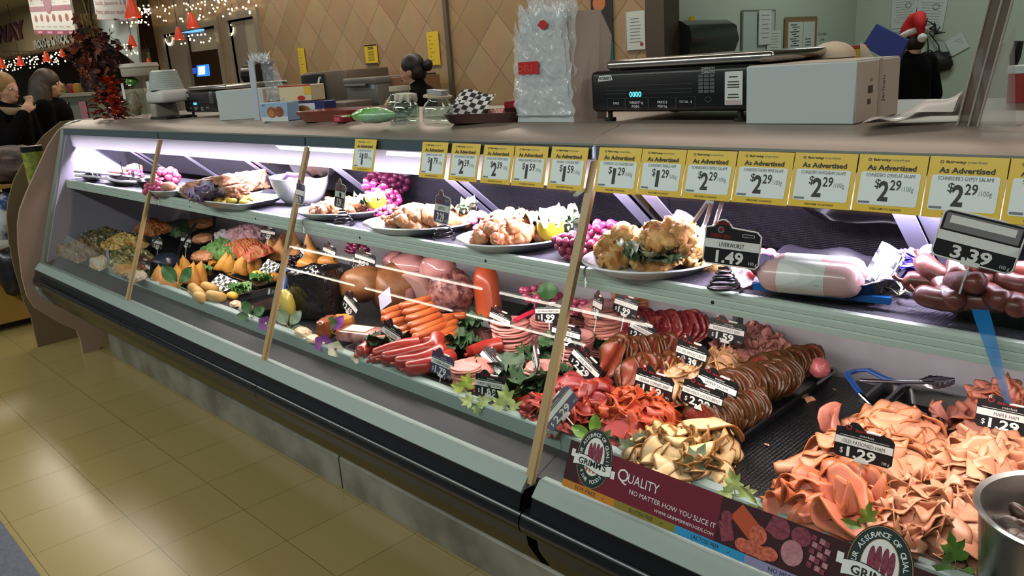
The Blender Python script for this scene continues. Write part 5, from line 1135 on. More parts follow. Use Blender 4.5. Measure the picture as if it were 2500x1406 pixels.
slab('pale orange fillet in front of the greens', (495, 625), .70, .10, .05, SCHN, 3, -.15)
slab('brown fillet beside the carrot salad', (350, 645), .69, .11, .045, mat('fillet_brown', rgb(138, 84, 44), .45, noise_s=20, noise_c=rgb(110, 60, 30), bump_s=30, bump=.8), 4, -.3)
slab('mixed orange salad mound in the tray behind the middle samosas', (600, 606), .735, .14, .05, mat('salad_mix', rgb(170, 110, 60), .5, noise_s=45, noise_c=rgb(176, 62, 44), noise_amt=.15, bump_s=60, bump=1.), 5, -.1, .03, 'salad', 'salad')
slab('green leafy salad mound behind the pale orange fillet', (440, 555), .735, .10, .06, KALE, 6, 0, .03, 'salad', 'salad')
slab('green salad mound in the middle of the salad trays', (545, 610), .72, .12, .05, KALEL, 7, 0, .028, 'salad', 'salad')
slab('pale pink shrimp salad at the back by the rear wall', (600, 572), .76, .11, .06, mat('salad_pink', rgb(206, 172, 180), .5, noise_s=40, noise_c=rgb(170, 120, 132), bump_s=60, bump=1.), 8, 0, .03, 'salad', 'salad')
slab('white creamy salad beside the green salad', (550, 583), .745, .05, .04, mat('salad_white', rgb(206, 200, 206), .5, noise_s=30, noise_c=rgb(170, 164, 172)), 9, 0, .028, 'salad', 'salad')
slab('shredded carrot salad in the far left trays', (375, 555), .745, .12, .05, mat('carrot_shred', rgb(196, 100, 34), .5, noise_s=70, noise_c=rgb(120, 70, 30), noise_amt=.2, bump_s=90, bump=1.), 10, 0, .03, 'salad', 'salad')
slab('yellow noodle salad in a shiny tray at the far left', (300, 595), .71, .14, .06, mat('noodle', rgb(190, 140, 56), .4, coat=.4, noise_s=34, noise_c=rgb(226, 190, 110), noise_amt=.2, bump_s=60, bump=.9), 11, 0, .03, 'salad', 'salad')
slab('olive green marinated vegetables in the front left tray', (310, 628), .69, .15, .06, mat('olive_mix', rgb(96, 90, 44), .35, coat=.5, noise_s=30, noise_c=rgb(150, 130, 60), noise_amt=.2, bump_s=40, bump=1.), 12, 0, .03, 'salad', 'salad')
slab('beige bean salad beside the left end wall', (195, 608), .68, .16, .06, mat('bean_mix', rgb(150, 118, 80), .45, noise_s=30, noise_c=rgb(120, 86, 56), bump_s=40, bump=1.2, bump_d=.012), 13, 0, .04, 'salad', 'salad')
slab('dark olive salad behind the bean salad', (250, 580), .71, .14, .07, mat('dark_olive', rgb(52, 46, 36), .35, coat=.4, noise_s=30, noise_c=rgb(130, 110, 60), noise_amt=.2, bump_s=40, bump=1.), 14, 0, .03, 'salad', 'salad')
slab('yellow flatbread pieces at the front rail on the far left', (300, 655), .67, .14, .045, mat('flatbread', rgb(206, 168, 96), .5, noise_s=16, noise_c=rgb(178, 126, 60), bump_s=30, bump=.6), 15, -.2, .02, 'flatbread', 'bread')
slab('pale flour wrap at the front rail by the left glass seam', (335, 672), .665, .11, .04, mat('wrap_pale', rgb(196, 180, 160), .5, noise_s=12, noise_c=rgb(176, 152, 128), bump_s=20, bump=.6), 16, -.2, .018, 'flatbread', 'bread')
slab('crumbled yellow and white salad at the front rail', (250, 640), .665, .06, .035, mat('orange_white', rgb(206, 160, 80), .5, noise_s=30, noise_c=rgb(214, 206, 196), bump_s=50, bump=1.), 17, 0, .03, 'salad', 'salad')
roll('dark blue lidded bowl among the salads', (405, 640), .70, .07, .06, .04, mat('navy_bowl', rgb(22, 26, 44), .3), 0, name='bowl', cat='bowl')
for i, (p, w_, d, l) in enumerate([((480, 560), .36, .22, 'black salad tray under the back fillets'), ((500, 600), .34, .20, 'black salad tray under the green salads'), ((370, 575), .36, .26, 'black salad tray under the carrot salad'), ((300, 610), .40, .30, 'black salad tray under the noodle salad'), ((590, 590), .34, .24, 'black salad tray at the back under the shrimp salad'), ((220, 595), .36, .36, 'black salad tray next to the left end wall')]):
    tray('salad_tray', l, pc(p, DZ), w_, d, .045, -.03)
for i, (p, q, zz, l) in enumerate([((345, 618), (395, 570), (.70, .79), 'dark spoon handle leaning out of the noodle salad'), ((430, 625), (478, 545), (.71, .83), 'black spoon leaning over the salads near the samosas'), ((520, 600), (523, 530), (.73, .84), 'upright dark serving spoon at the back salads'), ((430, 632), (445, 590), (.70, .76), 'thin steel spoon handle in the salad trays')]):
    a, b = on_z(p, zz[0]), on_z(q, zz[1]); mb = MB(); mb.tube([(0, 0, 0), (b - a) * .5, b - a], [.004, .006, .008], 8, flat=.6); mb.ell((0, 0, 0), (.018, .012, .006), 12, 8); o = mb.build('serving_spoon', BLACK if i < 3 else TST); o.location = a; tag(o, l, 'spoon')
LIL = mat('lilac_card', rgb(170, 158, 196), .4)
mb = MB(); mb.prism([(-.03, 0, 0), (.03, 0, 0), (.022, 0, .05), (0, 0, .085), (-.022, 0, .05)], (0, .002, 0)); o = mb.build('plastic_label', LIL); o.location = on_z((262, 645), .66); o.rotation_euler = (-.2, 0, 0); tag(o, 'pointed lilac plastic label in the far left salads', 'label')
# grapes at the rear of the lower deck
GRAPE = mat('grape_pink', rgb(176, 58, 100), .22, coat=.5, noise_s=25, noise_c=rgb(206, 100, 134)); GRAPD = mat('grape_plum', rgb(120, 30, 74), .22, coat=.5, noise_s=25, noise_c=rgb(160, 60, 106)); GRAPK = mat('grape_black', rgb(34, 22, 44), .25, coat=.5)
def grapes(label, px, z, ext, n, r, m, seed=0, stem=True):
    rs = random.Random(seed); c = on_z(px, z); g = thing('grape_bunch', label, 'grapes', c)
    me = MB().ell((0, 0, 0), (r, r, r * 1.12), 14, 10).mesh('grape', [m], 0); P = []
    for tr_ in range(4000):
        if len(P) >= n: break
        d = Vector((rs.gauss(0, 1), rs.gauss(0, 1), rs.gauss(0, 1))).normalized(); k = rs.uniform(.5, 1) ; p = Vector((d.x * ext[0] * k, d.y * ext[1] * k, d.z * ext[2] * k))
        if all((p - q).length > r * 1.55 for q in P): P.append(p)
    for p in P: place(me, 'grape', p, (rs.uniform(0, 3), rs.uniform(0, 3), 0), rs.uniform(.9, 1.1), parent=g)
    mb = MB(); mb.tube([(0, 0, -ext[2] * .5), (ext[0] * .2, 0, ext[2] * .4), (ext[0] * .4, 0, ext[2] * 1.1)], .0022, 6); mb.build('stem', STEM, g); return g
grapes('pink grapes with a leaf at the back behind the orange log', (1320, 725), .745, (.085, .04, .035), 34, .0125, GRAPE, 1)
grapes('pink grapes just right of the glass seam at the rear wall', (1405, 748), .735, (.04, .035, .03), 14, .012, GRAPE, 2)
sprig('large dark green leaf lying on the pink grapes behind the orange log', (1298, 715), .785, 1.0, [(.9, -.15, .07, .03, False, 1)], [LEAFD])
grapes('plum coloured grapes behind the tan rolls', (870, 605), .79, (.06, .04, .025), 22, .012, GRAPD, 3)
grapes('dark purple grapes at the foot of the small roll tag', (720, 640), .71, (.045, .03, .03), 18, .011, GRAPK, 4)
# small bits along the front left of the second glass seam
for i, (px, m_, sc, l) in enumerate((((600, 752), 'folded_ham', (.04, .025, .014), 'pale folded meat piece among the front leaves left of the second seam'), ((575, 742), 'fold2', (.035, .022, .012), 'small pale meat piece under the parsley tuft'), ((740, 812), 'fold3', (.05, .025, .016), 'long pale meat piece at the front rail right of the second seam'), ((765, 828), 'fold4', (.04, .022, .013), 'pale meat piece beside the purple orchid'))):
    o = MB().ell((0, 0, 0), sc, 40, 24, fn=lambda d: rough(d, i + 4, 1.4)).build('meat_piece', [mat('pale_meat', rgb(206, 168, 132), .45, noise_s=20, noise_c=rgb(226, 196, 162))], ang=0); o.location = rail_spot(px, .66); o.rotation_euler = (0, 0, -.2); tag(o, l, 'meat piece')
tray('meat_tray', 'dark oval-cornered tray at the front between the buns and the black-wrapped ham', pc((650, 745), DZ), .30, .20, .025, -.05)
# ================================================================== platters on the upper shelf
SZ = SHF + .004
PLATE = mat('white_china', rgb(232, 232, 236), .22, coat=.4)
def platter(label, pl, pr, ry, name='platter', z=SZ, h=.028, square=False, n=44, m=None, cy_=None, tilt=0):
    a, b = on_z(pl, z + h), on_z(pr, z + h); c = (a + b) / 2; rx = (b - a).length / 2; ang = atan2(b.y - a.y, b.x - a.x)
    prof = [(.0, .004), (.55, .004), (.72, .008), (.95, .9), (1.0, 1.0), (.985, 1.12), (.93, 1.02), (.70, .25), (.55, .16), (.0, .16)]
    mb = MB(); V = []; 
    for r, zz in prof:
        for j in range(n):
            q = 2 * pi * j / n; k = 1.
            if square: k = min(1 / max(abs(cos(q)), abs(sin(q)), 1e-6), 1.30)
            V.append((rx * r * k * cos(q), ry * r * k * sin(q), h * zz if zz > .01 else zz * .5))
    F = [(i * n + j, i * n + (j + 1) % n, (i + 1) * n + (j + 1) % n, (i + 1) * n + j) for i in range(len(prof) - 1) for j in range(n)]
    mb.add(V, F, 0, True); o = mb.build(name, m or PLATE, ang=60); o.location = (c.x, c.y, z); o.rotation_euler = (tilt, 0, ang); tag(o, label, 'plate')
    return c, rx, ry, ang
WING = mat('wing_glaze', rgb(206, 118, 74), .3, coat=.35, noise_s=26, noise_c=rgb(226, 158, 112), bump_s=40, bump=.7)
FRIED = mat('fried_crust', rgb(206, 134, 66), .5, noise_s=34, noise_c=rgb(232, 182, 116), bump_s=55, bump=1.1, bump_d=.006)
def wing_mesh(m, seed, L_=.075, drum=False, fr=False):
    rs = random.Random(seed); mb = MB(); k = 24; P = []; R = []
    bend = rs.uniform(-.5, .5)
    for i in range(k + 1):
        f = i / k; P.append((L_ * (f - .5), bend * L_ * .3 * sin(pi * f), .006 * sin(pi * f * 2 + seed)))
        rr = (.010 + .011 * sin(pi * min(1, f * 1.15)) ** 1.1) if not drum else (.0065 + .016 * max(0, sin(pi * (f * .9 - .28))) ** .8 + (.004 if f < .12 else 0))
        e = min(1, min(f, 1 - f) / .10); R.append(rr * max(.15, sqrt(max(0, 1 - (1 - e) ** 2))) * (1 + .12 * nz(f * 6, seed)) * (1.15 if fr else 1))
    mb.tube(P, R, 22)
    amp = .0075 if fr else .0048
    mb.v = [v + Vector((nz(v.x * 90, v.y * 90, v.z * 90 + seed), nz(v.x * 90 + 9, v.y * 90, v.z * 90), nz(v.x * 80, v.y * 80 + 5, v.z * 90))) * amp + Vector((nz(v.x * 240, v.y * 240, v.z * 240 + seed), nz(v.x * 240 + 9, v.y * 240, v.z * 240), nz(v.x * 240, v.y * 240 + 5, v.z * 240))) * amp * .6 for v in mb.v]
    return mb.mesh('chicken_wing', [m], 70)
wg = [wing_mesh(WING, i) for i in range(4)]; dr = [wing_mesh(WING, 10 + i, .095, True) for i in range(3)]; fc = [wing_mesh(FRIED, 20 + i, .075 + .012 * i, i > 1, True) for i in range(4)]
def heap(name, label, cat, group, ms, c, rx, ry, H, n, z, seed, scale=(.85, 1.15), ang=0., dirn=None, flat=.35):
    rs = random.Random(seed); ga = pi * (3 - sqrt(5))
    for i in range(n):
        u = (n - i - .5) / n; r = sqrt(u); a = i * ga
        X = Matrix.Rotation(ang, 3, 'Z') @ Vector((r * cos(a) * rx, r * sin(a) * ry, 0))
        place(rs.choice(ms), name, (c[0] + X.x, c[1] + X.y, z + .014 + H * (1 - r * r) ** .7), (rs.uniform(-flat, flat) * 2, rs.uniform(-flat, flat), (rs.uniform(0, 6.28) if dirn is None else dirn + rs.uniform(-.5, .5))), rs.uniform(*scale), label=label, cat=cat, group=group)
LEMON = mat('lemon_yellow', rgb(236, 200, 60), .4, noise_s=30, noise_c=rgb(226, 184, 40)); LEMI = mat('lemon_flesh', rgb(246, 232, 170), .35)
def lemon(label, px, z, k=1., rz=0):
    mb = MB(); n = 28; R = .030; V = []; 
    for i in range(8):
        th = pi * (.5 + .5 * i / 7)
        for j in range(n): q = 2 * pi * j / n; V.append((R * sin(th) * cos(q), R * sin(th) * sin(q), R * 1.15 * cos(th)))
    top = [(R * cos(2 * pi * j / n), R * sin(2 * pi * j / n), (.012 if j % 4 < 2 else 0)) for j in range(n)]
    V = top + V; F = [(i * n + j, i * n + (j + 1) % n, (i + 1) * n + (j + 1) % n, (i + 1) * n + j) for i in range(8) for j in range(n)]
    t = thing('lemon', label, 'lemon', on_z(px, z), (0, 0, rz)); mb.add(V, F, 0, True); mb.build('peel', LEMON, t, ang=40)
    m2 = MB(); m2.add([(0, 0, .002)] + [(x * .96, y * .96, z_ * .96) for x, y, z_ in top], [(0, 1 + j, 1 + (j + 1) % n) for j in range(n)]); m2.build('flesh', LEMI, t); t.scale = (k,) * 3; return t
GARN = mat('garnish_green', rgb(70, 112, 62), .5, noise_s=60, noise_c=rgb(196, 206, 170)); gar = [kale_mesh('herb_garnish', GARN, 30 + i, .034, 12) for i in range(2)]
def garnish(label, px, z, k, i=0): place(gar[i], 'herb_garnish', on_z(px, z), (0, 0, i * 2.), k, label=label, cat='herb garnish')

# A: pale wings on an oval plate beside the big bowl
c, rx, ry, an = platter('oval white plate of glazed chicken pieces beside the big white bowl', (722, 512), (960, 508), .105)
heap('chicken_wing', 'glazed chicken piece on the plate beside the big bowl', 'chicken wing', 'chicken on the first plate', wg, (c.x - .02, c.y + .02), rx * .72, .062, .03, 30, SZ, 31, (.7, .95), ang=an)
garnish('green garnish round the lemon on the plate by the big bowl', (908, 500), 1.07, 1.3); lemon('crown-cut lemon on the plate by the big bowl, before the grapes', (918, 488), 1.085, 1.15)
# B: drumsticks
c, rx, ry, an = platter('oval white plate of drumsticks in the middle of the shelf', (896, 538), (1150, 545), .115)
heap('drumstick', 'glazed drumstick on the middle plate', 'drumstick', 'drumsticks on the middle plate', dr, (c.x, c.y + .02), rx * .68, .065, .045, 26, SZ, 32, ang=an, dirn=an)
garnish('pale green garnish at the right of the drumstick plate', (1125, 525), 1.065, 1.2, 1)
# C: wings with lemon
c, rx, ry, an = platter('oval white plate of wings with a lemon left of the canopy seam', (1112, 582), (1404, 568), .125)
heap('chicken_wing', 'roasted chicken wing on the plate with the bright lemon', 'chicken wing', 'wings on the lemon plate', wg, (c.x - .03, c.y + .025), rx * .64, .068, .055, 42, SZ, 33, (.8, 1.1), ang=an)
garnish('green garnish around the bright lemon', (1340, 560), 1.06, 1.7); garnish('green garnish at the right edge of the lemon plate', (1372, 565), 1.055, 1.2, 1); lemon('bright crown-cut lemon on the plate left of the canopy seam', (1345, 550), 1.08, 1.25)
# D: fried chicken
c, rx, ry, an = platter('oval white plate of fried chicken right of the canopy seam', (1420, 632), (1760, 626), .135)
heap('fried_chicken', 'crusty fried chicken piece on the plate right of the canopy seam', 'fried chicken', 'fried chicken on the last plate', fc, (c.x, c.y + .03), rx * .66, .068, .055, 30, SZ, 34, (1., 1.25), ang=an)
heap('fried_chicken', 'crusty fried chicken piece on top of the last plate under the gloved tongs', 'fried chicken', 'fried chicken on top', fc[:3], pc((1630, 590), 1.10), .05, .03, .01, 5, 1.095, 35, (1., 1.25))
garnish('green garnish at the front of the fried chicken', (1585, 637), 1.062, 1.6); garnish('second green garnish tuft at the front of the fried chicken', (1630, 640), 1.058, 1.1, 1)
fl = MB(); 
for i in range(8):
    a = 2 * pi * i / 8; leaf_surf(fl, (0, 0, 0), Vector((cos(a), sin(a), .9)), Vector((0, 0, 1)), .034, .011, 0, False, .15, i)
o = fl.build('lemon', [mat('pale_lemon', rgb(244, 234, 190), .4)], ang=0); o.location = on_z((1590, 632), 1.072); tag(o, 'pale lemon cut like a flower in front of the fried chicken', 'lemon')
grapes('magenta grapes piled high behind the first chicken plate', (925, 462), 1.095, (.062, .045, .06), 60, .0125, GRAPD, 11)
grapes('magenta grapes hanging down at the right of the high pile', (955, 490), 1.06, (.03, .03, .04), 24, .0115, GRAPD, 15)
grapes('bright pink small grapes between the first two plates', (922, 512), 1.052, (.062, .03, .022), 44, .0085, GRAPE, 12)
grapes('pale pink grapes between the drumsticks and the wings', (1170, 542), 1.05, (.04, .03, .026), 18, .013, mat('grape_pale', rgb(206, 122, 150), .22, coat=.5), 13)
grapes('crimson grapes on the shelf at the glass seam', (1410, 600), 1.055, (.075, .035, .032), 48, .0105, GRAPE, 14)
grapes('dark crimson grapes modelled as the reflection behind the glass seam', (1490, 573), 1.075, (.075, .04, .03), 34, .0115, GRAPD, 16)  # added bunch stands in for the front grapes mirrored in the rear door
grapes('three pink grapes left of the liverwurst tray', (1862, 628), 1.06, (.04, .02, .012), 8, .012, GRAPE, 17)
# tongs with white glove-like grip on the fried chicken
WPL = mat('white_plastic', rgb(226, 222, 230), .3, coat=.3)
tg3 = thing('serving_tongs', 'white plastic tongs with thin looped arms standing over the fried chicken', 'tongs', on_z((1690, 595), 1.09)); b0 = tg3.location
for pts in ([((1672, 600), 1.085), ((1695, 540), 1.14), ((1728, 492), 1.20)], [((1685, 608), 1.08), ((1722, 545), 1.13), ((1738, 492), 1.20)], [((1692, 605), 1.075), ((1745, 550), 1.12), ((1762, 495), 1.19)]):
    mb = MB(); mb.tube([rel(p, z) for p, z in pts], .0045, 8); mb.build('arm', WPL, tg3)
mb = MB(); mb.surf(lambda u, v: rel((1625, 540), 1.125).lerp(rel((1698, 545), 1.115), u) + Vector((0, 0, .028 * sin(pi * u) - .035 * v * (.6 + .4 * u))) + Vector((.006 * sin(u * 9), -.02 * v, 0)), 14, 8); mb.build('grip', WPL, tg3, ang=0)
# big white bowl and square platter
z0 = SZ; a, b = on_z((625, 448), 1.115), on_z((822, 432), 1.115); c = (a + b) / 2; R_ = (b - a).length / 2
mb = MB(); mb.lathe([(.0, 0), (R_ * .52, 0), (R_ * .80, .035), (R_ * .95, .075), (R_ * 1.0, .105), (R_ * .97, .105), (R_ * .90, .075), (R_ * .74, .036), (R_ * .5, .012), (.0, .012)], 40, sy=.62); o = mb.build('salad_bowl', PLATE, ang=60); o.location = (c.x, c.y + .01, z0); tag(o, 'large deep white bowl on the shelf behind the second glass seam', 'bowl')
o = MB().ell((0, 0, 0), (R_ * .80, R_ * .5, .03), 30, 14, fn=lambda d: 1 + .2 * nz(d.x * 5, d.y * 5, d.z * 3)).build('salad', [mat('creamy_salad', rgb(224, 206, 190), .5, noise_s=30, noise_c=rgb(206, 150, 130), bump_s=60, bump=1.)]); o.location = (c.x, c.y + .01, z0 + .070); tag(o, 'creamy salad filling the big white bowl', 'salad')
mb = MB(); mb.tube([(0, 0, 0), (.03, 0, .03), (.07, 0, .034), (.12, .0, .05)], [.006, .010, .010, .006], 10); mb.ell((-.01, 0, -.005), (.03, .02, .01), 12, 8); o = mb.build('serving_spoon', mat('plum_handle', rgb(56, 44, 76), .35)); o.location = on_z((690, 440), 1.12); o.rotation_euler = (0, .2, .2); tag(o, 'dark plum spoon lying in the big white bowl', 'spoon')
c, rx, ry, an = platter('square-ended white platter of yellow fruit left of the big bowl', (515, 478), (650, 490), .10, square=True, h=.03)
heap('fruit_chunk', 'yellow fruit piece on the square-ended white platter', 'fruit', 'yellow fruit pieces', [MB().ell((0, 0, 0), (.018, .014, .009), 12, 8, fn=lambda d, s=s: 1 + .2 * nz(d.x * 3 + s, d.y * 3, d.z)).mesh('fruit_chunk', [mat('fruit_yellow', rgb(238, 204, 92), .4)]) for s in range(3)], (c.x - .02, c.y), rx * .75, .065, .012, 18, SZ + .004, 41, ang=an)
# ribs
c, rx, ry, an = platter('long white platter of browned meat in the middle bay', (445, 462), (632, 470), .10, h=.03)
RIB_ = mat('roast_ribs', rgb(192, 116, 84), .4, coat=.2, noise_s=20, noise_c=rgb(222, 160, 126), bump_s=35, bump=1., bump_d=.008)
for i, (p, z, r, rz, l) in enumerate([((495, 458), 1.075, (.15, .06, .03), -.2, 'long browned rib slab at the left of the platter'), ((545, 448), 1.09, (.15, .06, .034), -.1, 'browned rib slab on top at the back of the platter'), ((600, 445), 1.09, (.09, .05, .04), .2, 'browned rib piece at the right tip of the platter'), ((560, 470), 1.065, (.13, .045, .026), -.1, 'browned rib slab in front on the platter')]):
    o = MB().ell((0, 0, 0), r, 60, 36, fn=lambda d: rough(d, i, 1.6) * max(abs(d.x), abs(d.y), abs(d.z)) ** -.75).build('rib_slab', [RIB_], ang=0); o.location = on_z(p, z); o.rotation_euler = (0, -.12, rz); tag(o, l, 'ribs')
TAN_ = mat('tart_crust', rgb(206, 150, 100), .5, noise_s=20, noise_c=rgb(186, 124, 76))
mb = MB(); mb.rbox((-.085, -.05, -.02), (.085, .05, .022), .01, 2); o = mb.build('tart_slab', [TAN_]); o.location = on_z((478, 468), 1.055); o.rotation_euler = (0, 0, -.2); tag(o, 'tan tart slab at the front of the browned meat', 'tart')
for i, (p, z, k, l) in enumerate([((505, 492), 1.045, 1.6, 'lacy white and purple kale frill left of the yellow fruit'), ((480, 485), 1.05, 1.3, 'lacy white kale frill under the tart slab'), ((545, 478), 1.05, 1.2, 'purple kale frill in front of the browned meat')]):
    if i == 0: lace = [kale_mesh('kale_frill', mat('kale_white_purple', rgb(206, 198, 214), .5, noise_s=50, noise_c=rgb(126, 84, 156)), 50 + j, .04, 12) for j in range(2)]
    place(lace[i % 2], 'kale_frill', on_z(p, z), (0, 0, i), k, label=l, cat='kale')
c, rx, ry, an = platter('small white plate with a browned morsel beside the red grapes', (376, 460), (452, 464), .07)
o = MB().ell((0, 0, 0), (.045, .03, .022), 20, 14, fn=lambda d: 1 + .15 * nz(d.x * 4, d.y * 4, d.z * 4)).build('browned_morsel', [RIB_]); o.location = on_z((412, 456), 1.065); tag(o, 'round browned morsel on the small white plate', 'cooked meat')
grapes('red grapes in front of the left glass seam on the shelf', (378, 462), 1.05, (.055, .035, .032), 24, .015, GRAPE, 21)
grapes('red grapes piled behind the small white plate', (408, 436), 1.075, (.085, .045, .045), 40, .016, GRAPE, 22)
grapes('red grapes at the back in front of the pink cold cuts', (330, 425), 1.075, (.065, .03, .022), 18, .014, GRAPE, 23)
grapes('black grapes under the white tongs at the left end of the shelf', (222, 432), 1.045, (.09, .035, .018), 26, .014, GRAPK, 24)
c, rx, ry, an = platter('white plate of pink cold cuts at the left end of the shelf', (270, 430), (362, 440), .08)
for i, (p, z, r, l) in enumerate([((290, 418), 1.075, (.09, .05, .022), 'pink cold cut mound at the left end plate'), ((328, 412), 1.09, (.06, .04, .026), 'brown roast piece behind the pink cold cuts')]):
    o = MB().ell((0, 0, 0), r, 24, 14, fn=lambda d: 1 + .16 * nz(d.x * 4 + i, d.y * 4, d.z * 4)).build('cold_cut', [mat('coldcut_pink', rgb(212, 150, 150), .4, noise_s=22, noise_c=rgb(190, 110, 108), bump_s=40, bump=.8) if i == 0 else RIB_]); o.location = on_z(p, z); tag(o, l, 'cooked meat')
# white tongs, napkin stack, dispenser at the far left
for i, (pts, l) in enumerate([(((185, 418), (260, 424), (330, 432), (395, 450)), 'long white plastic tongs arm lying across the black grapes'), (((188, 428), (235, 432), (300, 444), (360, 446)), 'shorter white plastic tongs arm below the long one')]):
    base = on_z(pts[0], 1.075); mb = MB(); mb.tube([on_z(p, 1.075 - .004 * k) - base for k, p in enumerate(pts)], [.013, .011, .010, .008], 10, flat=.5); o = mb.build('serving_tongs', WPL); o.location = base; tag(o, l, 'tongs')
q = on_z((235, 405), SZ + .02); t = thing('napkin_stack', 'stack of white paper napkins in the far left corner of the shelf', 'napkins', (q.x - .1, 1.6, SZ)); mb = MB()
for i in range(9): mb.rbox((-.13 + .004 * (i % 3), -.05, .012 * i), (.13 + .003 * (i % 2), .05, .012 * i + .0105), .003, 1)
mb.build('napkins', mat('napkin_white', rgb(216, 212, 218), .6), t)
mb = MB(); mb.lathe([(0, 0), (.035, 0), (.04, .10), (.03, .13), (.012, .14), (0, .14)], 24); o = mb.build('white_bottle', WPL, ang=50); o.location = (t.location.x + .17, 1.53, SZ); tag(o, 'rounded white container in front of the napkins', 'container')
# spiral tag holders
def spiral(label, px, rr=.035, n=5, hh=.05):
    c = on_z(px, SZ); mb = MB(); P = [(rr * (1 - .78 * i / (n * 16)) * cos(2 * pi * i / 16), rr * (1 - .78 * i / (n * 16)) * sin(2 * pi * i / 16), .003 + hh * i / (n * 16)) for i in range(n * 16 + 1)]
    P += [(0, 0, hh + .012), (0, 0, hh + .055)]; mb.tube(P, .0026, 6); o = mb.build('spiral_holder', BLACK); o.location = c; return tag(o, label, 'tag holder')
spiral('black wire spiral holder under the liverwurst tag', (1768, 712)); T((1788, 594), 1.135, 'LIVERWURST', '1.49', 'black white-edged liverwurst 1.49 tag on a wire spiral', style='w', dollar=False, stem=0, h=.085, w_=.105, tilt=6, yaw=14, roll=4)
spiral('black wire spiral holder at the drumstick plate', (1085, 585)); T((1081, 505), 1.12, 'DRUMSTICKS', '3.29', 'small dark tag with white edge above the drumsticks', style='w', dollar=False, stem=0, pale=True, w_=.085, h=.09, yaw=-12)
spiral('black wire spiral holder in front of the first chicken plate', (840, 550)); T((832, 472), 1.125, 'CHICKEN', '3.29', 'dark tag with white edge above the first chicken plate', style='w', dollar=False, stem=0, w_=.085, h=.09, yaw=-12)
spiral('black wire spiral holder behind the second glass seam', (735, 520)); T((734, 468), 1.125, '', '3.19', 'purple tag in front of the big white bowl', style='w', dollar=False, stem=0, pale=True, w_=.085, h=.08, yaw=-12)
for p, l in (((305, 450), 'black wire spiral holder left of the dark dish'), ((350, 458), 'black wire spiral holder at the left glass seam')): spiral(l, p, .045, 5, .06)
mb = MB(); mb.prism([(-.02, 0, 0), (.02, 0, 0), (.02, 0, .05), (-.02, 0, .05)], (0, .002, 0)); o = mb.build('plastic_label', mat('green_label', rgb(60, 130, 100), .4)); o.location = on_z((328, 446), 1.04); tag(o, 'small green plastic label between the two wire spirals', 'label')
o = MB().lathe([(0, 0), (.05, 0), (.085, .04), (.09, .055), (.086, .055), (.05, .01), (0, .008)], 28).build('dish', BLACK, ang=50); o.location = on_z((372, 468), SZ); o.scale = (1, .6, 1); tag(o, 'black dish just left of the left glass seam', 'dish')
# liverwurst tray, blue flower, smoked sausage tray
def wavy_tray(label, cx, cy, w_, d, h, rz=0., name='serving_tray'):
    mb = MB(); n = 48; prof = [(.60, .004), (.72, .004), (.90, .6), (1.0, .97), (1.02, 1.0), (1.0, 1.03), (.93, .93), (.72, .14), (.60, .10), (0.01, .10)]
    V = []
    for r, zz in prof:
        for j in range(n):
            q = 2 * pi * j / n; k = min(1 / max(abs(cos(q)), abs(sin(q))), 1.22); wv = (1 + .12 * sin(q * 8)) if zz > .5 else 1
            V.append((w_ / 2 * r * k * cos(q), d / 2 * r * k * sin(q), h * zz * wv))
    F = [(i * n + j, i * n + (j + 1) % n, (i + 1) * n + (j + 1) % n, (i + 1) * n + j) for i in range(len(prof) - 1) for j in range(n)]
    mb.add(V, F, 0, True); o = mb.build(name, [mat('wavy_black', rgb(24, 22, 28), .25, coat=.5)], ang=50); o.location = (cx, cy, SZ); o.rotation_euler = (0, 0, rz); return tag(o, label, 'tray')
a, b = on_z((1800, 655), SZ + .05), on_z((2150, 705), SZ + .05); cx, cy_ = (a.x + b.x) / 2, (a.y + b.y) / 2 + .115
wavy_tray('black wavy-edged tray with the wrapped liverwurst', cx - .005, cy_ + .0, .27, .22, .05, -.05)
LW = mat('liver_pink', rgb(222, 178, 178), .3, coat=.5)
def lwurst(label, p0, p1, z, r, band):
    a, b = on_z(p0, z), on_z(p1, z); k = 18; P = [a.lerp(b, i / k) - a for i in range(k + 1)]; R = [r * max(.18, min(1, sqrt(max(0, 1 - (1 - min(1, min(i, k - i) / 3.)) ** 2)))) for i in range(k + 1)]
    t = thing('liverwurst', label, 'sausage', a); mb = MB(); mb.tube(P, R, 26); mb.build('sausage', LW, t, ang=50)
    mb = MB(); lo, hi = (4, 13) if band else (3, 11); mb.tube(P[lo:hi], [R[i] * 1.015 for i in range(lo, hi)], 26, caps=False); mb.build('printed_wrap', mat('white_wrap', rgb(232, 232, 226), .3, coat=.4), t)
    mb = MB(); lo, hi = (5, 11); mb.tube(P[lo:hi], [R[i] * 1.03 for i in range(lo, hi)], 26, caps=False); mb.f = [f for j, f in enumerate(mb.f) if 8 <= j % 26 < 14]; mb.m = [0] * len(mb.f); mb.sm = [True] * len(mb.f); mb.build('wrap_band', mat('wrap_olive', rgb(120, 126, 52), .35), t); return t
lwurst('fat pale liverwurst with a white and olive wrapper at the front of the wavy tray', (1850, 668), (2110, 690), 1.075, .031, True)
lwurst('second pale liverwurst with a white wrapper behind the first', (1880, 650), (2120, 668), 1.085, .028, False)
paper('checkered black and white paper standing at the right of the liverwurst', (2160, 650), 1.085, .05, .085, (.9, .5, .4), .006, 55)
paper('white crumpled paper twist at the front of the liverwurst', (2005, 695), 1.07, .03, .02, (.7, .3, .4), .008, m=mat('paper_white', rgb(226, 226, 226), .5), name='paper_twist', cat='paper')
paper('red and white candy-striped paper by the liverwurst tag', (1810, 672), 1.045, .05, .06, (.3, .3, .4), .008, m=mat('paper_redwhite', rgb(206, 60, 70), .4, noise_s=30, noise_c=rgb(226, 226, 222), noise_amt=.2), name='striped_paper', cat='paper')
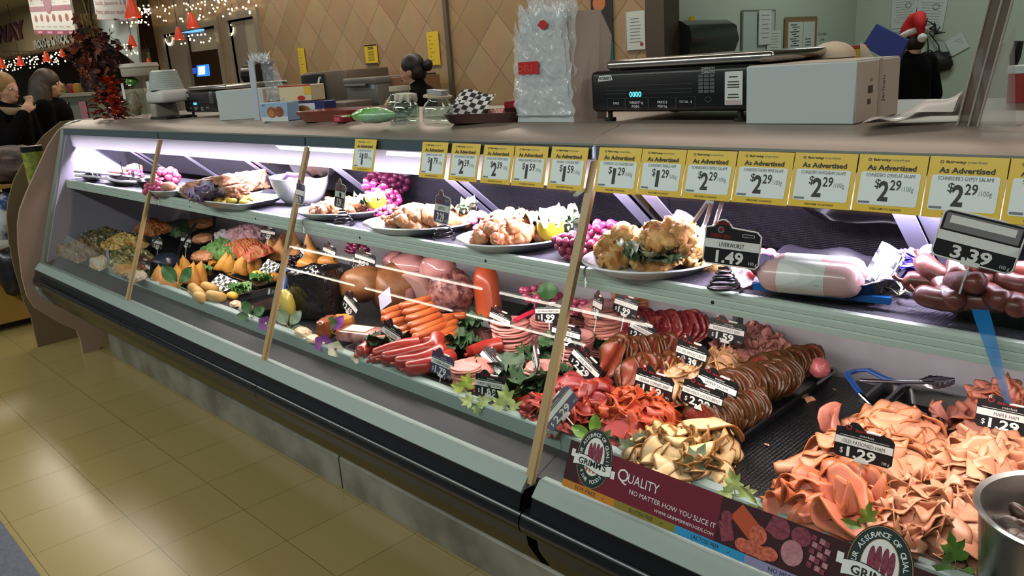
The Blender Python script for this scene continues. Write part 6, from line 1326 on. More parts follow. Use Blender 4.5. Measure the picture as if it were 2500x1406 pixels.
mb = MB(); a, b = on_z((1840, 705), SZ + .015), on_z((2175, 742), SZ + .012); d = (b - a); s_ = Vector((-d.y, d.x, 0)).normalized() * .006
mb.prism([a - s_ - a, b - s_ - a, b + s_ - a, s_], (0, 0, .012)); o = mb.build('plastic_strip', mat('strip_blue', rgb(16, 106, 190), .35)); o.location = a; tag(o, 'long bright blue plastic strip along the front of the liverwurst tray', 'plastic strip')
VIO = mat('violet_petal', rgb(72, 62, 190), .45, noise_s=20, noise_c=rgb(112, 96, 216))
fb = MB(); rs = random.Random(5)
for i in range(46):
    d = Vector((rs.uniform(-1, 1), rs.uniform(-1, 1), rs.uniform(-.3, 1))); p = Vector((rs.uniform(-.03, .03), rs.uniform(-.025, .025), rs.uniform(0, .055))); leaf_surf(fb, p, d, Vector((.1, .2, 1)), .028, .014, 0, False, .25, i)
o = fb.build('silk_flower', [VIO], ang=0); o.location = on_z((2205, 690), 1.045); tag(o, 'blue-violet silk flower cluster between the two black trays', 'flower')
fb = MB()
for i in range(9): a = rs.uniform(0, 6.28); fb.tube([(0, 0, 0), (.014 * cos(a), .014 * sin(a), .012), (.03 * cos(a + .4), .03 * sin(a + .4), .018), (.04 * cos(a + .9), .04 * sin(a + .9), .012)], .0012, 5)
o = fb.build('flower_stamens', [mat('stamen_cream', rgb(206, 204, 170), .5)]); o.location = on_z((2195, 722), 1.04); tag(o, 'curling cream stamens in front of the blue-violet flower', 'flower')
a = on_z((2245, 700), SZ + .05); wavy_tray('black wavy-edged tray of dark smoked sausages at the right edge', a.x + .145, a.y + .085, .27, .22, .055, 0.)
DARKS = mat('dark_smoked', rgb(84, 32, 27), .36, coat=.2, noise_s=16, noise_c=rgb(126, 62, 52), bump_s=30, bump=1.)
def stub_mesh(seed):
    mb = MB(); k = 12; P = []; R = []
    for i in range(k + 1):
        f = i / k; P.append(((f - .5) * .085, .01 * sin(f * 3 + seed), 0)); e = min(1, min(f, 1 - f) / .16); R.append(.018 * max(.22, sqrt(max(0, 1 - (1 - e) ** 2))) * (1 + .06 * nz(f * 5, seed)))
    mb.tube(P, R, 16); mb.tube([(.043, .01 * sin(3 + seed), 0), (.05, .01 * sin(3 + seed), .002), (.058, .01 * sin(3 + seed), .008)], [.004, .003, .005], 7); return mb.mesh('smoked_sausage', [DARKS], 60)
sb = [stub_mesh(i) for i in range(3)]
for i, (p, z, rz, ry) in enumerate([((2290, 660), 1.10, 2.6, -.3), ((2310, 690), 1.085, 2.4, -.2), ((2270, 690), 1.08, 3.4, 0), ((2330, 720), 1.075, 2.2, 0), ((2350, 645), 1.115, 2.0, -.5), ((2385, 655), 1.11, 1.0, -.2), ((2400, 690), 1.10, .8, 0), ((2430, 720), 1.085, 2.5, 0), ((2450, 660), 1.115, .6, 0), ((2470, 690), 1.10, 2.6, 0), ((2400, 735), 1.075, .4, 0), ((2475, 735), 1.08, 2.2, 0), ((2300, 725), 1.07, 2.9, 0), ((2360, 690), 1.10, 2.7, .2)]):
    place(sb[i % 3], 'smoked_sausage', on_z(p, z), (rnd(-.3, .3), ry, rz), 1., label='short dark smoked sausage in the wavy tray at the right edge', cat='sausage', group='short dark sausages on the shelf')
T((2388, 588), 1.175, '', '3.39', 'glossy rounded 3.39 tag over the dark smoked sausages', style='r', dollar=False, stem=.05, w_=.115, h=.075, tilt=6, roll=12, yaw=10)
# blue reflection in the glass, modelled as an added translucent strip
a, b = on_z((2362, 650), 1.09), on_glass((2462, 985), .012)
mb = MB(); s_ = Vector((.014, 0, 0)); b2 = on_glass((2400, 780), .012); mb.add([a - s_, a + s_, b2 + s_ * .9, b2 - s_ * .9, b + s_ * .35, b - s_ * .35], [(0, 1, 2, 3), (3, 2, 4, 5)], 0, True); o = mb.build('glass_reflection_strip', film('reflection_blue', rgb(30, 140, 220), .72, .3), ang=0); tag(o, 'translucent blue strip standing in for a reflection in the glass at the right', 'plastic strip')
# steel pail of dried nuts in the right front corner
c = on_z((2600, 1300), .74); a = on_z((2374, 1232), .80); R_ = .125; cx, cy_ = a.x + R_ * .93, a.y + .055
t = thing('steel_pail', 'polished steel pail cut off at the bottom right corner', 'pail', (cx, cy_, DZ))
mb = MB(); mb.lathe([(0, .0), (R_ * .80, 0), (R_ * .86, .02), (R_ * .95, .165), (R_ * 1.0, .172), (R_ * 1.02, .176), (R_ * 1.0, .180), (R_ * .94, .176), (R_ * .92, .160), (R_ * .82, .02), (0, .012)], 56); mb.build('bucket', mat('polished_steel', rgb(216, 212, 206), .28, 1.), t, ang=50)
NUT = mat('nut_brown', rgb(42, 20, 12), .4, noise_s=40, noise_c=rgb(74, 40, 24), bump_s=60, bump=.5)
nm = MB().ell((0, 0, 0), (.018, .010, .010), 14, 10, fn=lambda d: 1 + .10 * abs(sin(atan2(d.z, d.y) * 3)) * (1 - abs(d.x))).mesh('pecan', [NUT])
rs = random.Random(9)
for i in range(70):
    r = R_ * .80 * sqrt(rs.random()); q = rs.uniform(0, 6.28); place(nm, 'pecan', (cx + r * cos(q), cy_ + r * sin(q), DZ + .095 + .012 * (i % 4)), (rs.uniform(-.5, .5), rs.uniform(-.5, .5), rs.uniform(0, 6.28)), rs.uniform(.85, 1.2), label='dark brown pecan-like nut in the steel pail', cat='nut', group='nuts in the steel pail')
# ================================================================== things standing on top of the case
TZ = 1.3355
CARD = mat('carton_white', rgb(196, 204, 204), .6); CARDB = mat('carton_tan', rgb(190, 176, 162), .65); BRN = mat('carton_brown', rgb(120, 84, 56), .7)
PLATEM = mat('scale_platter', rgb(176, 172, 166), .22, 1.)
CYAN = glow('display_cyan', (.12, .75, .85, 1), 2.2)
def scale(label, loc, w_=.41, rz=0., front_only=False):
    t = thing('counter_scale', label, 'scale', loc, (0, 0, rz))
    mb = MB(); prof = [(0, .012), (.006, .006), (.30, .0), (.30, .088), (.05, .105), (.010, .104), (.0, .098)]
    mb.rbox((-w_ / 2, 0, .022), (w_ / 2, .05, .118), .012, 3); mb.rbox((-w_ / 2 + .03, .03, .03), (w_ / 2 - .002, .33, .108), .012, 3); mb.rbox((-w_ / 2 + .05, .04, .108), (w_ / 2 - .01, .30, .118), .004, 1); mb.build('housing', BLACK, t)
    mb = MB(); mb.rbox((-w_ / 2 + .045, .005, .119), (w_ / 2 + .035, .32, .141), .010, 3); mb.build('weighing_platter', PLATEM, t)
    mb = MB(); mb.X = Matrix.Translation((0, -.0008, .07)) @ Matrix.Rotation(pi / 2, 4, 'X'); e = .0006
    x0 = -w_ * .44
    mb.add([(x0, .024, e), (x0 + .045, .026, e), (x0 + .041, .038, e), (x0 + .004, .037, e)], [(0, 1, 2, 3)], 0); mb.text('HOBART', x0 + .0225, .0275, .007, 1, w=.036, z=e * 2, bold=.02)
    for yy in (.012, .002, -.006): mb.rect(x0 + .02, yy, w_ * .16, yy + .0006, e, 2)
    for a, b in ((-.38, -.26), (-.255, -.11), (-.105, .06), (.065, .175)):
        for q in ((a * w_, -.042, b * w_, -.0415), (a * w_, -.016, b * w_, -.0155), (a * w_, -.042, a * w_ + .0006, -.0155), (b * w_, -.042, b * w_ + .0006, -.0155)): mb.rect(*q, e, 2)
    for tx, x, y in (('TARE', -.32, -.030), ('WEIGHT kg', -.185, -.029), ('POIDS', -.19, -.038), ('PRICE $', -.02, -.029), ('PRIX kg', -.02, -.038), ('TOTAL  $', .12, -.029)): mb.text(tx, x * w_, y, .0055, 0, z=e, bold=.01)
    mb.text('CAPACITY', w_ * .25, .040, .005, 0, z=e); mb.text('CAPACITE', w_ * .25, .032, .005, 0, z=e)
    for i in range(5):
        for j in range(3): mb.rect(w_ * .195 + j * .014, -.008 + i * .008, w_ * .195 + j * .014 + .012, -.002 + i * .008, e, 2)
    mb.ring(w_ * .25, -.022, .008, .006, .001, e, 2, 18); mb.build('front_print', [WHITE, INK, mat('print_grey', rgb(92, 92, 96), .5)], t)
    mb = MB(); mb.X = Matrix.Translation((0, -.0016, .07)) @ Matrix.Rotation(pi / 2, 4, 'X'); mb.text('0000', -.19 * w_, -.0135, .012, 0, w=.034, z=.0, bold=.01); mb.build('display_digits', CYAN, t)
    for x, y in ((-w_ * .40, .02), (w_ * .40, .02), (-w_ * .38, .28), (w_ * .42, .28)):
        mb = MB(); mb.cyl((x, y, 0), (x, y, .008), .014, n=14); mb.cyl((x, y, .008), (x, y, .026), .006, n=10); mb.build('foot', BLACKM, t)
    return t
s1 = scale('large black counter scale with cyan digits beside the white carton', (-1.080, 1.545, TZ), .44)
mb = MB(); mb.rbox((.150, -.002, .035), (.192, .002, .104), .001, 1); mb.X = Matrix.Translation((.171, -.0026, .068)) @ Matrix.Rotation(pi / 2, 4, 'X')
for i, (w_, y) in enumerate(((.02, .024), (.026, .014), (.028, .008), (.028, .003), (.024, -.012), (.028, -.018))): mb.rect(-w_ / 2, y, w_ / 2, y + .0022, 0, 1)
mb.rect(-.017, -.031, .017, -.022, .0001, 2); mb.build('maker_plate', [WHITE, INK, mat('plate_pink', rgb(206, 180, 182), .5)], s1)
s2 = scale('second black counter scale behind the left white carton', (-3.74, 1.66, TZ), .41)
def carton(label, loc, w_, d, h, rz=0., lid=True, prints=None):
    t = thing('carton', label, 'box', loc, (0, 0, rz)); mb = MB()
    mb.rbox((-w_ / 2, 0, 0), (w_ / 2, d, h), .002, 1); mb.build('body', [CARD], t)
    mb = MB(); mb.box((-w_ / 2 + .004, .004, h), (w_ / 2 - .002, d * .48, h + .0015)); mb.box((-w_ / 2 + .004, d * .52, h), (w_ / 2 - .002, d - .004, h + .0015)); mb.build('flap', [CARDB], t)
    mb = MB(); mb.box((w_ / 2, .003, .002), (w_ / 2 + .0012, d - .003, h - .002), 0); mb.X = Matrix.Translation((w_ / 2 + .0016, d / 2, h / 2)) @ Matrix.Rotation(pi / 2, 4, 'Z') @ Matrix.Rotation(pi / 2, 4, 'X')
    mb.rect(-.002, -h * .5, .014, h * .5, .0001, 2)
    if prints:
        for i in range(9): mb.rect(-.050 + i * .0026, -.004, -.0485 + i * .0026, .010, .0002, 1)
        for i in range(6): mb.rect(-.050 + i * .0026, -.024, -.0485 + i * .0026, -.014, .0002, 1)
        mb.text('3325', -.038, .018, .005, 1, z=.0002); mb.text('Jarlton', .028, 0, .013, 1, z=.0002, rot=pi / 2)
    mb.build('printed_end', [CARDB, mat('print_dark', rgb(70, 66, 62), .6), mat('packing_tape', rgb(176, 166, 150), .3)], t); return t
carton('large white carton beside the counter scale on the right', (-.7485, 1.507, TZ), .221, .205, .113, 0, prints=True)
c1 = carton('white carton with handwriting at the left of the counter', (-3.16, 1.56, TZ), .20, .19, .118, radians(38))
mb = MB(); mb.X = Matrix.Translation((.1022, .095, .06)) @ Matrix.Rotation(pi / 2, 4, 'Z') @ Matrix.Rotation(pi / 2, 4, 'X')
mb.text('Mapl', -.03, .012, .02, 0, z=.0004, rot=.9); mb.text('TURKEY', -.015, -.012, .014, 0, z=.0004, rot=1.1)
for i in range(12): mb.rect(.03 + i * .004, .0, .033 + i * .004, .010, .0004, 0); mb.rect(.03 + i * .003, -.02, .0322 + i * .003, -.012, .0004, 0)
mb.text('2021', .045, .018, .008, 0, z=.0004); mb.build('handwriting', INK, c1)
# bag rack: white board box wrapped by a sheaf of film bags
b0 = Vector((-1.435, 1.522, TZ)); bg = thing('bag_dispenser', 'tall white deli bag box wrapped in crinkled clear film bags', 'bag dispenser', b0)
mb = MB(); mb.prism([(-.098, 0, 0), (.099, 0, 0), (.075, .0, .26), (-.060, 0, .26)], (0, .012, 0)); mb.build('front_board', CARD, bg)
mb = MB(); mb.prism([(.099, .0, 0), (.118, .065, 0), (.120, .09, .262), (.075, .0, .262)], (-.004, .001, 0)); mb.prism([(.118, .065, 0), (.12, .10, 0), (.13, .12, .2), (.120, .09, .262)], (-.004, .001, 0)); mb.build('side_board', mat('carton_tan_lit', rgb(190, 168, 156), .6), bg)  # white board; tan light is put into the side's colour
FILM = film('bag_film', rgb(232, 236, 238), .50, .08, 22)
def crink(seed, w0, w1, h, y, amp):
    def fn(u, v):
        ww = w0 + (w1 - w0) * v; x = (u - .5) * ww; q = amp * (nz(u * 4, v * 5, seed) + .4 * (1 - 2 * abs(nz(u * 9 + v * 4, v * 8, seed + 3))) + .06 * (1 - 2 * abs(nz(u * 22, v * 24 + u * 9, seed + 7)))); fr = .016 * nz(u * 30, seed, 4) * v ** 6
        return (x + .008 * nz(v * 12, u * 3, seed), y - abs(q) - .006 * sin(pi * u), .018 + h * v + fr + .02 * v ** 4 * nz(u * 9, seed))
    return fn
for i, (w0, w1, h, y, amp, dx) in enumerate(((.195, .165, .215, -.004, .010, -.003), (.185, .16, .262, -.001, .010, .012), (.12, .17, .285, .016, .012, .03))):
    mb = MB(); mb.surf(crink(i * 5, w0, w1, h, y, amp), 60, 80); o = mb.build('film_bags', FILM, bg, ang=0); o.location = (dx, 0, 0)
mb = MB()
for i in range(60):
    a = random.uniform(-.075, .105); z = random.uniform(.262, .29); mb.poly([(a, .01 + rnd(-.01, .03), z - .02), (a + rnd(.004, .012), .01, z - .02), (a + rnd(-.008, .01), rnd(-.01, .03), z + rnd(0, .014))])
mb.build('torn_edge', FILM, bg, ang=0)
RPRT = mat('print_red', rgb(196, 34, 30), .35)
mb = MB(); mb.X = Matrix.Translation((-.036, -.0185, .135)) @ Matrix.Rotation(pi / 2, 4, 'X'); mb.rect(-.03, -.014, .042, .016, 0, 0); mb.text('DELI', -.004, -.007, .015, 1, w=.05, z=.0006, bold=.01); mb.build('red_print', [RPRT, mat('print_redlight', rgb(216, 80, 70), .35)], bg)
mb = MB(); mb.X = Matrix.Translation((.030, -.0165, .235)) @ Matrix.Rotation(pi / 2, 4, 'X'); mb.add([(-.022, 0, 0), (-.005, -.012, 0), (.006, -.008, 0), (.012, .002, 0), (0, .012, 0), (-.012, .010, 0)], [tuple(range(6))], 0); mb.build('red_print', RPRT, bg)
# left bag strap stand
b0 = Vector((-2.98, 1.53, TZ)); bg = thing('bag_dispenser', 'white plastic strap stand with frayed clear bags, left of the middle', 'bag dispenser', b0)
mb = MB(); mb.prism([(-.022, 0, 0), (.022, 0, 0), (.038, .0, .225), (-.006, 0, .225)], (0, .004, 0)); mb.build('strap', mat('strap_white', rgb(190, 194, 202), .35), bg)
mb = MB(); mb.surf(lambda u, v: (.03 + .02 * (1 - v) + .085 * u * (1.2 - .5 * v), .03 + .03 * u + .006 * nz(u * 9, v * 9, 2), .07 + .155 * v + .0 * u), 20, 30); mb.build('film_bags', film('bag_film_thin', rgb(206, 208, 210), .38, .12, 40), bg, ang=0)
mb = MB()
for i in range(90):
    a = random.uniform(-.02, .11); z = .225 + rnd(-.012, .012) - .12 * max(0, a - .05); d = Vector((rnd(-.02, .02), rnd(-.02, .02), rnd(.005, .03))); p = Vector((a, .015 + rnd(-.01, .02), z)); mb.poly([p, p + Vector((.010, .004, 0)), p + d])
mb.build('frayed_edge', film('bag_fray', rgb(226, 228, 230), .8, .2), bg, ang=0)
# food cartons
PRN = [mat('pack_blue', rgb(152, 178, 206), .4), mat('pack_white', rgb(214, 216, 220), .45), mat('burger_brown', rgb(124, 66, 34), .5, noise_s=40, noise_c=rgb(166, 96, 50)), mat('pack_navy', rgb(40, 42, 100), .4), mat('pack_cream', rgb(222, 200, 160), .5), mat('pack_yellow', rgb(226, 182, 60), .45), mat('pack_red', rgb(186, 40, 32), .45), mat('bun_print', rgb(186, 120, 56), .5)]
def pack(label, loc, w_, d, h, rz, base, art):
    mb = MB(); mb.rbox((-w_ / 2, 0, 0), (w_ / 2, d, h), .003, 1, base); mb.X = Matrix.Translation((0, -.0006, h / 2)) @ Matrix.Rotation(pi / 2, 4, 'X'); art(mb, w_, h)
    o = mb.build('food_pack', PRN); o.location = loc; o.rotation_euler = (0, 0, rz); return tag(o, label, 'food pack')
def art1(mb, w_, h):
    mb.rect(-w_ * .5, -h * .5, w_ * .5, -h * .25, .0002, 1); mb.disc(-w_ * .08, -h * .02, w_ * .17, h * .30, .0005, 2); mb.disc(-w_ * .10, -h * .08, w_ * .12, h * .2, .0008, 7); mb.disc(w_ * .2, 0, w_ * .16, h * .28, .0004, 2); mb.text('Grill', -w_ * .36, h * .33, h * .09, 3, z=.0006)
pack('light blue food pack printed with a burger, at the front of the counter', (-2.775, 1.495, TZ), .145, .06, .068, radians(12), 0, art1)
def art2(mb, w_, h): mb.rect(-w_ * .46, -h * .4, w_ * .25, h * .4, .0003, 1); mb.disc(-w_ * .1, 0, w_ * .2, h * .3, .0006, 7)
pack('navy edged white food pack behind the burger pack', (-2.72, 1.60, TZ), .17, .07, .062, radians(16), 3, art2)
def art3(mb, w_, h): mb.rect(-w_ * .5, h * .42, w_ * .5, h * .5, .0004, 6); mb.disc(w_ * .18, -h * .3, w_ * .12, h * .14, .0004, 6); mb.rect(w_ * .28, -h * .1, w_ * .5, h * .4, .0004, 5)
pack('open cream food carton lying on top of the navy pack', (-2.79, 1.60, TZ + .0635), .165, .075, .060, radians(16), 4, art3)
# long rust coloured trays
RUST = mat('rust_tray', rgb(124, 54, 32), .4, coat=.3); RUSTD = mat('dark_red_tray', rgb(70, 24, 22), .4, coat=.3)
def ltray(label, loc, w_, d, h, rz, m, tilt=0.):
    mb = MB(); n = 32; V = []; prof = [(.86, .0), (.98, h * .8), (1.0, h), (.96, h), (.84, .006), (.01, .006)]
    for r, z in prof:
        for j in range(n):
            q = 2 * pi * j / n; k = min(1 / max(abs(cos(q)), abs(sin(q))), 1.28); V.append((w_ / 2 * r * k * cos(q), d / 2 * r * k * sin(q), z))
    F = [tuple(reversed(range(n)))] + [(i * n + j, i * n + (j + 1) % n, (i + 1) * n + (j + 1) % n, (i + 1) * n + j) for i in range(len(prof) - 1) for j in range(n)]
    mb.add(V, F, 0, True); o = mb.build('display_tray', m, ang=50); o.location = loc; o.rotation_euler = (0, tilt, rz); return tag(o, label, 'tray')
ltray('long rust-brown tray in the middle of the counter', (-2.40, 1.60, TZ), .42, .19, .036, radians(20), RUST)
ltray('dark red tray with checkered paper left of the tall bag box', (-1.66, 1.56, TZ), .26, .18, .026, radians(14), RUSTD)
paper2 = MB(); paper2.surf(lambda u, v: ((u - .5) * .12, (v - .5) * .12, .006 * sin(u * 6) + .02 * v), 12, 8); o = paper2.build('checkered_paper', checker(s_=45), ang=0); o.location = (-1.735, 1.535, TZ + .032); o.rotation_euler = (.5, .1, .2); tag(o, 'checkered paper lining the dark red tray', 'liner paper')
mb = MB(); mb.rbox((-.045, -.02, 0), (.045, .02, .022), .003, 1); mb.rect(-.03, -.0, .0, .0); o = mb.build('small_box', mat('box_red', rgb(136, 24, 36), .4)); o.location = (-1.625, 1.63, TZ + .028); o.rotation_euler = (0, 0, .2); tag(o, 'red small box lying in the dark red tray', 'box')
for i in range(7):
    o = MB().ell((0, 0, 0), (.010, .009, .011), 10, 8).build('strawberry_candy', [mat('candy_red', rgb(206, 50, 44), .35, noise_s=60, noise_c=rgb(226, 180, 170), noise_amt=.3)]); o.location = (-1.69 + .014 * (i % 4), 1.575 + .016 * (i // 4), TZ + .018); tag(o, 'small red and white piece in the dark red tray', 'candy', 'red pieces in the tray')
mb = MB(); mb.rbox((-.028, 0, 0), (.028, .035, .022), .002, 1, 0); mb.X = Matrix.Translation((-.004, -.0006, .011)) @ Matrix.Rotation(pi / 2, 4, 'X'); mb.rect(-.018, -.007, .014, .006, 0, 1); o = mb.build('small_box', [mat('box_red', None), mat('box_pink', rgb(196, 90, 104), .4)]); o.location = (-2.32, 1.475, TZ); tag(o, 'small red box left of the green candy bag', 'box')
mb = MB(); mb.prism([(-.014, 0, 0), (.014, 0, 0), (.012, 0, .022)], (0, .01, 0)); o = mb.build('cheese_wedge', mat('cheese', rgb(226, 196, 120), .5)); o.location = (-2.26, 1.63, TZ + .042); tag(o, 'small pale yellow wedge on the rim of the rust-brown tray', 'cheese')
# green candy bag
def bagfn(u, v):
    a = 2 * pi * u; r = sin(pi * v) ** .55; return ((v - .5) * .20, .040 * r * cos(a) * (.4 + .6 * sin(pi * v)), .026 + .024 * r * sin(a) + .003 * nz(u * 9, v * 14))
mb = MB(); mb.surf(bagfn, 24, 30); mb.surf(lambda u, v: ((-.125 + .03 * u), (v - .5) * .05, .026 + .003 * sin(v * 20)), 3, 8)
o = mb.build('candy_bag', mat('bag_green', rgb(96, 176, 70), .2, coat=.7, noise_s=14, noise_c=rgb(150, 190, 150), noise_amt=.35, bump_s=40, bump=.6)); o.location = (-2.06, 1.435, TZ); o.rotation_euler = (0, 0, radians(8)); tag(o, 'shiny green candy bag in front of the glass jars', 'candy bag')
# three glass jars with covers
JG = glassy('jar_glass', (.90, .96, .93), 1.5, .10); LIDC = mat('jar_lid_beige', rgb(176, 164, 138), .6); LIDP = mat('paper_cover', rgb(206, 200, 186), .7)
def jar(label, loc, R_, h, cover, tilt=(0, 0)):
    t = thing('glass_jar', label, 'jar', loc, (tilt[0], tilt[1], .3)); mb = MB()
    mb.lathe([(0, .003), (R_ * .85, .0), (R_ * .97, .008), (R_, h * .22), (R_, h * .50), (R_ * .88, h * .66), (R_ * .66, h * .76), (R_ * .64, h * .84), (R_ * .70, h * .86), (R_ * .70, h * .90)], 36, 0)
    mb.lathe([(R_ * .66, h * .90), (R_ * .60, h * .84), (R_ * .62, h * .75), (R_ * .84, h * .64), (R_ * .95, h * .49), (R_ * .95, h * .22), (R_ * .9, .02), (0, .012)], 36, 0); mb.build('glass', JG, t, ang=60)
    if cover == 'flat': mb = MB(); mb.lathe([(0, h), (R_ * .70, h), (R_ * .72, h * .985), (R_ * .72, h * .86), (R_ * .70, h * .86)], 30); mb.build('lid', LIDC, t, ang=40)
    elif cover == 'paper':
        mb = MB(); n = 28; V = [(0, 0, h)]; rings = [(.55, 1.0), (.80, .98), (.86, .86), (.80, .76)]
        for k, (r, z) in enumerate(rings):
            for j in range(n): q = 2 * pi * j / n; rr = R_ * r * (1 + (.08 * sin(j * 2.3) + .05 * sin(j * 5.1)) * (k > 0)); V.append((rr * cos(q), rr * sin(q), h * z + .006 * sin(j * 1.7) * (k > 1)))
        F = [(0, 1 + j, 1 + (j + 1) % n) for j in range(n)] + [(1 + k * n + j, 1 + (k + 1) * n + j, 1 + (k + 1) * n + (j + 1) % n, 1 + k * n + (j + 1) % n) for k in range(3) for j in range(n)]
        mb.add(V, F, 0, False); mb.build('paper_cover', LIDP, t)
    else:
        mb = MB(); mb.lathe([(0, h * .96), (R_ * .9, h * .95), (R_ * .95, h * .93), (R_ * .95, h * .87), (R_ * .7, h * .86)], 30); mb.build('lid', LIDC, t, ang=40)
        mb = MB(); 
        for i in range(7): mb.rbox((-R_ * .6 + .002 * (i % 3), -R_ * .45, h * (.96 + .022 * i)), (R_ * .55 + .002 * (i % 2), R_ * .4, h * (.978 + .022 * i)), .001, 1)
        mb.build('paper_slips', mat('slips_grey', rgb(196, 200, 202), .6), t)
    return t
jar('glass jar with a beige lid standing behind the green candy bag', (-2.07, 1.55, TZ), .046, .105, 'flat')
jar('middle glass jar with a crumpled paper cover', (-1.915, 1.447, TZ), .038, .088, 'paper', (0, .06))
jar('right glass jar with a wide lid and a stack of paper slips on it', (-1.755, 1.432, TZ), .042, .085, 'slips', (0, .10))
# right side: cream mound, folders, carrier bag, acrylic guards
o = MB().ell((0, 0, 0), (.05, .05, .035), 22, 14, fn=lambda d: 1 if d.z > -.2 else .8).build('bread_loaf', [mat('cream_dome', rgb(206, 184, 160), .6)]); o.location = (-.83, 1.83, TZ + .115); tag(o, 'cream dome-shaped loaf peeking over the white carton', 'bread')
mb = MB(); mb.rbox((-.09, -.09, 0), (.09, .09, .095), .004, 1); o = mb.build('storage_box', BRN); o.location = (-.83, 1.83, TZ); tag(o, 'brown box hidden behind the white carton', 'box')
q = on_y((2082, 113), 1.98); hf = q.z - TZ - .006
mb = MB(); mb.rbox((-.033, -.02, 0), (.033, .02, hf), .003, 1, 0); mb.rbox((-.024, -.018, hf), (.03, .018, hf + .008), .001, 1, 1); o = mb.build('file_box', [mat('file_yellow', rgb(172, 142, 30), .5), mat('file_red', rgb(140, 30, 28), .5)]); o.location = (q.x, 1.98, TZ); tag(o, 'yellow and red file box behind the white carton', 'file box')
P = [on_y(p, 1.86) for p in ((2100, 106), (2112, 110), (2142, 160), (2100, 160))]; mb = MB(); mb.prism(P, (0, .004, 0)); o = mb.build('paper_sheet', mat('paper_cream', rgb(206, 190, 170), .6)); tag(o, 'cream paper corner standing between the carton and the yellow box', 'paper')
def cb(u, v):
    a = on_z((2105, 306), TZ + .004).lerp(on_z((2330, 300), TZ + .004), u); return a + Vector((0, .10 * v, .004 + (.050 * u ** 2.2) * sin(pi * min(1, v * .9 + .1)) + .006 * sin(u * 11 + v * 3) * sin(pi * v)))
mb = MB(); mb.surf(cb, 30, 16); mb.surf(lambda u, v: cb(u, v * .45) + Vector((0, -.012, .012 * sin(pi * u))), 24, 6); o = mb.build('carrier_bag', mat('carrier_white', rgb(206, 196, 190), .4, coat=.2), ang=0); tag(o, 'crumpled white carrier bag lying between the carton and the clear guard', 'plastic bag')
ACR = film('acrylic_brown', rgb(108, 88, 78), .72, .12); ACC = film('acrylic_clear', rgb(176, 166, 160), .22, .08)
gd = thing('sneeze_guard', 'tall tilted acrylic guard standing at the right end of the counter', 'sneeze guard', (-.45, 1.52, TZ))
A, B = on_z((2338, 306), TZ), on_y((2432, -60), 1.50); C_, D_ = on_z((2388, 308), TZ), on_y((2490, -60), 1.50)
mb = MB(); mb.prism([A, C_, D_, B], (0, .006, 0)); mb.build('brown_panel', ACR, gd, True)
for a, b, k in ((A, B, 0), (C_, D_, 0), ((A * .45 + C_ * .55), (B * .45 + D_ * .55), 0)):
    mb = MB(); mb.tube([a + Vector((0, -.003, 0)), b + Vector((0, -.003, 0))], .0018, 8); mb.build('edge_strip', film('acrylic_edge', rgb(196, 184, 170), .6, .1), gd, True)
E_, F_ = on_z((2478, 312), TZ), on_y((2475, 70), 1.52)
mb = MB(); mb.prism([C_, E_, F_, on_y((2455, 105), 1.5), on_y((2370, 125), 1.5), ], (0, .004, 0)); mb.build('clear_panel', ACC, gd, True)
mb = MB(); mb.box((A.x - .02, A.y - .004, TZ), (E_.x, A.y + .03, TZ + .004)); mb.build('base_strip', ACC, gd, True)
# left end: autumn arrangement, clear herb tubes, cups on a white appliance
b0 = Vector((-4.60, 1.53, TZ)); ar = thing('autumn_arrangement', 'tall dried autumn leaf arrangement at the left end of the counter', 'flower arrangement', b0)
def leafcloud(n, fn, mi, L0, seed, pal):
    rs = random.Random(seed); mb = MB()
    for i in range(n):
        p, sc = fn(rs); d = Vector((rs.gauss(0, 1), rs.gauss(0, 1), rs.gauss(0, 1))); leaf_surf(mb, p, d, Vector((rs.gauss(0, 1), rs.gauss(0, 1), 1.3)), L0 * sc, L0 * .34 * sc, rs.randrange(pal), True, .25, i)
    return mb
AUT = [mat('leaf_maroon', rgb(78, 28, 20), .6), mat('leaf_russet', rgb(124, 52, 26), .6), mat('leaf_darkbrown', rgb(44, 22, 18), .6), mat('leaf_amber', rgb(166, 100, 34), .6), mat('leaf_orange', rgb(186, 66, 28), .55)]
leafcloud(240, lambda r: (Vector((r.gauss(.0, .060) - .02, r.gauss(0, .05), .34 + r.gauss(0, .075))), r.uniform(.6, 1.2)), 0, .055, 1, 3).build('leaves', AUT, ar, ang=0)
leafcloud(70, lambda r: (Vector((-.15 + r.gauss(0, .05), r.gauss(0, .05), .30 + r.gauss(0, .06))), r.uniform(.5, 1.1)), 0, .055, 4, 5).build('leaves', AUT, ar, ang=0)
mb = MB(); rs = random.Random(3)
for i in range(150):
    a = rs.uniform(0, 6.28); z = rs.uniform(.0, .20); r = (.105 - z * .36) * rs.uniform(.3, 1.); p = Vector((r * cos(a) + z * .12, r * sin(a) * .7, z)); leaf_surf(mb, p, Vector((cos(a), sin(a), rs.uniform(-.3, 1))), Vector((0, .3, 1)), .05, .02, rs.randrange(3), False, .35, i)
mb.build('ribbon_base', [mat('mesh_red', rgb(150, 24, 16), .4, coat=.3), mat('mesh_orange', rgb(206, 66, 20), .4, coat=.3), mat('mesh_dark', rgb(104, 18, 16), .4, coat=.3)], ar, ang=0)
mb = MB(); 
for i in range(60): a = rs.uniform(0, 6.28); p = Vector((-.03 + .04 * cos(a) * rs.random(), .04 * sin(a) * rs.random(), .42)); mb.tube([p, p + Vector((rs.uniform(-.02, .02), rs.uniform(-.02, .02), rs.uniform(.06, .12)))], .003, 5)
mb.build('straw', mat('straw', rgb(140, 112, 60), .7), ar)
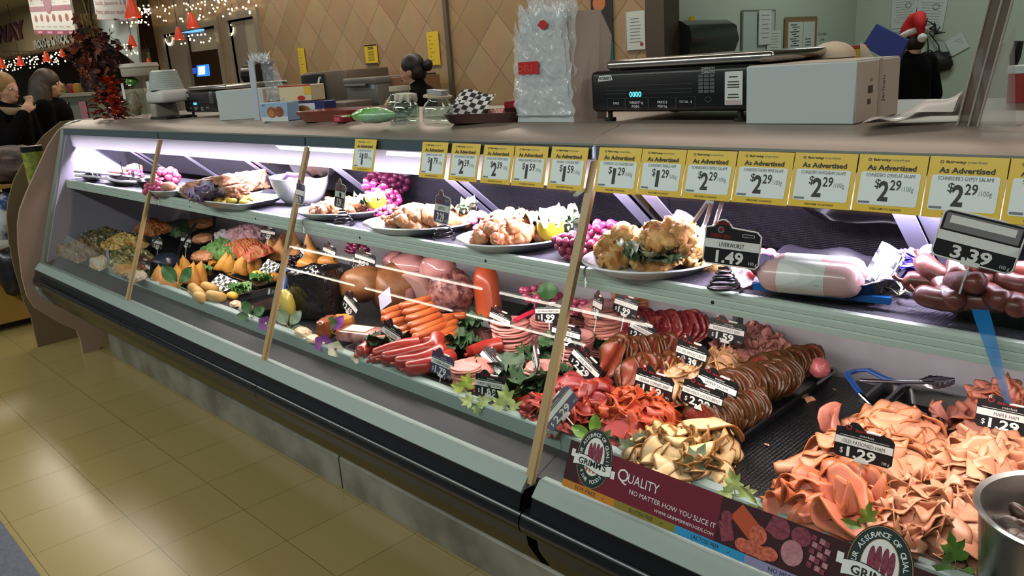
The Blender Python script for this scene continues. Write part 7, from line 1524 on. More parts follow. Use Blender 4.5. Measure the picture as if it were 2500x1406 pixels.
for i, (dx, hh, bend) in enumerate(((-.09, .62, .01), (.06, .60, .02), (.12, .53, -.03), (.14, .48, -.05), (-.10, .49, -.03))):
    mb = MB(); mb.tube([(-.02, 0, .46), (-.02 + dx * .45, 0, hh - .02), (-.02 + dx, 0, hh + bend)], [.003, .0035, .001], 6); mb.build('grass_blade', mat('grass_dry', rgb(104, 84, 44), .6), ar)
CLR = glassy('clear_tub', (.93, .96, .94), 1.45, .08)
for i, (x, y, l) in enumerate(((-4.40, 1.60, 'clear herb tub next to the autumn arrangement'), (-4.22, 1.66, 'second clear herb tub left of the white appliance'))):
    t = thing('herb_tub', l, 'container', (x, y, TZ)); mb = MB(); mb.rbox((-.045, -.04, 0), (.045, .04, .20), .006, 2); mb.build('tub', CLR, t)
    mb = MB(); mb.rbox((-.042, -.0405, .10), (-.008, -.0400, .18), .0002, 1); mb.build('label', WHITE, t)
    mb = MB(); mb.ell((0, 0, .075), (.036, .032, .06), 18, 12, fn=lambda d: 1 + .2 * nz(d.x * 4, d.y * 4, d.z * 4 + i)); mb.build('herbs', mat('herb_brown', rgb(120, 100, 76), .6, noise_s=40, noise_c=rgb(176, 160, 136)), t)
    mb = MB(); mb.ell((.01, 0, .185), (.034, .03, .022), 18, 10, fn=lambda d: 1 + .2 * nz(d.x * 5, d.y * 5, d.z * 5)); mb.build('green_top', mat('herb_green', rgb(64, 140, 40), .5, noise_s=30, noise_c=rgb(96, 170, 60)), t)
t = thing('cake_box', 'round lidded white cake box on top of the clear herb tubs', 'cake box', (-4.37, 1.64, TZ + .21)); mb = MB(); mb.lathe([(0, 0), (.085, 0), (.09, .01), (.09, .04), (0, .042)], 32); mb.build('base', mat('cake_white', rgb(176, 162, 146), .6), t, ang=40); mb = MB(); mb.lathe([(.092, .04), (.095, .045), (.09, .062), (0, .066)], 32); mb.build('lid', mat('cake_lid', rgb(190, 178, 164), .4), t, ang=40)
t = thing('coffee_machine', 'rounded white appliance left of the rear scale', 'appliance', (-4.0, 1.60, TZ)); mb = MB(); mb.rbox((-.10, -.06, .075), (.10, .08, .135), .02, 3); mb.build('head', mat('appliance_white', rgb(206, 204, 200), .4), t); mb = MB(); mb.rbox((-.10, -.05, 0), (-.03, .07, .076), .014, 3); mb.build('column', mat('appliance_grey', rgb(150, 140, 132), .45), t); mb = MB(); mb.rbox((-.10, -.055, .0), (.10, .08, .012), .004, 1); mb.build('base', BLACK, t)
t = thing('container_stack', 'nested stack of clear white deli containers on the white appliance', 'containers', (-4.0, 1.61, TZ + .1355)); 
for i in range(9):
    mb = MB(); r = .078 - .0022 * i; mb.lathe([(r, .0), (r + .003, .004), (r + .003, .008), (r * .93, .010), (r * .9, .0105)], 28); o = mb.build('container', mat('deli_container', rgb(196, 202, 196), .3, coat=.3), t, ang=40); o.location = (0, 0, .0095 * i)
mb = MB(); mb.lathe([(.057, .086), (.052, .090), (0, .091)], 28); mb.build('container_base', mat('deli_container', None), t, ang=40)
# jar on the merchandiser rack
t = thing('pickle_jar', 'green labelled jar with a dark lid on the rack left of the case', 'jar', (*on_x((90, 425), XL - .20)[1:2], 0, 0)); p = on_x((88, 455), XL - .20); t.location = (XL - .20, p.y + .02, .981); rj = .055
hj = on_x((88, 355), XL - .20).z - .981
mb = MB(); mb.lathe([(0, 0), (rj, 0), (rj, hj - .03), (0, hj - .03)], 28); mb.build('jar_body', mat('jar_green', rgb(84, 104, 36), .3, coat=.5, noise_s=25, noise_c=rgb(150, 150, 60)), t, ang=40); mb = MB(); mb.lathe([(0, hj), (rj * 1.02, hj), (rj * 1.04, hj - .03), (0, hj - .03)], 28); mb.build('jar_lid', mat('lid_dark', rgb(34, 38, 36), .25, .6), t, ang=40)
# ================================================================== deli back room, far aisle, people
def sheet(label, tl, br, fn, draw=None, mats_=None, name='notice', cat='notice', axis='y', col=None, rot=0.):
    """a thin sheet fixed on a wall. fn maps a picture pixel to the wall point"""
    a, b = fn(tl), fn(br); mb = MB()
    if axis == 'y': w_ = abs(b.x - a.x); c = Vector(((a.x + b.x) / 2, (a.y + b.y) / 2, (a.z + b.z) / 2)); R = Matrix.Rotation(pi / 2, 4, 'X')
    else: w_ = abs(b.y - a.y); c = (a + b) / 2; R = Matrix.Rotation(pi / 2, 4, 'Z') @ Matrix.Rotation(pi / 2, 4, 'X')
    h = abs(a.z - b.z); mb.box((-w_ / 2, -h / 2, -.002), (w_ / 2, h / 2, .002), 0)
    if draw: draw(mb, w_, h)
    o = mb.build(name, mats_ or [col, INK]); o.matrix_world = Matrix.Translation(c) @ R @ Matrix.Rotation(rot, 4, 'Z'); return tag(o, label, cat)
ONW = lambda p: on_y(p, WY - .012); ONR = lambda p: on_x(p, xw + .012); ONB = lambda p: on_y(p, yb - .012)
PY = mat('paper_yellow', rgb(206, 176, 40), .6); PW = mat('paper_whiteish', rgb(196, 204, 200), .6); CORK = mat('cork', rgb(150, 122, 82), .8, noise_s=80, noise_c=rgb(120, 96, 62))
def lines(mb, w_, h, n=7, y0=.30, y1=-.35, ww=.7, m=1, jit=.3, hh=.016, x=0):
    rs = random.Random(int(w_ * 1000) + n)
    for i in range(n):
        y = h * (y0 + (y1 - y0) * i / max(1, n - 1)); q = ww * w_ * (1 - jit * rs.random()); mb.rect(x * w_ - q / 2, y, x * w_ + q / 2, y + h * hh, .003, m)
def d_list(mb, w_, h):
    for t, y in (('Wings', .36), ('Beef', .24), ('Macaroni', .12), ('Salad', .0), ('Chow mein', -.12), ('Rice', -.24), ('Gravy', -.36)): mb.text(t, -w_ * .30, h * y, h * .035, 1, align='L', z=.003)
def d_notice(mb, w_, h): mb.rect(-w_ * .5, h * .42, w_ * .5, h * .49, .003, 1); mb.rect(-w_ * .5, -h * .49, w_ * .5, -h * .43, .003, 1); lines(mb, w_, h, 2, .34, .26, .6, hh=.04); lines(mb, w_, h, 9, .15, -.3, .6)
sheet('long yellow list taped on the tan wall right of the worker', (1041, 79), (1076, 158), ONW, d_list, [PY, INK])
sheet('yellow notice with black bars in the middle of the tan wall', (889, 110), (924, 156), ONW, d_notice, [PY, INK])
sheet('yellow list half hidden behind the left bag stand', (726, 118), (750, 182), ONW, d_list, [PY, INK])
def d_cert(mb, w_, h): lines(mb, w_, h, 8, .3, -.3, .6, 2); mb.disc(w_ * .32, -h * .36, h * .055, None, .003, 3, 20); mb.rect(-w_ * .48, -h * .48, -w_ * .44, h * .48, .003, 2)
sheet('white certificate with a red seal on the tan wall by the steel post', (1526, 30), (1576, 120), ONW, d_cert, [PW, INK, GREYI, mat('seal_red', rgb(150, 50, 62), .5)])
def d_poster(mb, w_, h): mb.rect(-w_ / 2, -h * .02, w_ / 2, h / 2, .003, 1); mb.disc(w_ * .1, h * .40, w_ * .3, h * .07, .004, 2); mb.disc(-w_ * .1, h * .28, w_ * .3, h * .06, .004, 2)
sheet('tall teal and dark poster behind the bag box', (1440, -60), (1502, 250), ONW, d_poster, [mat('poster_teal', rgb(10, 84, 80), .5), mat('poster_dark', rgb(36, 30, 34), .5), mat('poster_salmon', rgb(186, 110, 70), .5)], 'poster', 'poster')
# towel dispensers, boards
def dispenser(label, fn, tl, br, axis, depth):
    a, b = fn(tl), fn(br); h = a.z - b.z; w_ = (abs(b.y - a.y) if axis == 'x' else abs(b.x - a.x)); c = (a + b) / 2
    t = thing('towel_dispenser', label, 'towel dispenser', (c.x, c.y, b.z), (0, 0, 0 if axis == 'y' else pi / 2)); mb = MB()
    P = [(0, 0), (-depth * .85, 0), (-depth, h * .35), (-depth * .9, h * .78), (-depth * .55, h * .97), (0, h)]
    mb.prism([(-w_ / 2, y, z) for y, z in P], (w_, 0, 0), 0, True); mb.build('cover', mat('dispenser_black', rgb(20, 20, 23), .22, coat=.3), t, ang=50)
    mb = MB(); mb.box((-w_ / 2 + .01, -depth * .9, .01), (-w_ / 2 + .02, -.01, h * .3)); mb.build('side_panel', BLACKM, t); return t
td = dispenser('black towel dispenser with a yellow smiley on top, on the pale wall', ONR, (1622, 52), (1738, 128), 'x', .24)
mb = MB(); mb.lathe([(0, 0), (.035, 0), (.035, .012), (0, .014)], 22); o = mb.build('smiley_badge', mat('smiley_yellow', rgb(206, 176, 30), .4)); q = ONR((1679, 44)); o.location = q + Vector((.03, 0, -.02)); o.rotation_euler = (0, pi / 2, 0); tag(o, 'round yellow smiley badge standing on the towel dispenser', 'badge')
dispenser('dark rounded towel dispenser behind the left bag stand', ONW, (628, 150), (668, 200), 'y', .25)
def d_board(mb, w_, h): mb.rect(-w_ * .46, -h * .46, w_ * .46, h * .46, .003, 1)
sheet('grey framed whiteboard on the pale wall right of the towel dispenser', (1811, 24), (1891, 140), ONR, d_board, [mat('board_frame', rgb(110, 116, 104), .5), mat('whiteboard', rgb(170, 186, 178), .4)], 'whiteboard', 'board', 'x')
def d_cork(mb, w_, h):
    mb.rect(-w_ * .46, -h * .46, w_ * .46, h * .46, .003, 1); mb.rect(-w_ * .40, -h * .16, w_ * .05, h * .40, .0045, 2); mb.rect(w_ * .06, -h * .40, w_ * .42, h * .40, .0045, 2)
    for i in range(10): mb.rect(-w_ * .34 + (i % 3) * w_ * .05, h * (.34 - .045 * i), -w_ * .15 + (i % 2) * w_ * .08, h * (.355 - .045 * i), .006, 3)
    for i in range(5): mb.rect(w_ * .12, h * (.05 - .06 * i), w_ * .30, h * (.065 - .06 * i), .006, 3)
sheet('cork board with pinned papers on the pale wall near its corner', (1916, 42), (1991, 160), ONR, d_cork, [mat('cork_frame', rgb(120, 100, 66), .6), CORK, PW, INK], 'cork_board', 'board', 'x')
def d_memo(mb, w_, h): lines(mb, w_, h, 6, .35, -.3, .7)
sheet('white memo hanging over the whiteboard on an orange clip', (1853, 25), (1882, 108), lambda p: on_x(p, xw + .03), d_memo, [PW, GREYI], 'memo', 'notice', 'x')
sheet('small memo below the hanging one', (1873, 75), (1905, 125), lambda p: on_x(p, xw + .025), d_memo, [PW, GREYI], 'memo', 'notice', 'x')
def d_cust(mb, w_, h):
    for t, y in (('CUSTOMERS', .30), ('COME', .0), ('FIRST', -.3)): mb.text(t, 0, h * y, h * .14, 1, z=.003)
sheet('white customers come first slip beside the black dispenser', (1732, 50), (1768, 112), ONR, d_cust, [mat('paper_pale', rgb(180, 194, 182), .6), INK], 'slip', 'notice', 'x')
sheet('white customers come first slip between the corner and the cork board', (1994, 78), (2018, 122), ONR, d_cust, [mat('paper_pale', None), INK], 'slip', 'notice', 'x')
def d_pad(mb, w_, h): mb.text('PADLOCK', -w_ * .1, h * .16, h * .16, 1, z=.003, bold=.02); mb.text('IS', 0, -h * .2, h * .14, 1, z=.003)
sheet('white padlock notice behind the santa hat', (2172, 72), (2222, 104), ONB, d_pad, [PW, INK])
def d_page(mb, w_, h): lines(mb, w_, h, 12, .4, -.35, .8, hh=.008); mb.ring(w_ * .15, h * .1, w_ * .12, h * .08, .006, .003, 1, 20)
sheet('large printed page high on the wall at the left of the santa hat', (2180, -20), (2236, 66), ONB, d_page, [PW, GREYI])
sheet('printed page above the santa hat', (2240, -20), (2306, 72), ONB, d_page, [PW, GREYI], rot=-.12)
def d_tilt(mb, w_, h):
    for i in range(4): mb.rect(-w_ * .05 + .02 * i, h * (.2 - .14 * i), w_ * .35, h * (.22 - .14 * i), .003, 1)
sheet('tilted white paper curling off the wall right of the santa hat', (2315, 88), (2358, 128), ONB, d_tilt, [PW, GREYI], rot=.5)
# black bag hanging on the wall
hb = thing('hanging_bag', 'black bag hanging by straps on the wall beside the santa hat', 'bag', ONB((2285, 165))); b0 = hb.location
def relb(p, o_=.0): return ONB(p) + Vector((0, -.04 - o_, 0)) - b0
for pts in ([(2262, 62), (2270, 110), (2268, 150)], [(2272, 80), (2295, 110), (2300, 145)], [(2255, 130), (2275, 122), (2300, 140)]):
    mb = MB(); mb.tube([relb(p) for p in pts], .012, 8, flat=.4); mb.build('strap', BLACKM, hb)
mb = MB(); q = relb((2285, 152)); mb.ell(q, (.16, .07, .10), 20, 14, fn=lambda d: 1 + .25 * nz(d.x * 3, d.y * 3, d.z * 3)); mb.build('pouch', BLACKM, hb)
mb = MB()
for i in range(14): a = rnd(0, 6.28); c = relb((2262 + 26 * (i % 2), 62 + 10 * (i % 3))); mb.tube([c, c + Vector((.09 * cos(a), -.02, .07 * sin(a)))], [.010, .004], 5)
mb.build('fringe', BLACKM, hb)
mb = MB(); P = [on_y(p, 3.2) for p in ((2105, 112), (2140, 58), (2216, 98), (2190, 160))]; mb.prism(P, (0, .02, 0)); o = mb.build('blue_board', mat('board_blue', rgb(22, 44, 120), .5)); tag(o, 'tilted dark blue board held up in front of the worker in the santa hat', 'board')
mb = MB(); a = on_y((2488, 100), 2.6); mb.tube([a, on_y((2478, 140), 2.6), on_y((2468, 190), 2.6)], [.012, .014, .003], 8); o = mb.build('bar_tool', BLACK); tag(o, 'slim black tool hanging at the right edge of the photo', 'tool')
mb = MB(); mb.box((on_y((2492, 120), 2.62).x, 2.62, .9), (on_y((2530, 120), 2.62).x, 2.72, 2.2)); o = mb.build('dark_post', mat('post_dark', rgb(40, 38, 38), .5)); o.location = (0, 0, -.9); tag(o, 'dark upright post at the right edge of the photo', 'post')
t = thing('coffee_tub', 'red and white tub at the far right edge behind the clear guard', 'tub', (*on_y((2493, 292), 2.0)[:2], TZ)); mb = MB(); mb.lathe([(0, 0), (.03, 0), (.032, .06), (0, .06)], 22); mb.build('tub', mat('tub_red', rgb(150, 40, 36), .5), t, ang=40); mb = MB(); mb.lathe([(0, .06), (.034, .06), (.034, .075), (0, .077)], 22); mb.build('lid', PW, t, ang=40)
# back counter with oven, microwave
BY0, BY1 = 4.25, 4.98
ct = thing('back_counter', 'long steel work counter along the tan wall', 'counter', (-6.6, 4.6, 0)); mb = MB(); mb.box((-10.2, BY0, 1.10), (-3.9, BY1, 1.14)); mb.build('worktop', STEEL, ct, True); mb = MB(); mb.box((-10.1, BY0 + .05, 0), (-4.0, BY1, 1.10)); mb.build('cabinet', mat('counter_grey', rgb(96, 90, 82), .5), ct, True)
def boxat(name, label, cat, tl, br, y, d, m, zb=1.1405):
    a, b = on_y(tl, y), on_y(br, y); t = thing(name, label, cat, ((a.x + b.x) / 2, y, zb)); return t, abs(b.x - a.x), a.z - zb
t, w_, h = boxat('microwave', 'dark steel microwave on the back counter', 'microwave', (738, 178), (850, 240), 4.35, .5, STEEL)
mb = MB(); mb.rbox((-w_ / 2, 0, 0), (w_ / 2, .5, h), .01, 2); mb.build('body', mat('micro_steel', rgb(118, 108, 98), .4, .7), t)
mb = MB(); mb.rbox((-w_ / 2 + .01, -.03, .03), (w_ * .02, 0, h - .02), .006, 2); mb.build('door', mat('micro_door', rgb(40, 44, 50), .2), t)
mb = MB(); mb.tube([(-w_ * .02, -.03, .07), (-w_ * .03, -.08, h * .5), (-w_ * .02, -.03, h - .05)], .014, 8); mb.build('handle', STEEL, t)
t, w_, h = boxat('oven', 'grey steel countertop oven right of the microwave', 'oven', (842, 192), (926, 262), 4.3, .5, STEEL)
mb = MB(); mb.rbox((-w_ / 2, 0, 0), (w_ / 2, .5, h - .02), .012, 2); mb.rbox((-w_ / 2 - .01, -.02, h - .06), (w_ / 2 + .01, .51, h), .012, 2); mb.build('body', mat('oven_grey', rgb(128, 128, 124), .4, .6), t)
mb = MB(); mb.tube([(-w_ * .42, -.03, h * .78), (w_ * .25, -.03, h * .78)], .014, 8); mb.build('handle', mat('handle_dark', rgb(60, 60, 60), .4), t); mb = MB(); mb.box((w_ * .32, -.004, h * .66), (w_ * .44, 0, h * .84)); mb.build('control_panel', mat('panel_blue', rgb(150, 170, 186), .4), t)
t, w_, h = boxat('cardboard_box', 'brown cardboard box behind the worker with the bun', 'box', (932, 190), (1000, 265), 4.45, .4, BRN); mb = MB(); mb.rbox((-w_ / 2, 0, 0), (w_ / 2, .38, h), .004, 1); mb.build('body', mat('cardboard', rgb(124, 92, 62), .75), t)
mb = MB(); mb.rbox((-.45, 0, 0), (.45, .25, .03), .004, 1); o = mb.build('black_tray', BLACKM); q = on_y((915, 190), 4.5); o.location = (q.x, 4.62, 1.14 + .29); o.location.z = q.z - .02; tag(o, 'flat black tray lying over the oven and the brown box', 'tray')
t, w_, h = boxat('steel_pan', 'grey steel pan under the microwave', 'pan', (780, 250), (845, 276), 3.9, .3, STEEL, 1.03); mb = MB(); mb.rbox((-w_ / 2, 0, 0), (w_ / 2, .3, h), .02, 2, taper=.85); mb.build('pan', mat('pan_grey', rgb(120, 112, 104), .4, .6), t)
mb = MB(); mb.box((-9.0, 3.85, .98), (-6.0, 4.22, 1.03)); mb.box((-8.9, 3.9, 0), (-6.1, 4.2, .98)); o = mb.build('prep_table', mat('counter_grey', None)); tag(o, 'low grey prep table under the steel pan', 'table')

# ------------------------------------------------------------------ people
SKIN = mat('skin', rgb(196, 146, 116), .5, noise_s=8, noise_c=rgb(206, 156, 126)); SHIRT = mat('cloth_black', rgb(7, 7, 10), .95, spec=.15); HAIRD = mat('hair_dark', rgb(26, 18, 15), .5, bump_s=60, bump=.6); EYEM = mat('eye_white', rgb(206, 204, 200), .3); LIPS = mat('lips', rgb(150, 82, 74), .5)
def rem(o, vox, it=6):
    m = o.modifiers.new('r', 'REMESH'); m.mode = 'VOXEL'; m.voxel_size = vox; m.use_smooth_shade = True
    s_ = o.modifiers.new('s', 'SMOOTH'); s_.iterations = it; s_.factor = .5; return o
def limb(mb, pts, rs, n=14):
    for (a, b, ra, rb) in zip(pts[:-1], pts[1:], rs[:-1], rs[1:]):
        mb.tube([a, b], [ra, rb], n)
    for p, r in zip(pts, rs): mb.ell(p, r, 14, 10)
def hand(mb, w_, d, up, side):
    """palm, four bent fingers and a thumb; d along the fingers"""
    d = Vector(d).normalized(); up = Vector(up).normalized(); s_ = d.cross(up).normalized() * side; up = s_.cross(d) * side
    mb.ell(Vector(w_) + d * .045, (.036, .036, .036), 12, 8); mb.tube([Vector(w_), Vector(w_) + d * .045, Vector(w_) + d * .085], [.026, .034, .032], 12, flat=.6)
    for i, L_ in enumerate((.066, .076, .072, .056)):
        b = Vector(w_) + d * .082 + s_ * (.027 - .018 * i); c1 = b + d * L_ * .5 - up * .006; c2 = c1 + d * L_ * .32 - up * .022; limb(mb, [b, c1, c2], [.0095, .009, .008], 8)
    b = Vector(w_) + d * .03 + s_ * .032; limb(mb, [b, b + d * .03 + s_ * .026, b + d * .055 + s_ * .03 - up * .012], [.013, .011, .009], 8)
def person(label, loc, yaw, H=1.66, head_pitch=0., head_yaw=0., arms=None, group=None, vox=.011, trous=SHIRT, top=SHIRT, lean=0., sleeve=1.):
    k = H / 1.66; t = thing('person', label, 'person', loc, (0, 0, yaw)); t.scale = (k,) * 3
    Hm = Matrix.Translation((0, -.02 - lean * .4, 1.43)) @ Matrix.Rotation(head_yaw, 4, 'Z') @ Matrix.Rotation(head_pitch, 4, 'X')
    mb = MB(); ly = -lean
    limb(mb, [(0, 0, .95), (0, ly * .4, 1.12), (0, ly * .8, 1.30)], [.125, .115, .13]); mb.ell((0, ly * .85, 1.33), (.17, .095, .10), 20, 14); mb.ell((0, 0, .93), (.16, .115, .11), 18, 12)
    sh = [(s_ * .165, ly * .9, 1.365) for s_ in (-1, 1)]; arms = arms or [[(-.21, -.02, 1.10), (-.20, -.12, .88)], [(.21, -.02, 1.10), (.20, -.12, .88)]]
    for s_, a in zip(sh, arms): limb(mb, [s_, a[0], a[1]], [.052, .041, .027]); dd = Vector(a[1]) - Vector(a[0]); hand(mb, a[1], dd, a[2] if len(a) > 2 else (0, -1, .2), 1 if s_[0] > 0 else -1)
    for s_ in (-1, 1): limb(mb, [(s_ * .085, 0, .90), (s_ * .09, -.015, .50), (s_ * .09, .01, .09)], [.085, .058, .040]); limb(mb, [(s_ * .09, .03, .045), (s_ * .095, -.13, .035)], [.042, .036])
    limb(mb, [(0, ly * .9 + .01, 1.37), tuple(Hm @ Vector((0, .015, .02)))], [.056, .052])
    X0 = mb.X; mb.X = Hm
    mb.ell((0, .005, .125), (.074, .092, .098), 22, 16); mb.ell((0, -.028, .065), (.052, .058, .060), 18, 12); mb.ell((0, -.062, .030), (.024, .022, .02), 12, 8)
    mb.tube([(0, -.085, .125), (0, -.105, .092), (0, -.088, .082)], [.009, .013, .012], 10); mb.ell((0, -.078, .058), (.024, .014, .010), 12, 8)
    for s_ in (-1, 1): mb.ell((s_ * .076, .012, .10), (.010, .020, .030), 12, 8); mb.ell((s_ * .034, -.070, .128), (.022, .014, .008), 10, 8); mb.ell((s_ * .045, -.05, .085), (.022, .02, .02), 10, 8)
    mb.X = X0; b = rem(mb.build('body', SKIN, t, ang=0), vox)
    mb = MB(); mb.X = Hm
    for s_ in (-1, 1): mb.ell((s_ * .031, -.077, .112), (.012, .008, .008), 12, 8); mb.ell((s_ * .031, -.0835, .112), (.0055, .003, .0055), 10, 6, 1)
    mb.build('eyes', [EYEM, INK], t); mb = MB(); mb.X = Hm; mb.ell((0, -.092, .056), (.021, .006, .007), 12, 8); mb.build('mouth', LIPS, t)
    mb = MB(); limb(mb, [(0, 0, .90), (0, ly * .4, 1.12), (0, ly * .8, 1.30)], [.142, .134, .15]); mb.ell((0, ly * .85, 1.335), (.188, .112, .105), 20, 14); mb.ell((0, 0, .90), (.178, .135, .12), 18, 12); limb(mb, [(0, ly * .9 + .01, 1.36), (0, ly * .95 + .012, 1.425)], [.09, .066])
    for s_, a in zip(sh, arms):
        e = Vector(a[0]).lerp(Vector(a[1]), .95 * sleeve); limb(mb, [s_, a[0], tuple(e)] if sleeve > .5 else [s_, Vector(s_).lerp(Vector(a[0]), .8)], [.072, .060, .046] if sleeve > .5 else [.072, .064])
    rem(mb.build('shirt', top, t, ang=0), vox * 1.2)
    mb = MB(); mb.ell((0, 0, .90), (.172, .130, .12), 18, 12)
    for s_ in (-1, 1): limb(mb, [(s_ * .085, 0, .88), (s_ * .09, -.015, .50), (s_ * .09, .012, .10)], [.108, .082, .070])
    rem(mb.build('trousers', trous, t, ang=0), .015)
    for s_ in (-1, 1): mb = MB(); mb.rbox((s_ * .093 - .048, -.18, 0), (s_ * .093 + .048, .085, .085), .03, 3); mb.build('shoe', BLACKM, t)
    return t, Hm
def facing(v): return atan2(v[0], -v[1])      # yaw that turns local -Y to direction v
# worker with a bun
p = at_d((1008, 170), 5.9); t, Hm = person('person with a dark bun and black shirt working behind the counter', (p.x + .03, p.y, 0), facing((-.88, -.48)), 1.585, head_pitch=.10)
mb = MB(); mb.X = Hm; mb.ell((0, .018, .148), (.086, .096, .096), 22, 16); mb.ell((0, .045, .10), (.080, .072, .08), 20, 14); mb.v = [v for v in mb.v]; rem(mb.build('hair', HAIRD, t, ang=0), .009, 3)
mb = MB(); mb.X = Hm; mb.ell((0, .135, .135), (.045, .042, .045), 18, 12, fn=lambda d: 1 + .2 * nz(d.x * 4, d.y * 4, d.z * 4)); mb.build('hair_bun', HAIRD, t)
# worker in a santa hat, seen from behind
p = at_d((2236, 110), 6.1); t, Hm = person('person in a red santa hat and black clothes, seen from behind', (p.x + .02, p.y, 0), facing((-.85, .5)), 1.55, head_pitch=.25, lean=.08)
mb = MB(); mb.X = Hm; mb.ell((0, .03, .10), (.082, .085, .085), 18, 12); mb.build('hair', HAIRD, t)
HATR = mat('santa_red', rgb(186, 16, 22), .8, bump_s=60, bump=.4); HATW = mat('santa_white', rgb(216, 214, 216), .9, bump_s=50, bump=1., bump_d=.01)
hat = MB(); hat.X = Hm; hat.tube([(0, .01, .15), (0, .03, .21), (0, .07, .26), (.02, .13, .26), (.05, .17, .20), (.06, .18, .12)], [.10, .09, .07, .055, .04, .022], 18); ho = hat.build('santa_hat', HATR, t, ang=0)
hb_ = MB(); hb_.X = Hm; hb_.tube([(.098 * cos(a), .01 + .108 * sin(a), .150 + .02 * sin(a)) for a in [2 * pi * i / 24 for i in range(24)]], .026, 12, closed=True); hb_.build('hat_brim', HATW, ho)
hb_ = MB(); hb_.X = Hm; hb_.ell((.06, .185, .085), .036, 16, 12, fn=lambda d: 1 + .08 * nz(d.x * 6, d.y * 6, d.z * 6)); hb_.build('pompom', HATW, ho)
# shoppers at the far left
p = at_d((118, 225), 6.6); COAT = mat('coat_black', rgb(7, 6, 8), .95, spec=.1)
t, Hm = person('person with long brown hair and a dark coat at the end of the deli case', (p.x, p.y, 0), facing((.55, .80)), 1.68, head_pitch=-.05, top=COAT)
HAIRB = mat('hair_brown', rgb(62, 46, 34), .5, bump_s=50, bump=.8)
mb = MB(); mb.X = Hm; mb.ell((0, .012, .14), (.090, .102, .105), 22, 16); limb(mb, [(0, .05, .12), (0, .085, -.02), (0, .10, -.16), (.0, .10, -.26)], [.095, .105, .10, .05]); limb(mb, [(.06, .02, .08), (.075, .03, -.08), (.07, .05, -.2)], [.05, .05, .03]); limb(mb, [(-.06, .02, .08), (-.075, .03, -.08), (-.07, .05, -.2)], [.05, .05, .03]); rem(mb.build('hair', HAIRB, t, ang=0), .011, 3)
p = at_d((8, 225), 6.0)
t, Hm = person('blonde person in a dark coat and scarf raising a hand to the mouth', (p.x, p.y, 0), facing((.75, .55)), 1.66, head_pitch=.0, top=COAT, arms=[[(-.24, -.14, 1.14), (-.07, -.19, 1.36), (1, 0, .2)], [(.22, -.02, 1.08), (.20, -.14, .88)]])
HAIRY = mat('hair_blonde', rgb(150, 112, 66), .5, bump_s=50, bump=.8)
mb = MB(); mb.X = Hm; mb.ell((0, .018, .145), (.090, .10, .10), 22, 16); limb(mb, [(0, .06, .10), (0, .07, .02)], [.085, .07]); rem(mb.build('hair', HAIRY, t, ang=0), .011, 3)
mb = MB(); mb.tube([(.10 * cos(a), -.0 + .10 * sin(a), 1.385 + .02 * sin(a)) for a in [2 * pi * i / 18 for i in range(18)]], .042, 10, closed=True); mb.build('scarf', mat('scarf_beige', rgb(130, 110, 86), .9, bump_s=40, bump=1.), t, ang=0)

# ------------------------------------------------------------------ far aisle: lamps, light strings, signs, counter
PR = mat('pendant_red', rgb(200, 44, 24), .35, emit=(.8, .10, .03, 1), estr=.25); PB = glow('pendant_bulb', (1., .80, .55, 1), 14.)
def pendant(label, px, wpx, Y=None):
    p = (px[0], px[1] - wpx * .55); d = min(.20 * FPX / wpx, (Y or (4.4 if px[0] > 200 else 5.5)) / ray(*p).y); c = at_d(p, d); k = d * wpx / FPX / .2; t = thing('pendant_lamp', label, 'pendant lamp', c); t.scale = (k,) * 3
    mb = MB(); mb.lathe([(.10, -.11), (.102, -.105), (.028, .13), (.0, .135)], 26); mb.lathe([(.022, .12), (.096, -.11), (.10, -.11)], 26); mb.build('shade', PR, t, ang=40)
    mb = MB(); mb.ell((0, 0, -.07), (.04, .04, .04), 14, 10); mb.build('bulb', PB, t); mb = MB(); mb.cyl((0, 0, .13), (0, 0, max(.3, (3.5 - c.z) / k)), .006, n=6); mb.build('cord', BLACKM, t)
for px, wd, l in (((322, 42), 40, 'largest red cone pendant in front of the white sign board'), ((468, 67), 30, 'red cone pendant at the top right of the row, near the steel door'), ((436, 96), 25, 'red cone pendant just above the lit screens'), ((322, 114), 23, 'red cone pendant above the autumn arrangement at its right'), ((113, 150), 20, 'red cone pendant under the proud to be local sign'), ((49, 160), 19, 'red cone pendant second from the left edge'), ((152, 138), 15, 'small red cone pendant right of the row at the left'), ((3, 166), 20, 'red cone pendant cut by the left edge'), ((362, 158), 13, 'tiny red cone pendant beside the far menu sheet')): pendant(l, px, wd)
BULB = glow('fairy_bulb', (1., .74, .42, 1), 6.); WIRE = mat('wire_brown', rgb(60, 44, 30), .6)
def fairy(label, n, fn, Y, seed, r=.0115):
    rs = random.Random(seed); me = MB().ell((0, 0, 0), r, 8, 6).mesh('bulb', [BULB], 0); P = sorted([fn(rs) for _ in range(n)]); pts = [on_y(p, Y) for p in P]; t = thing('fairy_lights', label, 'fairy lights', pts[0])
    for p in pts: place(me, 'bulb', p - pts[0] + Vector((0, rs.uniform(-.1, 0), 0)), parent=t)
    mb = MB(); top = [on_y((P[i][0], min(q[1] for q in P) - 2 + 4 * nz(i * .4, seed)), Y + .01) - pts[0] for i in range(0, n, max(1, n // 12))]; mb.tube(top, .004, 5)
    for i in range(0, n, 4): j = min(len(top) - 1, i // max(1, n // 12)); mb.tube([top[j], pts[i] - pts[0]], .002, 4)
    mb.build('wire', WIRE, t)
def band(x0, y0, x1, y1, hh): return lambda r: (lambda u: (x0 + (x1 - x0) * u, y0 + (y1 - y0) * u + hh * (r.random() ** 1.5)))(r.random())
fairy('warm fairy lights hanging in a dense band under the beige soffit', 95, band(2, 150, 165, 126, 28), 5.87, 1, .016)
fairy('warm fairy lights across the tan wall at the top, right of the white sign board', 90, band(345, 22, 640, -14, 44), 4.97, 2)
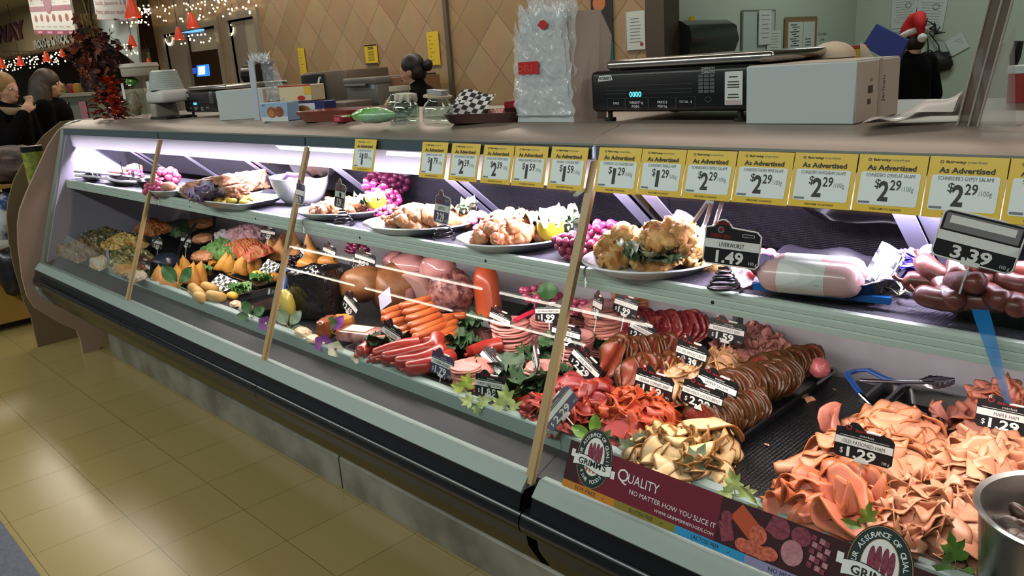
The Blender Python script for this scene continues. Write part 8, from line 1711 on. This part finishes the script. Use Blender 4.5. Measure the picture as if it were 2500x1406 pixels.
fairy('warm fairy lights above the largest red pendant over the white sign board', 45, band(280, 34, 375, 10, 42), 4.75, 3)
fairy('short warm fairy light strand under the red pendant by the autumn arrangement', 18, band(302, 108, 350, 106, 30), 4.75, 4)
fairy('short warm fairy light strand across the dark doorway', 18, band(428, 88, 522, 82, 22), 4.96, 5)
# hanging signs
def board(name, label, pts, Y, m, draw, cat='sign', mats_=None, th=.03):
    a, b, c, d = [on_y(p, Y) for p in pts]; w_ = ((b - a).length + (c - d).length) / 2; h = ((a - d).length + (b - c).length) / 2; mb = MB(); mb.box((-w_ / 2, -h / 2, -th), (w_ / 2, h / 2, 0), 0)
    if draw: draw(mb, w_, h)
    o = mb.build(name, mats_ or [m]); cen = (a + b + c + d) / 4; o.matrix_world = frame_mat(cen, (b - a) + (c - d), (a - d) + (b - c)); return tag(o, label, cat)
MAR = mat('sign_maroon', rgb(110, 34, 62), .5); SGW = mat('sign_white', rgb(176, 178, 174), .55); SGB = mat('panel_bluegrey', rgb(150, 164, 164), .6)
def d_sausages(mb, w_, h):
    mb.rect(-w_ / 2, h * .02, w_ / 2, h * .14, .002, 1); mb.rect(-w_ / 2, -h * .5, w_ / 2, -h * .40, .002, 1); mb.disc(-w_ * .02, h * .30, w_ * .10, h * .34, .004, 1)
    for i in range(6): x = -w_ * .38 + w_ * .15 * i; mb.disc(x, -h * .14 + h * .02 * (i % 2), w_ * .035, h * .085, .003, 2, 14); mb.rect(x - w_ * .05, -h * .33, x + w_ * .04, -h * .315, .003, 3)
    for i in range(4): x = -w_ * .42 + w_ * .27 * i; mb.disc(x, h * .34, w_ * .03, h * .09, .003, 2, 14); mb.rect(x - w_ * .05, h * .20, x + w_ * .05, h * .212, .003, 3)
    for i in range(4): mb.rect(-w_ * .4 + w_ * .25 * i, -h * .475, -w_ * .28 + w_ * .25 * i, -h * .43, .003, 4)
board('hanging_sign', 'white and maroon hanging sign with pictures of sausages at the top left', ((60, -22), (170, -30), (190, 72), (80, 95)), 4.7, None, d_sausages, mats_=[SGW, MAR, mat('print_red_dark', rgb(120, 40, 36), .5), GREYI, mat('sign_pink', rgb(180, 130, 150), .5)])
board('wall_panel', 'large blue-grey blank panel behind the hanging party platter sign', ((180, -30), (372, -60), (380, 108), (190, 118)), 4.96, SGB, None, 'panel')
def d_sushi(mb, w_, h):
    mb.rect(-w_ / 2, -h * .5, w_ / 2, -h * .47, .002, 1); mb.text('Sushi, Japanese & Hot', -w_ * .46, h * .10, h * .17, 1, align='L', w=w_ * .95, z=.003); mb.text('Party platters made to', -w_ * .46, -h * .25, h * .17, 1, align='L', w=w_ * .90, z=.003)
board('hanging_sign', 'white hanging sign lettered in red about party platters', ((214, 2), (330, -32), (336, 36), (224, 62)), 4.6, None, d_sushi, mats_=[SGW, mat('sign_redink', rgb(150, 52, 62), .5)])
def letters(label, t, a, b, hpx, m, name='wall_lettering', bold=.05, Y=None):
    Y = Y or SOFY - .02; A, B = on_y(a, Y), on_y(b, Y); h = abs(on_y((a[0], a[1] - hpx), Y).z - A.z); mb = MB(); mb.text(t, 0, 0, h, 0, align='L', w=(B - A).length, bold=bold)
    V = list(mb.v); n = len(V); F = list(mb.f); mb.add([v + Vector((0, 0, .03)) for v in V], F, 1); o = mb.build(name, m); u = (B - A).normalized(); o.matrix_world = frame_mat(A, u, Vector((0, 0, 1))); return tag(o, label, 'sign lettering')
letters('big maroon letters on the beige soffit at the left edge', 'FAIRWAY', (-58, 118), (66, 92), 36, [MAR, MAR])
letters('white outlined proud to be local lettering on the beige soffit', 'PROUD to be LOCAL', (88, 119), (172, 104), 20, [mat('letter_dark', rgb(46, 60, 56), .5), mat('letter_white', rgb(196, 200, 190), .5)])
# lit screens in the doorway, far counter
scn = thing('lit_sign', 'glowing blue lit drink signs in the dark doorway', 'lit sign', on_y((478, 172), 7.54)); b0 = scn.location
def lit(pts, col, s_, nm):
    mb = MB(); P = [on_y(p, 7.54) - b0 for p in pts]; mb.prism(P, (0, .062, 0)); mb.build(nm, glow(nm, col, s_), scn)
lit([(446, 168), (472, 166), (472, 180), (446, 182)], (.02, .08, .5, 1), 1.2, 'blue_screen'); lit([(449, 171), (455, 170), (455, 177), (449, 178)], (.6, .8, 1, 1), 3., 'white_patch'); lit([(456, 168), (463, 168), (463, 181), (456, 181)], (1, .5, .7, 1), 2., 'pink_patch'); lit([(480, 160), (503, 157), (506, 185), (481, 187)], (.03, .2, .8, 1), 1.5, 'bright_screen'); lit([(484, 163), (500, 161), (501, 181), (485, 183)], (.5, .9, 1, 1), 3.5, 'white_core')
scn2 = thing('lit_sign', 'thin blue lit menu strip at the top of the dark doorway', 'lit sign', on_y((468, 74), 5.06)); b0 = scn2.location
mb = MB(); mb.prism([on_y(p, 5.06) - b0 for p in ((443, 79), (490, 69), (490, 76), (443, 83))], (0, .05, 0)); mb.build('strip', glow('menu_blue', (.15, .4, .9, 1), 1.6), scn2)
for i, (x, l) in enumerate(((412, 'round lit smiling face emblem on the wider steel door'), (560, 'round lit emblem on the narrow steel door'))):
    q = on_y((x, 92 if i == 0 else 68), WY + .01); t = thing('lit_emblem', l, 'emblem', q); mb = MB(); mb.X = Matrix.Rotation(pi / 2, 4, 'X'); r = .14 if i == 0 else .13
    mb.ring(0, 0, r, r * .8, .03, .004, 0, 24, pi, 2 * pi); mb.disc(-.06, .03, .014, None, .004, 0, 10); mb.disc(.06, .03, .014, None, .004, 0, 10); mb.build('lamp_face', glow('emblem_warm', (1., .85, .6, 1), 1.6), t)
FC = thing('far_counter', 'far service counter with a pale glass front behind the shoppers', 'counter', on_z((200, 300), .0)); 
A = at_d((120, 255), 9.); fx0, fx1, fy = on_y((60, 250), 3.2).x, on_y((262, 240), 3.2).x, 3.2; FC.location = ((fx0 + fx1) / 2, fy, 0)
zc = on_y((200, 226), fy).z
mb = MB(); mb.box((fx0, fy, zc - .04), (fx1, fy + .8, zc)); mb.build('worktop', mat('counter_pale', rgb(150, 146, 134), .5), FC, True); mb = MB(); mb.box((fx0, fy + .05, 0), (fx1, fy + .75, zc - .04)); mb.build('front', mat('counter_front', rgb(112, 122, 110), .4), FC, True)
for i in range(5):
    x = fx0 + (fx1 - fx0) * (.1 + .2 * i); mb = MB(); mb.rbox((-.12, -.01, 0), (.12, 0, .35), .005, 1); o = mb.build('display_panel', [mat('fc_pink', rgb(176, 120, 136), .5), mat('fc_green', rgb(110, 140, 100), .5), mat('fc_grey', rgb(150, 150, 140), .5)][i % 3], FC); o.location = (x - FC.location.x, fy + .04 - FC.location.y, zc - .45)
for i, (px, z_, r, m, l) in enumerate((((150, 226), 0, .07, mat('tub_green', rgb(120, 150, 100), .4), 'pale green tub on the far counter beside the brown haired shopper'), ((222, 224), 0, .10, BLACK, 'dark round pot with a blue glint on the far counter'), ((176, 226), 0, .06, mat('vase_red', rgb(130, 30, 24), .4), 'red vase on the far counter'), ((192, 226), 0, .06, mat('pot_yellow', rgb(150, 116, 30), .5), 'ochre pot on the far counter'))):
    q = on_y(px, fy + .3); o = MB().lathe([(0, 0), (r * .8, 0), (r, r * .8), (r * .85, r * 1.9), (0, r * 2)], 22).build('pot', m, ang=50); o.location = (q.x, fy + .3, zc); tag(o, l, 'pot')
sheet('cream menu sheet standing at the far end left of the steel door', (357, 128), (376, 186), lambda p: on_y(p, 5.597), d_list, [mat('menu_cream', rgb(190, 172, 130), .6), INK], 'menu_sheet', 'menu')
mb = MB(); a, b = on_y((312, 125), 5.6), on_y((382, 215), 5.6); mb.box((0, 0, 0), (b.x - a.x, .4, a.z - .6)); o = mb.build('far_shelf', mat('far_shelf_grey', rgb(96, 86, 76), .7)); o.location = (a.x, 5.6, .6); o.location.z = 0; o.scale = (1, 1, a.z / (a.z - .6)); tag(o, 'grey shelf stand in the far aisle left of the tan wall', 'shelf')
# lower left: tan display bin on castors with dark goods and a blue and white bag
q0 = on_z((52, 800), 0); bn = thing('display_bin', 'tan wooden display bin on castors at the left edge', 'display bin', (q0.x - .45, q0.y + .05, 0))
zt_ = on_x((40, 600), q0.x).z
mb = MB(); mb.rbox((-.45, -.30, .05), (.45, .35, zt_), .006, 1); mb.build('body', mat('bin_tan', rgb(156, 120, 54), .55), bn); mb = MB(); mb.cyl((.38, -.24, .025), (.38, -.20, .025), .025, n=14); mb.build('caster', BLACKM, bn); mb = MB(); mb.cyl((.38, .26, .025), (.38, .30, .025), .025, n=14); mb.build('caster', BLACKM, bn)
def sack(label, px, x, sx, sy, sz, m, seed, name='snack_bag'):
    c = on_x(px, x); o = MB().ell((0, 0, 0), (sx, sy, sz), 22, 16, fn=lambda d: (1 + .12 * nz(d.x * 3 + seed, d.y * 3, d.z * 3)) * max(abs(d.x), abs(d.y), abs(d.z)) ** -.45).build(name, [m]); o.location = c; return tag(o, label, 'bag')
SNB = mat('bag_bluewhite', rgb(40, 70, 120), .3, coat=.4, noise_s=9, noise_c=rgb(196, 200, 202), noise_amt=.2)
sack('blue and white packaged bag on the tan bin at the left edge', (8, 530), q0.x - .15, .16, .12, .16, SNB, 1)
sack('crumpled white paper bag on the tan bin', (8, 600), q0.x - .12, .12, .12, .06, mat('bag_whitecrumple', rgb(176, 170, 160), .6), 2, 'paper_bag')
sack('black plastic bag hanging between the tan bin and the end rack', (45, 660), q0.x + .08, .10, .12, .16, mat('bag_black', rgb(16, 16, 22), .3), 3, 'plastic_bag')
sack('dark dressed goods pile at the left edge under the shoppers', (30, 400), q0.x - .3, .3, .2, .12, mat('goods_dark', rgb(38, 28, 26), .6, noise_s=14, noise_c=rgb(96, 76, 66), bump_s=20, bump=.8), 4, 'goods_pile')
c = on_x((30, 400), q0.x - .3); zs = c.z - .11
mb = MB(); mb.rbox((-.44, -.25, zs - .025), (.40, .34, zs), .004, 1); mb.build('upper_shelf', mat('bin_tan', None), bn)
for x, y in ((-.42, .31), (.37, .31)): mb = MB(); mb.cyl((x, y, zt_ - .01), (x, y, zs - .02), .014, n=10); mb.build('shelf_post', BLACKM, bn)
# fluorescent rows over the shop floor (they glint in the case glass and on the floor)
FT = glow('fluorescent_tube', (1., .93, .80, 1), 9.)
def fluor(label, x0, x1, y, z=3.38, m=FT):
    t = thing('ceiling_fixture', label, 'ceiling light', ((x0 + x1) / 2, y, z), group='fixtures: ' + label.split('of the ')[1]); L_ = x1 - x0; mb = MB(); mb.box((-L_ / 2, -.10, .03), (L_ / 2, .10, .119)); mb.build('housing', SGW, t); mb = MB(); mb.tube([(-L_ / 2, 0, .012), (L_ / 2, 0, .012)], .02, 8); mb.build('tube', m, t)
for i in range(3):
    fluor('ceiling fluorescent fixture of the first row behind the photographer', -14.5 + 3.1 * i, -11.8 + 3.1 * i, -5.2)
    fluor('ceiling fluorescent fixture of the second row behind the photographer', -16.5 + 3.1 * i, -13.8 + 3.1 * i, -6.6)
